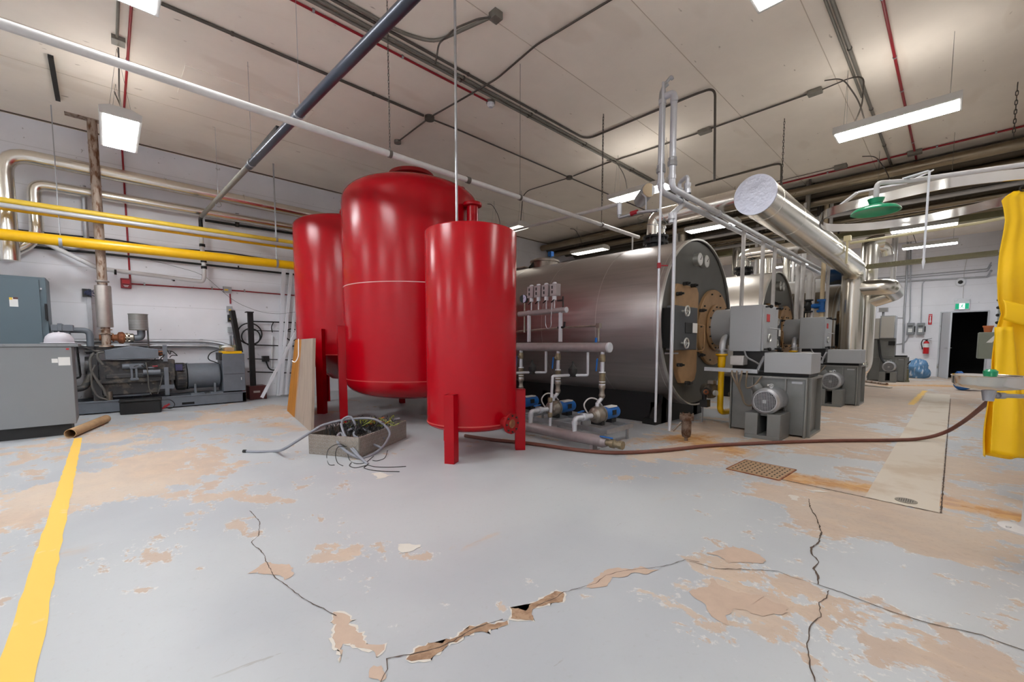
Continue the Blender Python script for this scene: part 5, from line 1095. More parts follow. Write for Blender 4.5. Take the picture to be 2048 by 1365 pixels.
# vertical silver pipes behind second boiler
M['alup'] = M['alu']
for k, (u, v0, v1, rad, dist, lb) in enumerate([(1474, 485, 560, .15, 14.5, 'thick silver vertical pipe left of the second boiler flue'), (1493, 490, 545, .08, 15.5, 'thin silver vertical pipe between two boiler flues'), (1521, 435, 560, .13, 13.5, 'silver vertical pipe just behind the second boiler flue elbow'), (1536, 455, 560, .11, 14, 'silver vertical pipe right of the second boiler flue elbow'), (1572, 470, 565, .10, 15, 'silver vertical pipe above the second boiler face top'), (1584, 475, 600, .055, 15, 'slim white vertical pipe right of the second boiler top'), (1592, 510, 640, .05, 12.0, 'white slim vertical pipe right of the second boiler face'), (1601, 515, 655, .045, 11.6, 'second white slim vertical pipe right of the second boiler face'), (1511, 440, 545, .035, 13, 'thin grey vertical rod behind the boilers'), (1366, 430, 490, .11, 13, 'silver vertical pipe behind the left of the big flue'), (1352, 440, 490, .06, 13, 'grey vertical pipe behind the first boiler flue'), (1781, 480, 590, .035, 16, 'thin vertical conduit near the domed duct, left of two'), (1787, 480, 590, .03, 16.5, 'thin vertical conduit near the domed duct, right of two')]):
    p = PD(u, v1, dist); ztop = 4.25 if k not in (11, 12) else H; g = G(); g.cyl((p.x, p.y, 0.0 if k < 11 else 2.9), (p.x, p.y, ztop), rad, seg=20); tag(obj('vertical_pipe', g, 'alu' if rad > .07 else 'whitepipe'), lb, 'pipe')
# valves and white pipework in front of the foil-wrapped boiler
XV = 12.2
def pxv(u, v, x=XV): return PX(u, v, x)
r = thing('steam_pipework', 'white pipe arch with black valve in front of the foil-wrapped boiler', 'pipe', tuple(pxv(1620, 700)))
a_, b_, c_ = pxv(1590, 548), pxv(1621, 547), pxv(1614, 600)
g = G(); g.tube([a_, b_, V((b_.x, b_.y, c_.z))], .075, 18, bend=.08); obj('white_arch', g, 'whitepipe', r)
q = pxv(1612, 613); g = G(); g.cyl((b_.x, b_.y, .9), (b_.x, b_.y, c_.z+.02), .045, seg=14); obj('lower_pipe', g, 'steel', r)
g = G(); z = q.z; g.lathe([(.05, -.16), (.10, -.15), (.10, -.12), (.06, -.11), (.09, -.03), (.09, .03), (.06, .11), (.10, .12), (.10, .15), (.05, .16)], (b_.x, b_.y, z), seg=16); g.cyl((b_.x-.02, b_.y+.22, z), (b_.x, b_.y, z), .04, seg=10); g.torus((b_.x-.02, b_.y+.22, z), (0, 1, 0), .07, .012, 18); obj('black_valve', g, 'dark', r)
r = thing('steam_pipework', 'pale vertical pipe just right of the black valve by the foil-wrapped boiler', 'pipe', tuple(pxv(1625, 700)))
p = pxv(1627, 565); g = G(); g.cyl((p.x, p.y, .9), (p.x, p.y, p.z), .045, seg=14); g.lathe([(.045, 0), (.06, .01), (.06, .08), (.045, .09)], (p.x, p.y, pxv(1626, 618).z), seg=14); g.tube([(p.x, p.y, p.z), (p.x, p.y, p.z+.1), (p.x+.1, p.y-.15, p.z+.12), (p.x+.12, p.y-.2, p.z)], .035, 12, bend=.05); obj('pale_pipe', g, 'whitepipe', r)
r = thing('steam_pipework', 'vertical brownish pipe with bright blue flow valve by the foil-wrapped boiler', 'pipe', tuple(pxv(1648, 700)))
p = pxv(1648, 520); g = G(); g.cyl((p.x, p.y, 1.5), (p.x, p.y, H), .045, seg=14); obj('brown_pipe', g, 'cork', r)
q = pxv(1645, 612); g = G(); g.cyl((p.x, p.y, q.z-.13), (p.x, p.y, q.z+.13), .06, seg=14); g.cyl((p.x-.02, p.y+.20, q.z), (p.x, p.y, q.z), .06, seg=14); g.box(p.x-.08, p.x+.08, p.y-.08, p.y+.08, q.z+.10, q.z+.15); g.box(p.x-.08, p.x+.08, p.y-.08, p.y+.08, q.z-.15, q.z-.10); obj('blue_valve', g, 'blue', r, label='bright blue valve')
g = G(); g.tube([V((p.x-.02, p.y+.2, q.z+.04)), V((p.x-.02, p.y+.30, q.z+.02)), V((p.x-.02, p.y+.34, q.z-.2)), V((p.x-.02, p.y+.30, q.z-.5))], .015, 8, bend=.1); obj('valve_cable', g, 'black', r)
p = pxv(1658, 520); g = G(); g.cyl((p.x, p.y, 1.5), (p.x, p.y, H), .035, seg=12); tag(obj('vertical_pipe', g, 'whitepipe'), 'thin pale pipe right beside the pipe with the blue valve', 'pipe')
r = thing('fan_motor', 'dark blue motor up by the elbow of the big silver duct', 'motor', tuple(pxv(1678, 553, 13.2))); c = pxv(1678, 553, 13.0); g = G(); g.lathe([(0, 0), (.16, 0), (.19, .04), (.19, .36), (.14, .42), (0, .42)], c+V((0, .25, 0)), (.3, -1, 0), 24); obj('motor_body', g, mat('deep_blue_motor', srgb(16, 56, 96), .35), r); g = G(); g.box(c.x-.1, c.x+.1, c.y-.05, c.y+.15, 2.6, c.z-.1); obj('motor_stand', g, 'dark', r)
r = thing('insulated_pipe', 'white wrapped insulated drum lying on top of the foil-wrapped boiler', 'pipe', (13.5, 2.9, 2.6)); g = G(); g.cyl((13.4, 2.35, 2.60), (13.4, 4.6, 2.60), .2, seg=24); obj('wrap', g, 'insul', r)
p = pxv(1639, 560, 13.0)

for (u, v, zb_, lb) in ((1569, 237, 3.15, 'rusty chain hanging from the ceiling above the second burner'), (1207, 228, 3.3, 'rusty chain hanging left of the tall riser pipes')):
    p = PZ(u, v, H); g = G(); g.chain((p.x, p.y, zb_), (p.x, p.y, H), .018, .004); tag(obj('hanging_chain', g, 'conduitd'), lb, 'chain')
p = PZ(2036, 160, H); p.y = max(p.y, ROOM_Y0+.06); g = G(); g.chain((p.x, p.y, 3.95), (p.x, p.y, H-.08), .022, .005); g.torus((p.x, p.y, H-.06), (0, 1, 0), .03, .005, 14); tag(obj('hanging_chain', g, 'conduitd'), 'thick chain with a ring hanging at the upper right edge', 'chain')
# ================= BANK OF DUCTS ACROSS THE FAR RIGHT =================
def yduct(x, zc_, r_, m, label, y0=-.86, y1=10.2, sq=None, seg=24, seams=()):
    r = thing('overhead_duct', label, 'duct', (x, 3, zc_), 'bank of ducts under the far ceiling')
    g = G()
    if sq: g.box(x-sq[0], x+sq[0], y0, y1, zc_-sq[1], zc_+sq[1])
    else: g.cyl((x, y0, zc_), (x, y1, zc_), r_, seg=seg)
    for y in seams: g.ring((x, y, zc_), AY, r_, .005, .012, seg)
    obj('duct_body', g, m, r); 
    for y in (2.35, 5.6):
        g = G(); g.box(x-.02, x+.02, y-.02, y+.02, zc_+(sq[1] if sq else r_), H); obj('hanger', g, 'conduitd', r)
    return r
def ZX(u, v, x): return PX(u, v, x).z
yduct(11.2, ZX(1634, 377, 11.2), .095, 'duct', 'highest and nearest silver duct of the far bank, next to the red conduit', seams=(1, 3.1))
yduct(11.6, ZX(1634, 405, 11.6), .09, 'duct', 'silver duct second from the front of the far bank', seams=(1.6, 4))
yduct(12.1, ZX(1894, 391, 12.1), .045, 'whitepipe', 'pinkish painted pipe third in the far bank')
yduct(12.6, ZX(1894, 408, 12.6), .06, 'duct', 'dull beige duct in the middle of the far bank', seams=(.8,))
yduct(12.95, ZX(1894, 417, 12.95), .025, 'duct', 'slim pipe behind the middle duct of the far bank')
yduct(13.4, ZX(1894, 426, 13.4), .05, 'whitepipe', 'pale pipe before the olive beam in the far bank')
yduct(12.3, ZX(1894, 381, 12.0), .03, 'duct', 'thin pipe above the pinkish pipe of the far bank')
yduct(14.6, ZX(1894, 444, 14.6), 0, 'beam', 'olive painted square beam at the back of the far bank', y0=-.88, y1=10.2, sq=(.12, .07))
for k, x in enumerate((11.55, 12.0, 12.55, 13.1, 13.65, 14.2)):  # upper row added so the gaps between the lower ducts look dark
    yduct(x, 4.52, .15, 'ductd', ('added dark duct filling the shaded gap above the second silver duct', 'added dark duct filling the shaded gap above the thin pipes of the far bank', 'added dark duct filling the shaded gap above the middle beige duct', 'added dark duct filling the shaded gap above the slim pipe', 'added dark duct filling the shaded gap above the pale pipe', 'added dark duct filling the shaded gap in front of the olive beam')[k])
yduct(15.6, 4.4, .14, 'duct', 'rear duct above the far wall light')
g = G(); g.box(11.30, 11.38, 2.36, 2.44, 3.6, H); g.bar((11.34, 2.4, 3.62), (11.5, 2.0, 3.25), .06, .06); tag(obj('strut_hanger', g, 'conduit'), 'vertical channel hanger in front of the far ducts, below the upper red conduit', 'support')
g = G(); a_, b_ = PX(1700, 487, 10.0), PX(1960, 446, 10.0); g.tube([a_, b_, V((10, -.72, b_.z+.05)), V((10, -.82, b_.z-.3)), V((10.0, -.84, 1.2))], .022, 14, bend=.18)
r = tag(obj('cream_pipe', g, 'cream'), 'cream pipe crossing to the right wall below the lower track band', 'pipe')
r = thing('cream_box', 'cream junction box on a stub beside the bend of the big silver duct', 'junction box', (10, 1.5, 3.4)); c = PX(1695, 478, 10.0); g = G(); g.box(c.x-.04, c.x+.04, c.y-.055, c.y+.055, c.z-.045, c.z+.055); obj('box_body', g, 'cream', r, bevel=.01); g = G(); g.cyl(c-V((0, 0, .45)), c-V((0, 0, .04)), .018, seg=10); obj('stub_pipe', g, 'cream', r)
# cable tray
r = thing('cable_tray', 'olive-grey cable tray with conduits spanning from the domed duct to the right wall', 'cable tray', (13.6, 0, 3)); a_, b_ = PX(1733, 536, 13.6), PX(1996, 508, 13.6)
g = G(); g.bar(a_, b_, .25, .05); g.bar(a_+V((0, 0, .06)), b_+V((0, 0, .06)), .03, .04); 
for k in range(26):
    q = a_.lerp(b_, (k+.5)/26); g.box(q.x-.12, q.x+.12, q.y-.01, q.y+.01, q.z-.02, q.z+.055)
obj('tray_body', g, 'beam', r)
g = G(); g.tube([a_+V((0, 0, .02)), a_+V((-.05, .05, -.03)), a_+V((-.05, .06, -.17)), a_+V((0, .02, -.20))], .014, 8, bend=.05); obj('hanging_cable', g, 'dark', r)
g = G(); g.tube([b_, b_+V((0, -.12, -.03)), b_+V((0, -.16, -.5)), b_+V((0, -.16, -1.6))], .03, 8, bend=.1); obj('drop_conduit', g, 'conduit', r)

# ================= FAR WALL =================
FX = X1-.02
for k, (v0, v1, rad, lb) in enumerate(((558, 538, .018, 'upper thin conduit crossing the far wall above the camera'), (562, 543, .016, 'second thin conduit crossing the far wall above the camera'), (567, 554, .03, 'grey conduit across the far wall just above the camera and sign'))):
    a_, b_ = PX(1745, v0, FX), PX(1975, v1, FX); run('steel_conduit', lb, 'conduit', [(FX, 6, a_.z+.0), a_, b_, (FX-.3, b_.y-.06, b_.z+.15)], rad, 'galv', bend=.05)
def wallrun(pts, rad, m, lb, cat='conduit'): 
    return run('steel_conduit', lb, cat, [PX(u, v, FX) for (u, v) in pts], rad, m, bend=.08)
wallrun([(1822, 478), (1820, 640), (1817, 648)], .018, 'galv', 'vertical conduit down the far wall to the left switch box')
wallrun([(1816, 478), (1813, 560), (1808, 634), (1806, 706)], .03, 'galv', 'thicker vertical conduit on the far wall left of the switch boxes')
wallrun([(1900, 559), (1849, 562), (1845, 568), (1842, 646)], .014, 'galv', 'thin conduit from the wall run down to the right switch box')
wallrun([(1788, 636), (1809, 636)], .014, 'galv', 'short horizontal conduit beside the farthest burner cabinet')
wallrun([(1934, 517), (1928, 545), (1927, 575), (1926, 598)], .007, 'whitepipe', 'thin cable snaking down to the exit sign', 'cable')
wallrun([(1817, 672), (1812, 684), (1803, 688), (1787, 689)], .018, 'galv', 'curved conduit below the left switch box to the farthest burner')
def fbox(u0, v0, u1, v1, dep):
    a_, b_ = PX(u0, v0, FX), PX(u1, v1, FX); return (X1-dep, X1, a_.y, b_.y, b_.z, a_.z)
for (u0, u1, lb) in ((1814.5, 1828, 'grey wall disconnect switch, left of the pair on the far wall'), (1835, 1848.5, 'grey wall disconnect switch, right of the pair on the far wall')):
    a_, b_ = PX(u0, 646.5, FX), PX(u1, 670, FX); r = thing('disconnect_switch', lb, 'switch box', (X1-.06, (a_.y+b_.y)/2, b_.z), 'far wall disconnect switches')
    g = G(); g.box(X1-.13, X1, a_.y, b_.y, b_.z, a_.z); obj('switch_body', g, 'cab', r, bevel=.008)
    g = G(); g.box(X1-.136, X1-.13, a_.y-.04, b_.y+.05, b_.z+.09, b_.z+.22); obj('white_label', g, 'paper', r)
    g = G(); g.box(X1-.136, X1-.13, a_.y-.03, b_.y+.04, a_.z-.13, a_.z-.10); obj('dark_label', g, 'dark', r)
    g = G(); g.box(X1-.12, X1-.06, b_.y-.025, b_.y, b_.z+.1, a_.z-.12); obj('switch_lever', g, 'black', r)
# extinguisher sign
r = thing('arrow_sign', 'narrow red sign with a white downward arrow on the far wall', 'sign', (X1-.01, .63, 1.8)); a_, b_ = PX(1857.5, 629, FX), PX(1863.5, 649.5, FX)
ym = (a_.y+b_.y)/2; g = G(); g.box(X1-.012, X1, a_.y, b_.y, b_.z, a_.z); obj('sign_panel', g, mat('sign_red', srgb(200, 24, 34), .5), r)
g = G(); w = abs(a_.y-b_.y); xx = X1-.015
g.box(xx, X1-.012, ym-w*.16, ym+w*.16, b_.z+.13, a_.z-.07); g.prism([(xx, ym-w*.34, b_.z+.13), (xx, ym+w*.34, b_.z+.13), (xx, ym, b_.z+.03)], (.002, 0, 0)); g.box(xx, X1-.012, ym-w*.34, ym+w*.34, a_.z-.05, a_.z-.035); obj('white_arrow', g, 'white', r)
# fire extinguisher
c = PX(1852, 698, FX-.09); r = thing('fire_extinguisher', 'red fire extinguisher with a pale label hung on the far wall', 'fire extinguisher', (c.x, c.y, c.z-.2)); xx = X1-.10; yy = c.y; zb = PX(1852, 708, FX-.09).z; 
g = G(); g.lathe([(0, zb), (.075, zb), (.078, zb+.02), (.078, zb+.36), (.06, zb+.41), (.025, zb+.44), (.025, zb+.46), (0, zb+.46)], (xx, yy, 0), seg=24); cy = obj('cylinder', g, mat('extinguisher_red', srgb(196, 18, 28), .3, coat=.4), r)
g = G(); g.lathe([(.0795, zb+.22), (.0795, zb+.35)], (xx, yy, 0), seg=24); obj('label_band', g, 'paper', cy)
g = G(); g.lathe([(.03, 0), (.03, .05), (.0, .05)], (xx, yy, zb+.44), seg=10); g.bar((xx, yy, zb+.50), (xx-.02, yy-.13, zb+.53), .02, .012); g.bar((xx, yy, zb+.47), (xx-.02, yy-.12, zb+.46), .02, .012); obj('valve_handle', g, 'dark', r)
g = G(); g.tube([(xx, yy, zb+.48), (xx-.02, yy+.09, zb+.5), (xx-.04, yy+.13, zb+.36), (xx-.02, yy+.10, zb+.22), (xx, yy+.09, zb+.16)], .013, 8, bend=.06); obj('hose', g, 'black', r)
# exit sign
a_, b_ = PX(1910, 598, FX-.04), PX(1939, 619, FX-.04); r = thing('exit_sign', 'green exit sign with white running figure above the dark doorway', 'sign', (X1-.04, 0, 2.2)); xx = X1-.06
g = G(); g.box(xx, X1, a_.y, b_.y, b_.z, a_.z); obj('sign_housing', g, 'white', r, bevel=.006)
zlo, zhi = b_.z+.02, b_.z+.20; g = G(); g.box(xx-.004, xx, a_.y-.02, b_.y+.02, zlo, zhi); gp = obj('green_panel', g, 'exitg', r)
ym = (a_.y+b_.y)/2; g = G(); g.box(xx-.007, xx-.004, ym-.065, ym+.065, zlo, zhi); wp = obj('white_panel', g, 'exitw', r)
g = G(); X_ = xx-.0075
def st(p, q, w=.016): g.bar((X_, ym+p[0], zlo+p[1]), (X_, ym+q[0], zlo+q[1]), w, .002, up=(1, 0, 0))
g.cyl((X_-.001, ym-.018, zlo+.152), (X_+.001, ym-.018, zlo+.152), .014, seg=10); st((-.008, .135), (.008, .08), .024); st((.008, .085), (-.025, .055)); st((-.025, .055), (-.028, .02)); st((.008, .08), (.025, .045)); st((.025, .045), (.05, .035)); st((-.01, .13), (-.042, .105), .011); st((-.006, .13), (.03, .12), .011); st((.03, .12), (.04, .095), .011)
obj('running_figure', g, 'exitg', wp)
for y in (a_.y-.02, b_.y+.05):
    g = G(); g.cyl((xx-.04, y, a_.z-.02), (xx+.03, y, a_.z-.02), .05, seg=14); obj('emergency_lamp', g, 'white', r)
# camera dome
c = PX(1921, 565, FX); r = thing('security_camera', 'white dome security camera on the far wall above the exit sign', 'camera', (X1-.05, c.y, c.z)); g = G(); g.lathe([(0, 0), (.13, 0), (.13, .05), (.10, .08), (0, .08)], (X1, c.y, c.z), (-1, 0, 0), 28); obj('dome_base', g, 'white', r)
g = G(); g.lathe([(.06, 0), (.055, .03), (.03, .05), (0, .055)], (X1-.08, c.y, c.z), (-1, 0, 0), 20); obj('dome_lens', g, 'black', r)
# bag, pail, small motor and pump near the far wall
def blobmesh(g, c, sx, sy, sz, seed, amp=.18, seg=26, rings=14):
    pts = []
    for i in range(rings+1):
        ph = math.pi*i/rings; row = []
        for k in range(seg):
            th = 2*math.pi*k/seg; d = V((math.sin(ph)*math.cos(th), math.sin(ph)*math.sin(th), -math.cos(ph)))
            n = noise.noise(d*1.8+V((seed, 0, 0)))*amp+noise.noise(d*5+V((0, seed, 0)))*amp*.4
            row.append(V((c[0]+d.x*sx*(1+n), c[1]+d.y*sy*(1+n), max(0.0, c[2]+sz+d.z*sz*(1+n)))))
        pts.append(row)
    vs = [[g._v(p) for p in row] for row in pts]
    for a, b in zip(vs, vs[1:]):
        for k in range(seg): g.bm.faces.new([a[k], a[(k+1) % seg], b[(k+1) % seg], b[k]])
q = PZ(1834, 755); g = G(); blobmesh(g, (19.3, q.y*19.3/q.x, -.03), .27, .27, .31, 3.1, .42); tag(obj('garbage_bag', g, 'bag', sharp=80), 'blue and white printed bag on the floor against the far wall', 'bag')
q = PZ(1807, 764); r = thing('pail', 'olive metal pail with a handle in front of the farthest burner', 'bucket', (q.x, q.y, 0)); g = G(); g.lathe([(0, 0), (.13, 0), (.13, .04), (.115, .05), (.10, .36), (.11, .37), (.10, .38), (0, .38)], (q.x, q.y, 0), seg=24); obj('pail_body', g, 'olive', r)
g = G(); g.tube([(q.x, q.y+.05, .38), (q.x, q.y-.02, .46), (q.x-.02, q.y-.13, .62)], .014, 8); g.bar((q.x, q.y+.06, .40), (q.x, q.y-.08, .42), .04, .03); obj('pump_lever', g, 'dark', r)
q = PZ(1930, 781); r = thing('loose_motor', 'blue electric motor lying on the floor beneath the eyewash bowl', 'motor', (q.x, q.y, 0)); g = G(); g.lathe([(0, 0), (.13, 0), (.16, .03), (.16, .3), (.12, .34), (0, .34)], (q.x-.15, q.y+.06, .165), (1, -.2, 0), 26); obj('motor_body', g, 'blue', r)
g = G(); g.box(q.x-.05, q.x+.2, q.y-.25, q.y-.05, .05, .2); g.cyl((q.x-.17, q.y+.065, .165), (q.x-.15, q.y+.06, .165), .10, seg=20); g.bar((q.x, q.y+.05, .3), (q.x+.1, q.y+.14, .42), .12, .1); obj('motor_feet', g, 'blue', r)
q = PZ(1750, 757); r = thing('small_pump', 'small grey pump motor on the floor left of the farthest burner', 'pump', (q.x, q.y, 0)); g = G(); g.lathe([(0, 0), (.06, 0), (.075, .03), (.075, .22), (.05, .25), (.05, .30), (.08, .32), (.08, .4), (0, .4)], (q.x-.1, q.y-.25, .16), (0, 1, 0), 22); obj('motor_body', g, 'galv', r); g = G(); g.box(q.x-.15, q.x+.05, q.y-.2, q.y+.2, 0, .09); obj('base_block', g, 'dark', r)
a_, b_ = PZ(1723, 762, .03), PZ(1774, 769, .03); run('rusty_pipe', 'brown rusty pipe lying on the floor by the foot of the vertical duct', 'pipe', [a_, b_], .035, 'rust')
a_, b_ = PZ(1722, 770, .02), PZ(1782, 776, .02); g = G(); g.bar(a_, b_, .08, .03); tag(obj('pale_plank', g, 'chalk'), 'pale plank lying on the floor in front of the rusty pipe', 'plank')
# electric panels along the right wall behind the curtain
def onwall(u0, u1, v0, v1, x, depth=.25):
    a_ = PX(u0, v1, x); return a_
r = thing('electrical_panel', 'old grey-green electrical panels with black knobs on the right wall', 'electrical panel', (14.5, ROOM_Y0+.1, 1.2))
for k, (x, dep, z0, z1) in enumerate(((12.6, .16, 1.5, 2.5), (13.9, .22, 1.45, 2.35), (15.0, .24, 1.3, 2.3))):
    g = G(); g.box(x-.35, x+.3, ROOM_Y0+.003, ROOM_Y0+dep, z0, z1); pn = obj('panel_box', g, 'panelgreen', r, bevel=.01)
    g = G()
    for j in range(5): g.ball((x-.28, ROOM_Y0+dep+.02, z0+.15+j*.17), .035, 8)
    obj('panel_knobs', g, 'black', pn)
r = thing('low_cabinet', 'grey-green cabinet with a hanging white tag against the right wall', 'cabinet', (11.0, ROOM_Y0+.2, .5)); xk = 11.0; a_ = PX(1958, 665, xk); b_ = PX(1958, 718, xk)
g = G(); g.box(xk, xk+.55, ROOM_Y0+.003, a_.y, b_.z, a_.z); obj('cabinet_body', g, 'panelgreen', r, bevel=.008)
g = G(); g.prism([(xk-.01, a_.y-.09, b_.z+.28), (xk-.01, a_.y-.16, b_.z+.28), (xk-.01, a_.y-.24, b_.z+.42), (xk-.01, a_.y-.19, b_.z+.42)], (-.003, 0, 0)); obj('paper_tag', g, 'paper', r)
g = G(); g.box(xk+.1, xk+.5, ROOM_Y0+.003, ROOM_Y0+.05, 0, b_.z); obj('cabinet_bracket', g, 'panelgreen', r)
q = PX(1976, 662, xk+.2); r = thing('flower_pot', 'small terracotta pot on top of the grey-green cabinet', 'pot', (xk+.2, q.y, a_.z)); g = G(); g.lathe([(0, 0), (.045, 0), (.06, .09), (.068, .09), (.068, .115), (.055, .115), (.05, .08), (0, .08)], (xk+.2, q.y, a_.z), seg=20); obj('pot_body', g, 'terra', r)
# right wall pipes near the far top
for k, (u0, v0, u1, v1, x0, rad, m, lb) in enumerate(((2042, 240, 1992, 490, 6, .05, 'duct', 'grey pipe high along the right wall behind the curtain, nearest the ceiling'), (2048, 330, 1994, 505, 7, .035, 'whitepipe', 'white pipe running back along the right wall behind the curtain'))):
    a_ = PY(u0, v0, ROOM_Y0+.1); b_ = PY(u1, v1, ROOM_Y0+.1)
    run('surface_pipe', lb, 'pipe', [(3.5, ROOM_Y0+.1, 3.95-.7*k), (18, ROOM_Y0+.1, 3.95-.7*k)], rad, m)

# ================= SHOWER, CURTAIN, EYEWASH =================
zt2 = 2.30
trk = thing('curtain_track', 'long looped polished metal curtain track around the emergency shower', 'curtain track', (4.6, .1, zt2))
P_ = [(1640, 442, 3.14), (1652, 428, 3.02), (1690, 415, 2.82), (1740, 402, 2.68), (1820, 383, 2.48), (1900, 366, 2.36), (1980, 355, 2.28), (2080, 345, 2.22)]
near = [PD(u, v, d*1.055+.0) for u, v, d in P_]
near = [PZ(u, v, zt2) for u, v, d in P_]; far = [PZ(u, v, zt2) for (u, v) in ((1640, 442), (1650, 454), (1680, 456), (1740, 453), (1820, 443), (1900, 428), (1960, 414), (2015, 400), (2080, 380))]
def smooth(P, n=6):
    out = []
    for i in range(len(P)-1):
        p0 = P[max(i-1, 0)]; p1 = P[i]; p2 = P[i+1]; p3 = P[min(i+2, len(P)-1)]
        for k in range(n):
            t = k/n; out.append(.5*((2*p1)+(-p0+p2)*t+(2*p0-5*p1+4*p2-p3)*t*t+(-p0+3*p1-3*p2+p3)*t**3))
    out.append(P[-1]); return out
loop = smooth(list(reversed(near))+far[1:])
g = G(); hw = .036; A = []
for i, p in enumerate(loop):
    t = (loop[min(i+1, len(loop)-1)]-loop[max(i-1, 0)]); n = V((-t.y, t.x, 0)).normalized()*.006
    A.append([g._v(V((p.x, p.y, zt2-hw))-n), g._v(V((p.x, p.y, zt2-hw))+n), g._v(V((p.x, p.y, zt2+hw))+n), g._v(V((p.x, p.y, zt2+hw))-n)])
for a_, b_ in zip(A, A[1:]):
    for k in range(4): g.bm.faces.new([a_[k], a_[(k+1) % 4], b_[(k+1) % 4], b_[k]])
obj('track_band', g, 'bowl', trk, sharp=60)
# bracket frame carrying the track
zb3 = 2.36
pts = [PZ(1672, 418, zt2+.03), PZ(1715, 385, zb3+.05), PZ(1765, 375, zb3+.07), PZ(1815, 366, zb3+.09)]
g = G()
for a_, b_ in zip(pts, pts[1:]): g.bar(a_, b_, .03, .012)
a_, b_ = PZ(1812, 366, zb3+.09), PZ(1866, 341, zb3+.16); g.bar(a_, b_, .035, .008); obj('support_bracket', g, 'white', trk)
# shower pipe and head
sh = thing('emergency_shower', 'green dish-shaped emergency shower head on a white overhead pipe', 'shower', (3.6, .35, 1.9))
hp = PF(1751, 417, 2.75); a_ = PZ(1747, 388, hp.z+.13) 
hx_, hy_ = hp.x, hp.y; zA = hp.z+.16
g = G(); st_top = V((4.02, -.37, zA+.02)); g.tube([V((hx_, hy_, hp.z+.05)), V((hx_, hy_, zA)), V((hx_+.12, hy_-.15, zA+.005)), st_top, V((4.02, -.37, 0.0))], .015, 14, bend=.03); obj('supply_pipe', g, 'whitepipe', sh)
g = G(); g.lathe([(.0, .03), (.03, .03), (.045, .02), (.108, .0), (.126, -.018), (.129, -.026), (.122, -.026), (.10, -.008), (.035, .003), (0, .003)], hp, (.0, .0, 1), 44); g.lathe([(.0, .06), (.045, .06), (.03, .02)], hp, seg=20); obj('shower_head', g, 'green', sh, label='green plastic shower head')
g = G(); q0 = PF(1859, 342, 2.6); q1 = PF(1850, 522, 2.6); g.cyl(V((q0.x, q0.y, q1.z)), V((q0.x, q0.y, q0.z)), .006, seg=8); g.lathe([(.0, -.05), (.009, 0), (.006, .02)], V((q0.x, q0.y, q1.z)), seg=8); obj('pull_rod', g, 'white', sh)
g = G(); g.bar(V((q0.x, q0.y, q0.z)), V((hx_+.1, hy_-.12, zA+.02)), .03, .008); obj('pull_lever', g, 'white', sh)
g = G(); g.lathe([(0, 0), (.13, 0), (.13, .012), (.05, .03), (.035, .06), (.032, .4), (0, .4)], (4.02, -.37, 0), seg=36)
for k in range(4): a = k*math.pi/2+.6; g.cyl((4.02+.105*math.cos(a), -.37+.105*math.sin(a), .01), (4.02+.105*math.cos(a), -.37+.105*math.sin(a), .025), .012, seg=6)
obj('floor_flange', g, 'whitepipe', sh)
ew = thing('eyewash_station', 'round stainless eyewash bowl with green nozzle in front of the yellow curtain', 'eyewash', (3.55, -.14, .85)); bc = PF(1979, 768, 2.33)
bx_, by_, bz_ = bc.x, bc.y, bc.z+.01
g = G(); g.lathe([(0, -.045), (.05, -.045), (.13, -.03), (.146, -.01), (.148, .030), (.153, .034), (.148, .037), (.143, .033), (.141, -.005), (.12, -.022), (0, -.035)], (bx_, by_, bz_), seg=56); obj('bowl', g, 'bowl', ew, sharp=50)
g = G(); g.lathe([(0, -.105), (.022, -.105), (.030, -.045), (0, -.045)], (bx_, by_, bz_), seg=24); obj('drain_cup', g, 'galv', ew)
g = G(); g.lathe([(.0, -.035), (.012, -.035), (.012, .02), (.025, .03), (.029, .045), (.029, .06), (.018, .07), (0, .072)], (bx_-.01, by_+.0, bz_), seg=16); obj('green_nozzle', g, 'green', ew, label='green eyewash nozzle')
g = G(); g.tube([(bx_+.03, by_-.02, bz_-.075), (bx_+.2, by_-.14, bz_-.085), (4.02, -.37, bz_-.085)], .012, 12); g.cyl((bx_+.05, by_-.035, bz_-.077), (bx_+.09, by_-.06, bz_-.079), .018, seg=12); obj('waste_arm', g, 'galv', ew)
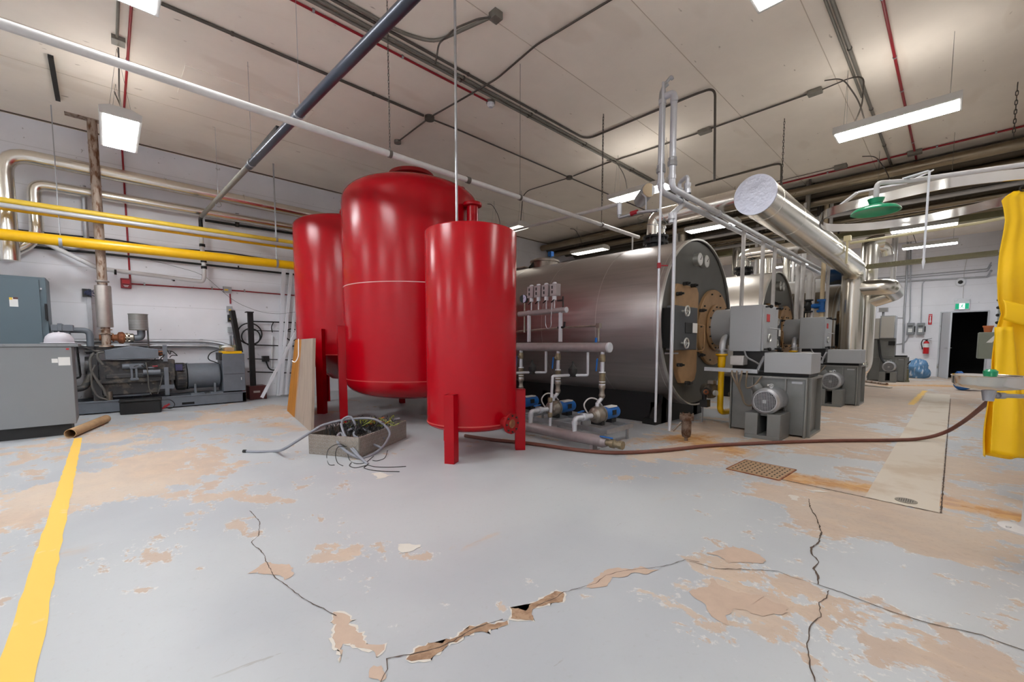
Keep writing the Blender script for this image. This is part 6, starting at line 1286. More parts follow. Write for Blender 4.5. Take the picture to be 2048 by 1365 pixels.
# curtain: pleated vinyl drawn together and tied
EDGE = [(375, 2016), (392, 2004), (440, 2010), (520, 2000), (560, 1994), (600, 1996), (628, 2003), (650, 1995), (680, 1989), (740, 1984), (800, 1979), (905, 1975)]
def edge_u(v):
    for (v0, u0), (v1, u1) in zip(EDGE, EDGE[1:]):
        if v <= v1: return u0+(u1-u0)*max(0, (v-v0))/(v1-v0)
    return EDGE[-1][1]
dc = 3.10; ctop = PF(2020, 378, dc).z; cbot = PF(1996, 908, dc).z
dirw = V((.50, -.866, 0)).normalized(); depd = V((.866, .50, 0)).normalized()
cur = thing('shower_curtain', 'bright yellow vinyl curtain gathered and tied at the right edge', 'curtain', tuple(PF(2010, 900, dc)))
g = G(); NS, NT = 120, 70; rows = []
for j in range(NT+1):
    t = j/NT; z = ctop+(cbot-ctop)*t; v = 378+(908-378)*t; L0 = PF(edge_u(v), v, dc); L0.z = z
    width = .75-.15*math.exp(-((t-.50)/.07)**2)
    row = []
    for i in range(NS+1):
        s_ = i/NS; amp = (.004+.012*t+.045*max(0, t-.42)/.58)*(1-.55*math.exp(-((t-.50)/.06)**2))
        ph = s_*2*math.pi*4.2+1.2*math.sin(t*3+s_*4)+4.5*noise.noise(V((s_*3.1, t*1.3, 5)))
        fold = amp*(math.sin(ph)+.45*math.sin(2.3*ph+1+2*t))+.02*noise.noise(V((s_*4, t*6, 0)))
        zz = z-(.035*math.sin(s_*9+1)+.05*noise.noise(V((s_*5, 1, 2))))*(t**8) - (0.02*abs(math.sin(s_*18))*(1-t)**12)
        if s_ < .06: zz -= (1-s_/.06)*.05*max(0, 1-t*14)
        p = L0+dirw*(width*s_)+depd*(fold+.03*s_); row.append(g._v((p.x, p.y, zz)))
    rows.append(row)
for a_, b_ in zip(rows, rows[1:]):
    for i in range(NS): g.bm.faces.new([a_[i], a_[i+1], b_[i+1], b_[i]])
o = obj('curtain_sheet', g, 'curtain', cur, sharp=70); sm = o.modifiers.new('thick', 'SOLIDIFY'); sm.thickness = .003
g = G(); rows = []
for j in range(9):
    f = j/8; row = []
    for i in range(61):
        s_ = i/60; v = 600+f*40+30*s_+8*math.sin(s_*8); q = PF(1999+1*math.sin(f*3), v, dc-.05); p = q+dirw*(.66*s_)-depd*(.03+.03*math.sin(s_*math.pi)+.012*math.sin(f*math.pi)+.006*math.sin(s_*14)); row.append(g._v(p))
    rows.append(row)
for a_, b_ in zip(rows, rows[1:]):
    for i in range(60): g.bm.faces.new([a_[i], a_[i+1], b_[i+1], b_[i]])
o = obj('tie_band', g, 'curtain', cur, sharp=70); sm = o.modifiers.new('thick', 'SOLIDIFY'); sm.thickness = .003
g = G(); c = PF(2046, 377, dc-.03); g.torus(c, depd, .018, .005, 18); obj('eyelet', g, 'dark', cur)
g = G(); g.box(4.0, 4.04, -.40, -.34, ctop-.02, zt2+.0); g.bm.free()
# second hanging fold in front
g = G(); rows = []
for j in range(31):
    t = j/30; row = []
    for i in range(25):
        s_ = i/24; v = 655+(905-655)*t; q = PF(1984-6*t, v, dc-.07); w = .10+.13*t; p = q+dirw*(w*s_)-depd*(.02+.035*math.sin(s_*math.pi)+.01*math.sin(s_*9+t*4)); p.z -= .03*s_*t; row.append(g._v(p))
    rows.append(row)
for a_, b_ in zip(rows, rows[1:]):
    for i in range(24): g.bm.faces.new([a_[i], a_[i+1], b_[i+1], b_[i]])
o = obj('front_fold', g, 'curtain', cur, sharp=70); sm = o.modifiers.new('thick', 'SOLIDIFY'); sm.thickness = .003

# ================= HOSE ON THE FLOOR =================
hp_ = [(930, 872, .02), (985, 880, .02), (1045, 886, .02), (1100, 893, .02), (1160, 901, .02), (1230, 906, .02), (1320, 902, .02), (1420, 892, .02), (1540, 886, .02), (1660, 882, .02), (1770, 881, .02), (1840, 878, .03)]
pts = [PZ(u, v, z) for u, v, z in hp_]
pts += [PF(1888, 866, 4.9), PF(1925, 845, 4.6), PF(1955, 822, 4.2), PF(1985, 795, 3.8), PF(2012, 765, 3.4), PF(2050, 720, 3.1)]
g = G(); g.tube(smooth([p for p in pts], 5), .020, 12); tag(obj('rubber_hose', g, 'hose'), 'brown rubber hose snaking over the floor up to the yellow curtain', 'hose')

# ================= DRAINS =================
g = G(); P4 = [PZ(1491, 921), PZ(1592, 941), PZ(1558, 962), PZ(1453, 939)]
r = thing('drain_grate', 'rectangular rusty slotted drain grate in the floor', 'drain', tuple((P4[0]+P4[2])/2)); LOC[r] = (P4[0]+P4[2])/2
g = G(); g.prism([p+V((0, 0, .002)) for p in P4], (0, 0, .004)); obj('grate_plate', g, 'grating', r)
g = G()
for i in range(6):
    for j in range(10):
        a_ = P4[0].lerp(P4[1], (j+.8)/10.6).lerp(P4[3].lerp(P4[2], (j+.8)/10.6), (i+.9)/6.8); ex = (P4[3]-P4[0]).normalized()*.016; ey = (P4[1]-P4[0]).normalized()*.006
        g.face([V((q.x, q.y, .0075)) for q in (a_-ex-ey, a_+ex-ey, a_+ex+ey, a_-ex+ey)])
obj('grate_slots', g, 'void', r)
g = G()
for a_, b_ in zip(P4, P4[1:]+P4[:1]): g.bar(a_+V((0, 0, .003)), b_+V((0, 0, .003)), .012, .008)
obj('grate_frame', g, 'rustor', r)
c = PZ(1812, 1003); r = thing('round_floor_drain', 'small round drain cover in the pale floor strip', 'drain', (c.x, c.y, 0)); g = G(); g.cyl((c.x, c.y, .0015), (c.x, c.y, .006), .062, seg=32); obj('drain_cover', g, mat('drain_grey', srgb(138, 130, 116), .6), r)
g = G()
for i in range(-4, 5):
    for j in range(-4, 5):
        if i*i+j*j < 17: g.box(c.x+i*.012-.003, c.x+i*.012+.003, c.y+j*.012-.003, c.y+j*.012+.003, .0062, .0068)
obj('drain_holes', g, 'dark', r)

# ================= LEFT: CABINETS, GENERATOR =================
q = PZ(151, 867); Yc = 7.62; xr = PY(149, 780, Yc).x; zt_ = PY(100, 694, Yc).z; 
r = thing('grey_enclosure', 'low light grey metal enclosure at the left edge with a hard hat on it', 'cabinet', (xr-.9, 8.2, 0))
g = G(); g.box(xr-2.2, xr, Yc, Yc+.62, .14, zt_); bd = obj('enclosure_body', g, 'cab', r, bevel=.006)
g = G(); g.box(xr-2.16, xr-.05, Yc+.06, Yc+.6, 0, .14); obj('plinth', g, 'dark', r)
g = G(); g.box(xr-2.22, xr+.06, Yc-.015, Yc+.64, zt_, zt_+.035)
for k in range(3): g.cyl((xr-.12-.42*k, Yc-.022, zt_+.017), (xr-.12-.42*k, Yc-.012, zt_+.017), .010, seg=8)
obj('lid', g, 'cab', r, bevel=.003)
def fb(u0, v0, u1, v1, m, name, par, th=.003):
    a_, b_ = PY(u0, v0, Yc), PY(u1, v1, Yc); g = G(); g.box(a_.x, b_.x, Yc-th, Yc, b_.z, a_.z); obj(name, g, m, par)
fb(116, 715, 141, 731, 'paper', 'white_sticker', bd); fb(103, 718, 116, 726, 'paper', 'white_sticker', bd, .004); fb(132, 697, 138, 700, 'redlab', 'red_sticker', bd)
# hard hat
q = PY(108, 684, Yc+.12); zh = zt_+.037; hxx, hyy = q.x+.04, Yc+.22
r = thing('hard_hat', 'grey-white hard hat resting on the low grey enclosure', 'hat', (hxx, hyy, zh)); g = G()
g.lathe([(.135, .01), (.132, .05), (.12, .09), (.09, .125), (.045, .142), (0, .146)], (hxx, hyy, zh), seg=36); sc_ = obj('hat_shell', g, mat('hat_grey', srgb(186, 182, 188), .4), r)
g = G(); g.lathe([(.128, .0), (.165, .004), (.168, .01), (.13, .016)], (hxx, hyy, zh), seg=36); g.box(hxx-.02, hxx+.21, hyy-.09, hyy+.09, zh+.004, zh+.010); obj('hat_brim', g, mat('hat_grey', srgb(186, 182, 188), .4), r)
g = G(); g.tube([(hxx, hyy-.12, zh+.03), (hxx, hyy-.09, zh+.11), (hxx, hyy, zh+.152), (hxx, hyy+.1, zh+.11)], .012, 8, bend=.05); obj('hat_ridge', g, mat('hat_grey', srgb(186, 182, 188), .4), sc_)
# tall switchgear cabinet
Yt = 9.72; xR = PY(94, 600, Yt).x; zT = PY(94, 556, Yt).z
r = thing('switchgear_cabinet', 'tall slate-blue switchgear cabinet against the left wall', 'cabinet', (xR-.9, 10, 0)); g = G(); g.box(xR-2.4, xR, Yt, 10.3, 0, zT); bd = obj('cabinet_body', g, 'panel', r, bevel=.008)
g = G(); g.box(xR-2.36, xR-.07, Yt-.02, Yt, .1, zT-.04); dr = obj('cabinet_door', g, 'panel', r, bevel=.004)
def tb(u0, v0, u1, v1, m, name, th): a_, b_ = PY(u0, v0, Yt-.02), PY(u1, v1, Yt-.02); g = G(); g.box(a_.x, b_.x, Yt-.02-th, Yt-.02, b_.z, a_.z); return obj(name, g, m, dr)
tb(18, 595, 37, 614, 'paper', 'warning_label', .003); tb(18, 595, 25, 600, 'lyellow', 'yellow_label_corner', .004); tb(26, 595, 36, 599, 'maroon', 'dark_label_heading', .004); tb(80, 576, 84, 580, 'galv', 'door_lock', .01)
a_, b_ = PY(89, 608, Yt-.03), PY(97, 640, Yt-.03); g = G(); g.box(a_.x, b_.x, Yt-.06, Yt-.02, b_.z, a_.z); g.cyl((a_.x+.02, Yt-.06, b_.z-.02), (a_.x+.02, Yt-.06, a_.z-.02), .012, seg=8); obj('door_handle', g, 'black', r)

# generator set
GY = 9.55
def gx(u, v=700): return PY(u, v, GY).x
gs = thing('diesel_generator', 'slate grey diesel generator set on a long skid along the left wall', 'generator', (.75, 9.85, 0))
xb0, xb1 = -.62, PY(492, 792, GY).x
g = G(); g.box(xb0, xb1, GY, GY+.06, .02, .21); g.box(xb0, xb1, GY+.58, GY+.64, .02, .21); g.box(xb0, xb0+.06, GY, GY+.64, .02, .2); g.box(xb1-.06, xb1, GY, GY+.64, .02, .2); g.box(.3, .4, GY, GY+.64, .02, .2); g.box(.8, xb1, GY+.02, GY+.62, .16, .2); g.box(xb0, xb1, GY-.01, GY+.07, .19, .212); sk = obj('skid', g, 'gen', gs, bevel=.003)
g = G(); g.box(.92, 1.10, GY-.004, GY+.0, .045, .085); obj('fork_slot', g, 'void', sk)
# alternator
ya_ = GY+.30; g = G(); g.lathe([(0, 0), (.20, 0), (.235, .02), (.235, .48), (.21, .50), (0, .50)], (1.04, ya_, .54), AX, 40); al = obj('alternator', g, 'gen', gs)
g = G()
for x in (1.05, 1.50): g.ring((x, ya_, .54), AX, .233, .012, .022, 40)
obj('alternator_band', g, 'gen', al)
g = G(); g.lathe([(.17, 0), (.245, .02), (.245, .16), (.20, .18), (.0, .18)], (.86, ya_, .54), AX, 40); hs = obj('flywheel_housing', g, 'gend', gs)
g = G()
for k in range(26):
    a = math.radians(k*360/26); g.bar((.89, ya_+.247*math.cos(a), .54+.247*math.sin(a)), (1.0, ya_+.247*math.cos(a), .54+.247*math.sin(a)), .012, .008)
obj('vent_slots', g, 'black', hs)
for x in (1.12, 1.42):
    g = G(); g.box(x, x+.03, GY+.08, GY+.13, .22, .40); g.box(x-.06, x+.14, GY+.04, GY+.16, .212, .235); obj('alternator_foot', g, 'gen', gs)
g = G(); p = PY(358, 736, GY+.02); g.box(p.x-.05, p.x+.05, GY+.0, GY+.09, p.z-.05, p.z+.06); rg_ = obj('regulator_box', g, mat('violet_plastic', srgb(60, 58, 92), .4), gs, bevel=.004)
# control box
x0c, x1c = PY(446, 745, GY).x, PY(490, 745, GY).x; zc_ = PY(470, 708, GY).z
g = G(); g.box(x0c, x1c, GY-.0, GY+.5, .235, zc_); cb = obj('control_box', g, 'gen', gs, bevel=.005); g = G(); g.box(x0c+.01, x1c-.01, GY-.004, GY, .56, .566); g.box(x0c-.04, x0c+.01, GY+.02, GY+.4, zc_-.12, zc_+.02); obj('panel_gap', g, 'dark', cb); g = G(); g.box(x1c-.07, x1c-.06, GY-.006, GY, .44, .49); obj('latch_mark', g, 'paper', cb)
# engine block
g = G(); g.box(-.12, .86, GY+.10, GY+.52, .50, .86); g.box(-.10, .80, GY+.14, GY+.48, .28, .5); g.box(-.05, .78, GY+.08, GY+.14, .56, .64); eb = obj('engine_block', g, 'gend', gs, bevel=.015)
g = G()
for k in range(6): g.cyl((-.02+k*.13, GY+.06, .76), (-.02+k*.13, GY+.12, .76), .022, seg=10); g.cyl((-.05+k*.15, GY+.1, .45), (-.05+k*.15, GY+.06, .45), .012, seg=6)
g.box(-.1, .84, GY+.08, GY+.1, .49, .52); obj('block_bosses', g, 'gend', eb)
g = G(); g.prism([(.02, GY+.16, .24), (.50, GY+.16, .24), (.58, GY+.16, .40), (.02, GY+.16, .40)], (0, .3, 0)); obj('oil_pan', g, 'gen', gs, bevel=.01)
# valve cover hood
x0h, x1h = gx(209, 705), gx(317, 705); zl, zr_, zp, zbm = PY(208, 701, GY).z, PY(316, 699, GY).z, PY(258, 692, GY).z, PY(260, 719, GY).z
g = G(); g.prism([(x0h, GY, zbm), (x1h, GY, zbm+.005), (x1h, GY, zr_), ((x0h+x1h)/2, GY, zp), (x0h, GY, zl)], (0, .42, 0)); obj('heat_shield', g, 'gen', gs, bevel=.01)
g = G(); c = PY(321, 707, GY+.1); g.cyl(c-V((.03, 0, 0)), c+V((.05, 0, 0)), .045, seg=18); obj('rusty_outlet', g, 'rustor', gs)
# radiator, fan guard and top tank at the left end
g = G(); g.box(-.62, -.5, GY+.02, GY+.58, .25, 1.12); g.box(-.66, -.46, GY+.0, GY+.6, 1.12, 1.18); rd = obj('radiator', g, 'gend', gs, bevel=.006)
g = G()
for k in range(9): g.tube([(-.48, GY+.02+k*.06, 1.14), (-.36, GY+.02+k*.06, 1.12), (-.34, GY+.02+k*.06, .60), (-.48, GY+.02+k*.06, .55)], .006, 5, bend=.03)
for z in (.6, .7, .8, .9, 1.0, 1.1): g.cyl((-.345, GY, z), (-.345, GY+.5, z), .006, seg=5)
obj('fan_guard', g, 'dark', gs)
g = G(); a_ = PY(112, 653, GY+.2); g.box(-.62, -.38, GY+.12, GY+.45, 1.34, 1.44); g.box(-.55, -.50, GY+.11, GY+.46, 1.34, 1.46); g.box(-.60, -.42, GY+.15, GY+.4, 1.18, 1.34); obj('header_tank', g, 'gen', gs, bevel=.006)
zz = PY(160, 661, GY+.25).z; xx1 = PY(181, 690, GY+.25).x; g = G(); g.tube([(-.42, GY+.25, zz), (xx1, GY+.25, zz), (xx1, GY+.25, 1.06)], .045, 16, bend=.09); obj('coolant_pipe', g, 'gen', gs)
g = G(); g.cyl((xx1, GY+.25, .98), (xx1, GY+.25, 1.10), .06, seg=16); g.cyl((xx1-.07, GY+.15, 1.02), (x0h, GY+.15, 1.02), .02, seg=8); g.bar((-.36, GY+.1, 1.14), (-.10, GY+.15, 1.00), .03, .02); obj('thermostat_housing', g, 'gend', gs)
g = G(); g.tube([(-.50, GY+.15, .42), (-.30, GY+.15, .42), (-.22, GY+.15, .62), (-.20, GY+.2, .7)], .05, 14, bend=.08); obj('lower_hose', g, 'gend', gs)
g = G()
for (y, r0) in ((GY+.32, .15), (GY+.3, .07)): g.cyl((-.28, y, .78+(.0 if r0 > .1 else -.2)), (-.22, y, .78+(.0 if r0 > .1 else -.2)), r0, seg=24)
g.box(-.22, -.13, GY+.14, GY+.48, .3, .95); g.box(-.20, -.10, GY+.02, GY+.1, .2, .55); obj('fan_pulley', g, 'gend', gs)
for k, pts in enumerate(([(188, 706), (180, 716), (181, 740), (196, 764), (208, 780), (212, 792)], [(190, 730), (182, 748), (184, 775), (195, 795), (215, 800)], [(208, 705), (196, 706), (194, 716), (206, 730)], [(292, 725), (296, 750), (297, 775), (303, 790)], [(325, 752), (321, 770), (316, 788)])):
    g = G(); g.tube([PY(u, v, GY-.005) for u, v in pts], (.018, .014, .016, .008, .007)[k], 8, bend=.06); obj('hose', g, mat('old_grey_hose', srgb(92, 90, 86), .6), gs)
g = G(); p = PY(218, 790, GY+.04); g.cyl((p.x, GY+.05, .2), (p.x, GY+.05, p.z+.05), .045, seg=18); obj('oil_filter', g, 'steel', gs)
g = G(); p = PY(265, 733, GY+.06); g.lathe([(0, 0), (.04, .0), (.05, .04), (.05, .25), (.04, .29), (0, .29)], (p.x-.13, GY+.08, p.z), AX, 18); g.box(p.x-.04, p.x+.06, GY+.03, GY+.1, p.z-.04, p.z+.04); g.box(p.x-.03, p.x-.0, GY+.04, GY+.08, p.z-.22, p.z); g.box(p.x+.03, p.x+.06, GY+.04, GY+.08, p.z-.22, p.z); g.box(p.x-.04, p.x+.07, GY+.03, GY+.1, p.z-.24, p.z-.2); obj('filter_bracket', g, 'gen', gs, bevel=.004)
g = G(); p = PY(306, 745, GY+.04); g.cyl((p.x-.13, GY+.05, p.z), (p.x+.10, GY+.05, p.z), .05, seg=20); g.cyl((p.x-.10, GY+.05, p.z+.08), (p.x+.02, GY+.05, p.z+.08), .02, seg=10); obj('starter_motor', g, 'gen', gs)
g = G(); p = PY(311, 733, GY); g.cyl((p.x-.04, GY, p.z), (p.x+.03, GY, p.z), .012, seg=8); obj('red_cap', g, 'redc', gs)
g = G(); p = PY(332, 735, GY); g.box(p.x-.03, p.x+.03, GY-.01, GY+.05, .24, p.z+.0); g.box(p.x-.03, p.x+.03, GY+.02, GY+.06, p.z+.1, 1.12); g.box(p.x-.1, p.x+.1, GY, GY+.04, .35, .42); obj('mount_bracket', g, 'gen', gs)
g = G(); random.seed(3)
for k in range(9):
    a_ = PY(325+random.uniform(-8, 18), 700+random.uniform(-4, 16), GY+.03); g.tube([a_, a_+V((random.uniform(-.08, .08), random.uniform(-.03, .05), random.uniform(-.06, .06))), a_+V((random.uniform(-.12, .12), 0, random.uniform(-.12, .05)))], .007, 6, bend=.03)
    a_ = PY(285+random.uniform(-10, 25), 725+random.uniform(-5, 12), GY+.03); g.tube([a_, a_+V((random.uniform(-.08, .08), -.01, random.uniform(-.05, .05))), a_+V((random.uniform(-.12, .12), 0, random.uniform(-.1, .05)))], .005, 6, bend=.03)
obj('wiring', g, 'dark', gs)
# turbo, exhaust elbow, air cleaner
g = G(); c = PY(241, 676, GY+.2); g.lathe([(.0, -.10), (.05, -.10), (.055, -.04), (.095, -.02), (.10, .03), (.07, .06), (0, .06)], c, AX, 28); g.cyl(c-V((.26, 0, 0)), c-V((.08, 0, 0)), .05, seg=18); g.ring(c-V((.09, 0, 0)), AX, .05, .02, .02, 18); obj('turbocharger', g, 'rustor', gs)
g = G(); g.lathe([(.04, .06), (.085, .07), (.085, .09), (.06, .10), (.075, .12), (.075, .16), (.05, .18), (0, .18)], c, AX, 24)
for k in range(8): a = k*math.pi/4; g.cyl(c+V((.06, .075*math.cos(a), .075*math.sin(a))), c+V((.12, .075*math.cos(a), .075*math.sin(a))), .007, seg=6)
obj('compressor_housing', g, 'steel', gs)
ax_, zl2, zt3 = PY(277, 650, GY+.2).x, PY(270, 661, GY+.2).z, PY(278, 628.5, GY+.2).z
g = G(); g.tube([c+V((.14, 0, 0)), V((ax_+.03, c.y, c.z+.0)), V((ax_+.03, c.y, zl2))], .055, 20, bend=.10); obj('intake_elbow', g, 'gen', gs)
g = G(); g.lathe([(0, 0), (.125, 0), (.128, .01), (.128, zt3-zl2-.01), (.135, zt3-zl2-.01), (.135, zt3-zl2), (0, zt3-zl2)], (ax_, c.y, zl2), seg=36)
ac = obj('air_cleaner', g, mat('air_filter_mesh', srgb(140, 138, 134), .5, .3, var=.1, scale=30), gs)
g = G(); 
for k in range(6): g.ring((ax_, c.y, zl2+.03+k*.027), AZ, .127, .003, .006, 36)
obj('filter_ribs', g, 'galv', ac)
g = G(); g.cyl((ax_+.115, c.y-.03, .98), (ax_+.115, c.y-.03, zl2+.05), .012, seg=8); obj('cleaner_stay', g, 'gend', gs)
# silencer and exhaust stack
sx, sy = PY(207, 600, GY+.1).x, GY+.12
st_ = thing('exhaust_stack', 'rusty vertical exhaust pipe with steel silencer rising to the ceiling', 'exhaust', (sx, sy, 1.0))
zs0, zs1, zs2 = PY(207, 655, sy).z, PY(205, 572, sy).z, H
g = G(); g.cyl((sx, sy, zs1+.02), (sx, sy, H), .062, seg=24); g.ring((sx, sy, PY(197, 372, sy).z), AZ, .062, .006, .012, 24); obj('stack_pipe', g, 'rust', st_)
g = G(); g.lathe([(0, zs0), (.10, zs0), (.102, zs0+.01), (.102, zs1-.01), (.10, zs1), (0, zs1)], (sx, sy, 0), seg=36); g.lathe([(.06, zs1), (.06, zs1+.05), (.085, zs1+.06), (.085, zs1+.08), (.06, zs1+.09), (.06, zs1)], (sx, sy, 0), seg=28); obj('silencer', g, 'silencer', st_)
g = G(); zf = c.z-.02; g.cyl((sx, sy, zf-.1), (sx, sy, zs0), .058, seg=20)
for z in (zs0-.10, zs0-.04): g.ring((sx, sy, z), AZ, .055, .028, .016, 20)
g.ring((sx, sy, zf-.12), AZ, .03, .06, .03, 20); obj('exhaust_flange', g, 'rust', st_)
g = G(); g.box(sx-.30, sx+.12, sy-.07, sy+.07, H-.012, H); obj('ceiling_plate', g, 'rust', st_)
# open box with wires on the wall beside the stack
c = PY(173, 587, 10.26); r = thing('open_wire_box', 'small open wall box with loose wires left of the silencer', 'junction box', (c.x, 10.26, c.z)); g = G(); g.box(c.x-.05, c.x+.06, 10.2, 10.31, c.z-.06, c.z+.07); obj('box_body', g, 'dark', r)
g = G(); random.seed(5)
for k in range(14): g.tube([c+V((random.uniform(-.03, .03), -.06, random.uniform(-.03, .03))), c+V((random.uniform(0, .08), -.1, random.uniform(-.04, .05))), c+V((random.uniform(.03, .14), -.08, random.uniform(-.08, .08)))], .004, 5, bend=.03)
obj('loose_wires', g, mat('bluish_wire', srgb(70, 78, 110), .5), r)
g = G(); g.box(c.x-.0, c.x+.05, 10.25, 10.31, .8, c.z-.06); tag(obj('cable_trunking', g, 'galv'), 'grey wall trunking below the open wire box', 'trunking')
# battery case and tool charger
p0_, p1_ = PZ(240, 832), PZ(323, 826); r = thing('battery_case', 'black plastic battery case on the floor in front of the engine', 'battery', (.36, 9.3, 0)); LOC[r] = V((.36, 9.3, 0))
g = G(); g.prism([(p0_.x, p0_.y+.05, 0), (p1_.x, p1_.y+.05, 0), (p1_.x+.03, p1_.y+.3, 0), (p0_.x+.02, p0_.y+.3, 0)], (0, 0, .20)); obj('case_body', g, 'black', r, bevel=.015)
g = G(); g.prism([(p0_.x-.01, p0_.y+.04, .2), (p1_.x+.01, p1_.y+.04, .2), (p1_.x+.04, p1_.y+.31, .2), (p0_.x+.01, p0_.y+.31, .2)], (0, 0, .035)); obj('case_lid', g, 'black', r, bevel=.01)
g = G(); a_ = PY(330, 800, 9.25); g.tube([a_+V((-.05, 0, 0)), a_+V((.08, -.02, .0)), a_+V((.14, -.02, -.1)), a_+V((.06, -.04, -.17)), a_+V((-.02, -.03, -.1))], .007, 6, bend=.06); obj('black_lead', g, 'black', r)
g = G(); a_ = PY(332, 812, 9.22); g.bar(a_+V((-.04, 0, -.04)), a_+V((.05, -.01, .03)), .02, .03); g.tube([a_+V((.05, 0, .03)), a_+V((-.02, 0, -.0)), a_+V((-.05, -.01, -.05))], .01, 6); obj('red_clamp', g, 'redc', r)
r = thing('yellow_tray', 'yellow plastic tray with cardboard and white papers on the generator control box', 'tray', ((x0c+x1c)/2, GY+.2, zc_)); g = G(); g.box(x0c-.0, x1c-.03, GY+.03, GY+.35, zc_, zc_+.05); obj('tray_body', g, 'yellow', r, bevel=.006)
g = G(); g.box(x0c+.06, x0c+.20, GY+.02, GY+.2, zc_+.05, zc_+.12); obj('cardboard_piece', g, 'card', r); g = G(); blobmesh(g, (x0c+.09, GY+.1, zc_+.10), .09, .06, .03, 2, .3, 14, 8); obj('crumpled_paper', g, 'paper', r)
g = G(); g.box(x0c+.02, x1c-.06, GY+.36, GY+.38, zc_+.0, zc_+.16); tag(obj('printed_board', g, mat('yellowish_print', srgb(150, 148, 116), .6, col2=srgb(90, 96, 84), scale=30, thr=.5)), 'printed box panel standing behind the yellow tray', 'box')
g = G(); g.tube([(x0c+.02, GY+.1, zc_+.1), (x0c-.18, GY+.1, zc_+.02), (x0c-.22, GY+.1, zc_-.1), (x0c-.05, GY+.08, zc_-.18)], .010, 6, bend=.1); tag(obj('power_cable', g, 'black'), 'black cord looping from the yellow tray onto the alternator', 'cable')
# steel posts by the wall
r = thing('steel_post', 'black steel post standing upright on a maroon base by the left wall', 'post', (2.05, 10.0, 0)); a_ = PY(500, 624, 9.95); g = G(); g.box(a_.x-.045, a_.x+.045, 9.9, 9.99, .26, a_.z); g.box(a_.x-.08, a_.x+.05, 9.86, 10.02, a_.z-.02, a_.z); obj('post_body', g, 'black', r)
g = G(); p = PZ(509, 797); g.box(p.x-.14, p.x+.17, 9.82, 10.12, 0, .28); ms = obj('maroon_base', g, 'maroon', r, bevel=.008); g = G(); g.box(p.x-.07, p.x+.05, 9.815, 9.82, .14, .18); obj('base_label', g, 'silencer', ms)
g = G(); a_, b_ = PY(464, 622, 10.05), PY(480, 690, 9.9); b2_ = a_+(b_-a_)*2.9; b2_.z = max(b2_.z, .0); g.bar(a_, PY(480, 705, 9.88), .09, .06); tag(obj('steel_post', g, 'dark'), 'dark steel post leaning left against the wall behind the control box', 'post')
# metal studs
studs = [((568, 541, 10.15), (557, 792, 9.95), .075, 'wide light steel stud leaning upright behind the others'), ((583, 541, 10.1), (561, 790, 9.85), .06, 'pale steel stud second from the left, upright'), ((598, 541, 10.05), (572, 790, 9.8), .05, 'pale steel stud hard against the back red tank'), ((598, 655, 9.7), (524, 796, 9.55), .055, 'white steel stud leaning diagonally to the right')]
for (u0, v0, y0), (u1, v1, y1), w, lb in studs:
    a_, b_ = PY(u0, v0, y0), PY(u1, v1, y1); b_.z = max(b_.z, .02)
    d = (a_-b_).normalized(); sd = V((0, 1, 0)).cross(d).normalized(); dn = d.cross(sd)
    g = G()
    for off, ww, hh in ((V((0, 0, 0)), w, .006),): g.prism([b_-sd*w/2, b_+sd*w/2, b_+sd*w/2+dn*.035, b_+sd*(w/2-.006)+dn*.035, b_+sd*(w/2-.006)+dn*.006, b_-sd*(w/2-.006)+dn*.006, b_-sd*(w/2-.006)+dn*.035, b_-sd*w/2+dn*.035], a_-b_)
    tag(obj('steel_stud', g, 'stud'), lb, 'metal stud', 'metal studs leaning on the left wall')
# plywood board leaning by the red tanks
q0, q1 = PZ(574, 822), PZ(622, 865); a0_, a1_ = PD(590, 680, math.hypot(q0.x, q0.y)+.02), PD(626, 677, math.hypot(q1.x, q1.y)+.05)
r = thing('plywood_board', 'weathered plywood board with an orange stripe standing beside the red tanks', 'board', tuple((q0+q1)/2)); LOC[r] = (q0+q1)/2
n = V((q1.y-q0.y, -(q1.x-q0.x), 0)).normalized()
if n.dot(q0) < 0: n = -n
def sheet(t0, t1, m, th, nm):
    P_ = []
    for t in (t0, t1): P_.append(q0.lerp(q1, t))
    T_ = [a0_.lerp(a1_, t) for t in (t1, t0)]
    T_ = [V((p.x, p.y, min(p.z, 1.24))) for p in T_]
    g = G(); g.prism([P_[0], P_[1], T_[0], T_[1]], n*th); obj(nm, g, m, r)
sheet(0, .42, 'woodor', .03, 'orange_sheet'); sheet(.38, 1, 'wood', .034, 'grey_sheet')
g = G(); g.tube([PD(597, 678, 6.2), PD(597, 715, 6.15), PD(590, 726, 6.15), PD(584, 722, 6.2)], .006, 6, bend=.06); obj('wire_hook', g, 'white', r)
# cardboard tube
a_, b_ = PZ(140, 868, .055), PZ(212, 838, .055); r = thing('cardboard_tube', 'tan cardboard tube lying on the floor by the grey enclosure', 'tube', tuple((a_+b_)/2)); LOC[r] = (a_+b_)/2
d = (b_-a_).normalized(); g = G(); g.lathe([(.05, 0), (.055, 0), (.055, (b_-a_).length), (.05, (b_-a_).length), (.05, 0)], a_, d, 28); obj('tube_wall', g, 'card', r)
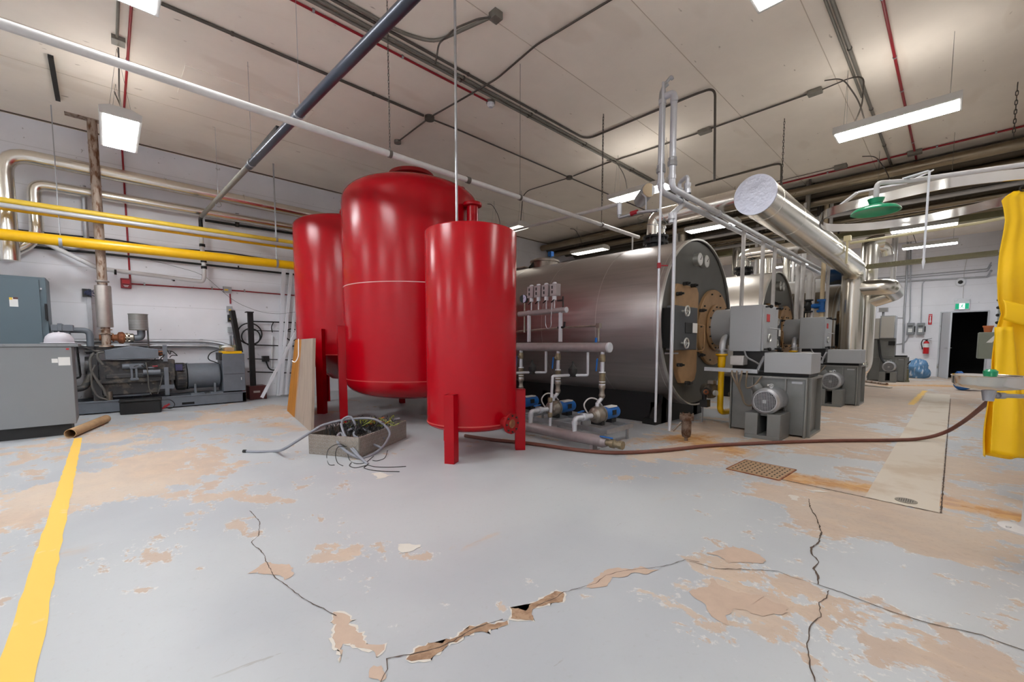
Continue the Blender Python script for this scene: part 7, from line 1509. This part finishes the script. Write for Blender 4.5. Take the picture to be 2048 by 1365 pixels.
# tread plate box with cable tangle
L_, C_, R_ = PZ(619, 908), PZ(719, 917), PZ(812, 876); B_ = L_+R_-C_; hb = .21
bx = thing('tread_plate_box', 'open low box of aluminium tread plate on the floor before the big red tank', 'box', tuple((L_+R_)/2)); LOC[bx] = (L_+R_)/2
g = G()
for a_, b_ in ((L_, C_), (C_, R_), (R_, B_), (B_, L_)): g.bar(a_+V((0, 0, hb/2)), b_+V((0, 0, hb/2)), .012, hb)
g.prism([L_+V((0, 0, .01)), C_+V((0, 0, .01)), R_+V((0, 0, .01)), B_+V((0, 0, .01))], (0, 0, .006)); bw = obj('box_walls', g, 'checker', bx)
for a_, b_ in ((L_, C_), (C_, R_)):
    g = G(); e = (b_-a_); Ln = e.length; e.normalize(); nn = V((e.y, -e.x, 0)); 
    if nn.dot(a_) > 0: nn = -nn
    k = 0; x = .02
    while x < Ln-.02:
        for j in range(6):
            z = .02+j*.036; s_ = 1 if (k+j) % 2 else -1; c = a_+e*x+V((0, 0, z))+nn*.007; dd = (e*.010*s_+V((0, 0, .010))); g.bar(c-dd, c+dd, .006, .004, up=nn)
        x += .028; k += 1
    obj('tread_pattern', g, 'silencer', bw)
def W_(x, y, d=4.95): return PD(480+x/5.39, 820+y/5.39, d)
cb = thing('grey_cable', 'thick grey cable looping over the tread plate box and out across the floor', 'cable', tuple(PZ(600, 905))); LOC[cb] = PZ(600, 905)
P1 = [PZ(487, 903, .012), PZ(520, 904, .012), PZ(551, 903, .012), W_(480, 420, 4.75), W_(640, 320, 4.8), W_(800, 220, 4.85), W_(900, 165, 4.9), W_(1100, 115, 4.95), W_(1340, 92, 4.95), W_(1480, 115, 4.9), W_(1590, 200, 4.85), W_(1610, 280, 4.8), W_(1540, 400, 4.6), W_(1430, 480, 4.5), W_(1310, 525, 4.4), W_(1180, 470, 4.45), W_(1070, 380, 4.55), W_(1050, 300, 4.65), W_(1080, 255, 4.75), W_(1120, 290, 4.7), W_(1200, 420, 4.5), W_(1290, 510, 4.35), W_(1380, 590, 4.18)]
g = G(); g.tube(smooth(P1, 5), .014, 10); obj('cable_run', g, 'cable', cb)
P2 = [W_(1100, 150, 4.9), W_(1110, 105, 4.9), W_(1180, 75, 4.9), W_(1230, 130, 4.88), W_(1240, 210, 4.85), W_(1230, 280, 4.75), W_(1340, 330, 4.7), W_(1520, 410, 4.6)]
g = G(); g.tube(smooth(P2, 5), .013, 10); obj('cable_run', g, 'cable', cb)
P3 = [W_(1150, 260, 4.8), W_(1180, 215, 4.85), W_(1300, 200, 4.9), W_(1440, 260, 4.85), W_(1560, 310, 4.8)]
g = G(); g.tube(smooth(P3, 5), .012, 10); obj('cable_run', g, 'cable', cb)
P5 = [W_(1090, 150, 4.85), W_(1110, 230, 4.75), W_(1160, 330, 4.65), W_(1210, 400, 4.5), W_(1280, 490, 4.4)]
g = G(); g.tube(smooth(P5, 5), .012, 10); obj('cable_run', g, 'cable', cb)
g = G(); g.tube([W_(1250, 240, 5.0), W_(1720, 95, 5.3)], .014, 8); obj('cable_run', g, 'cable', cb)
random.seed(11); g = G(); cc = (L_+C_+R_+B_)/4
for k in range(110):
    a = random.uniform(0, 6.28); u_, w_ = random.uniform(.12, .88), random.uniform(.12, .88); base = L_.lerp(C_, u_).lerp(B_.lerp(R_, u_), w_); P_ = []
    for j in range(6):
        a += random.uniform(-1.2, 1.2); base = base+V((math.cos(a), math.sin(a), 0))*.05; base += (cc-base)*.08; P_.append(V((base.x, base.y, random.uniform(.12, .29))))
    g.tube(smooth(P_, 3), .0035, 4, caps=False)
wt = obj('wire_tangle', g, 'dark'); tag(wt, 'tangle of thin dark wires heaped in the tread plate box', 'wires'); wt['kind'] = 'stuff'
g = G()
for k in range(14):
    a = random.uniform(0, 6.28); base = cc+V((random.uniform(-.1, .3), random.uniform(-.1, .1), 0)); P_ = []
    for j in range(5): a += random.uniform(-1, 1); base = base+V((math.cos(a), math.sin(a), 0))*.06; P_.append(V((base.x, base.y, random.uniform(.2, .3))))
    g.tube(smooth(P_, 3), .004, 5, caps=False)
wt = obj('wire_tangle', g, 'ygw'); tag(wt, 'yellow-green wires lying on top of the dark wire tangle', 'wires'); wt['kind'] = 'stuff'
g = G()
for k in range(6):
    a = random.uniform(0, 6.28); base = cc+V((.22, .0, 0)); P_ = []
    for j in range(4): a += random.uniform(-1, 1); base = base+V((math.cos(a), math.sin(a), 0))*.04; P_.append(V((base.x, base.y, random.uniform(.2, .27))))
    g.tube(smooth(P_, 3), .005, 5, caps=False)
wt = obj('wire_tangle', g, 'orange'); tag(wt, 'few orange wires in the right part of the tangle', 'wires'); wt['kind'] = 'stuff'
lw = thing('loose_wires', 'thin dark wires trailing out of the box onto the floor in front', 'wires', tuple(PZ(690, 930))); LOC[lw] = PZ(690, 930)
for pts in ([(1140, 400), (1060, 370), (960, 420), (935, 510), (960, 590), (1020, 595)], [(1150, 400), (1060, 400), (1030, 480), (1050, 570), (1110, 605)], [(1150, 420), (1180, 540), (1250, 580), (1350, 570), (1440, 500)], [(1380, 595), (1250, 625), (1180, 605), (1200, 570)], [(1370, 590), (1450, 615), (1620, 620), (1790, 612)], [(1370, 600), (1340, 630), (1480, 660), (1720, 668)], [(1590, 440), (1560, 520), (1480, 550), (1430, 545)]):
    g = G(); Q = []
    for (x, y) in pts:
        p = PZ(480+x/5.39, 820+y/5.39, .004); q = W_(x, y, 4.5); 
        if y < 490: p = PD(480+x/5.39, 820+y/5.39, max(4.0, min(4.5, math.hypot(p.x, p.y))))
        if p.z < .004: p = PZ(480+x/5.39, 820+y/5.39, .004)
        Q.append(p)
    g.tube(smooth(Q, 5), .0035, 5); obj('wire', g, 'dark', lw)
g = G(); g.cyl(PZ(487, 903, .014), PZ(492, 903.3, .014), .018, seg=12); obj('cable_end', g, 'dark', cb)
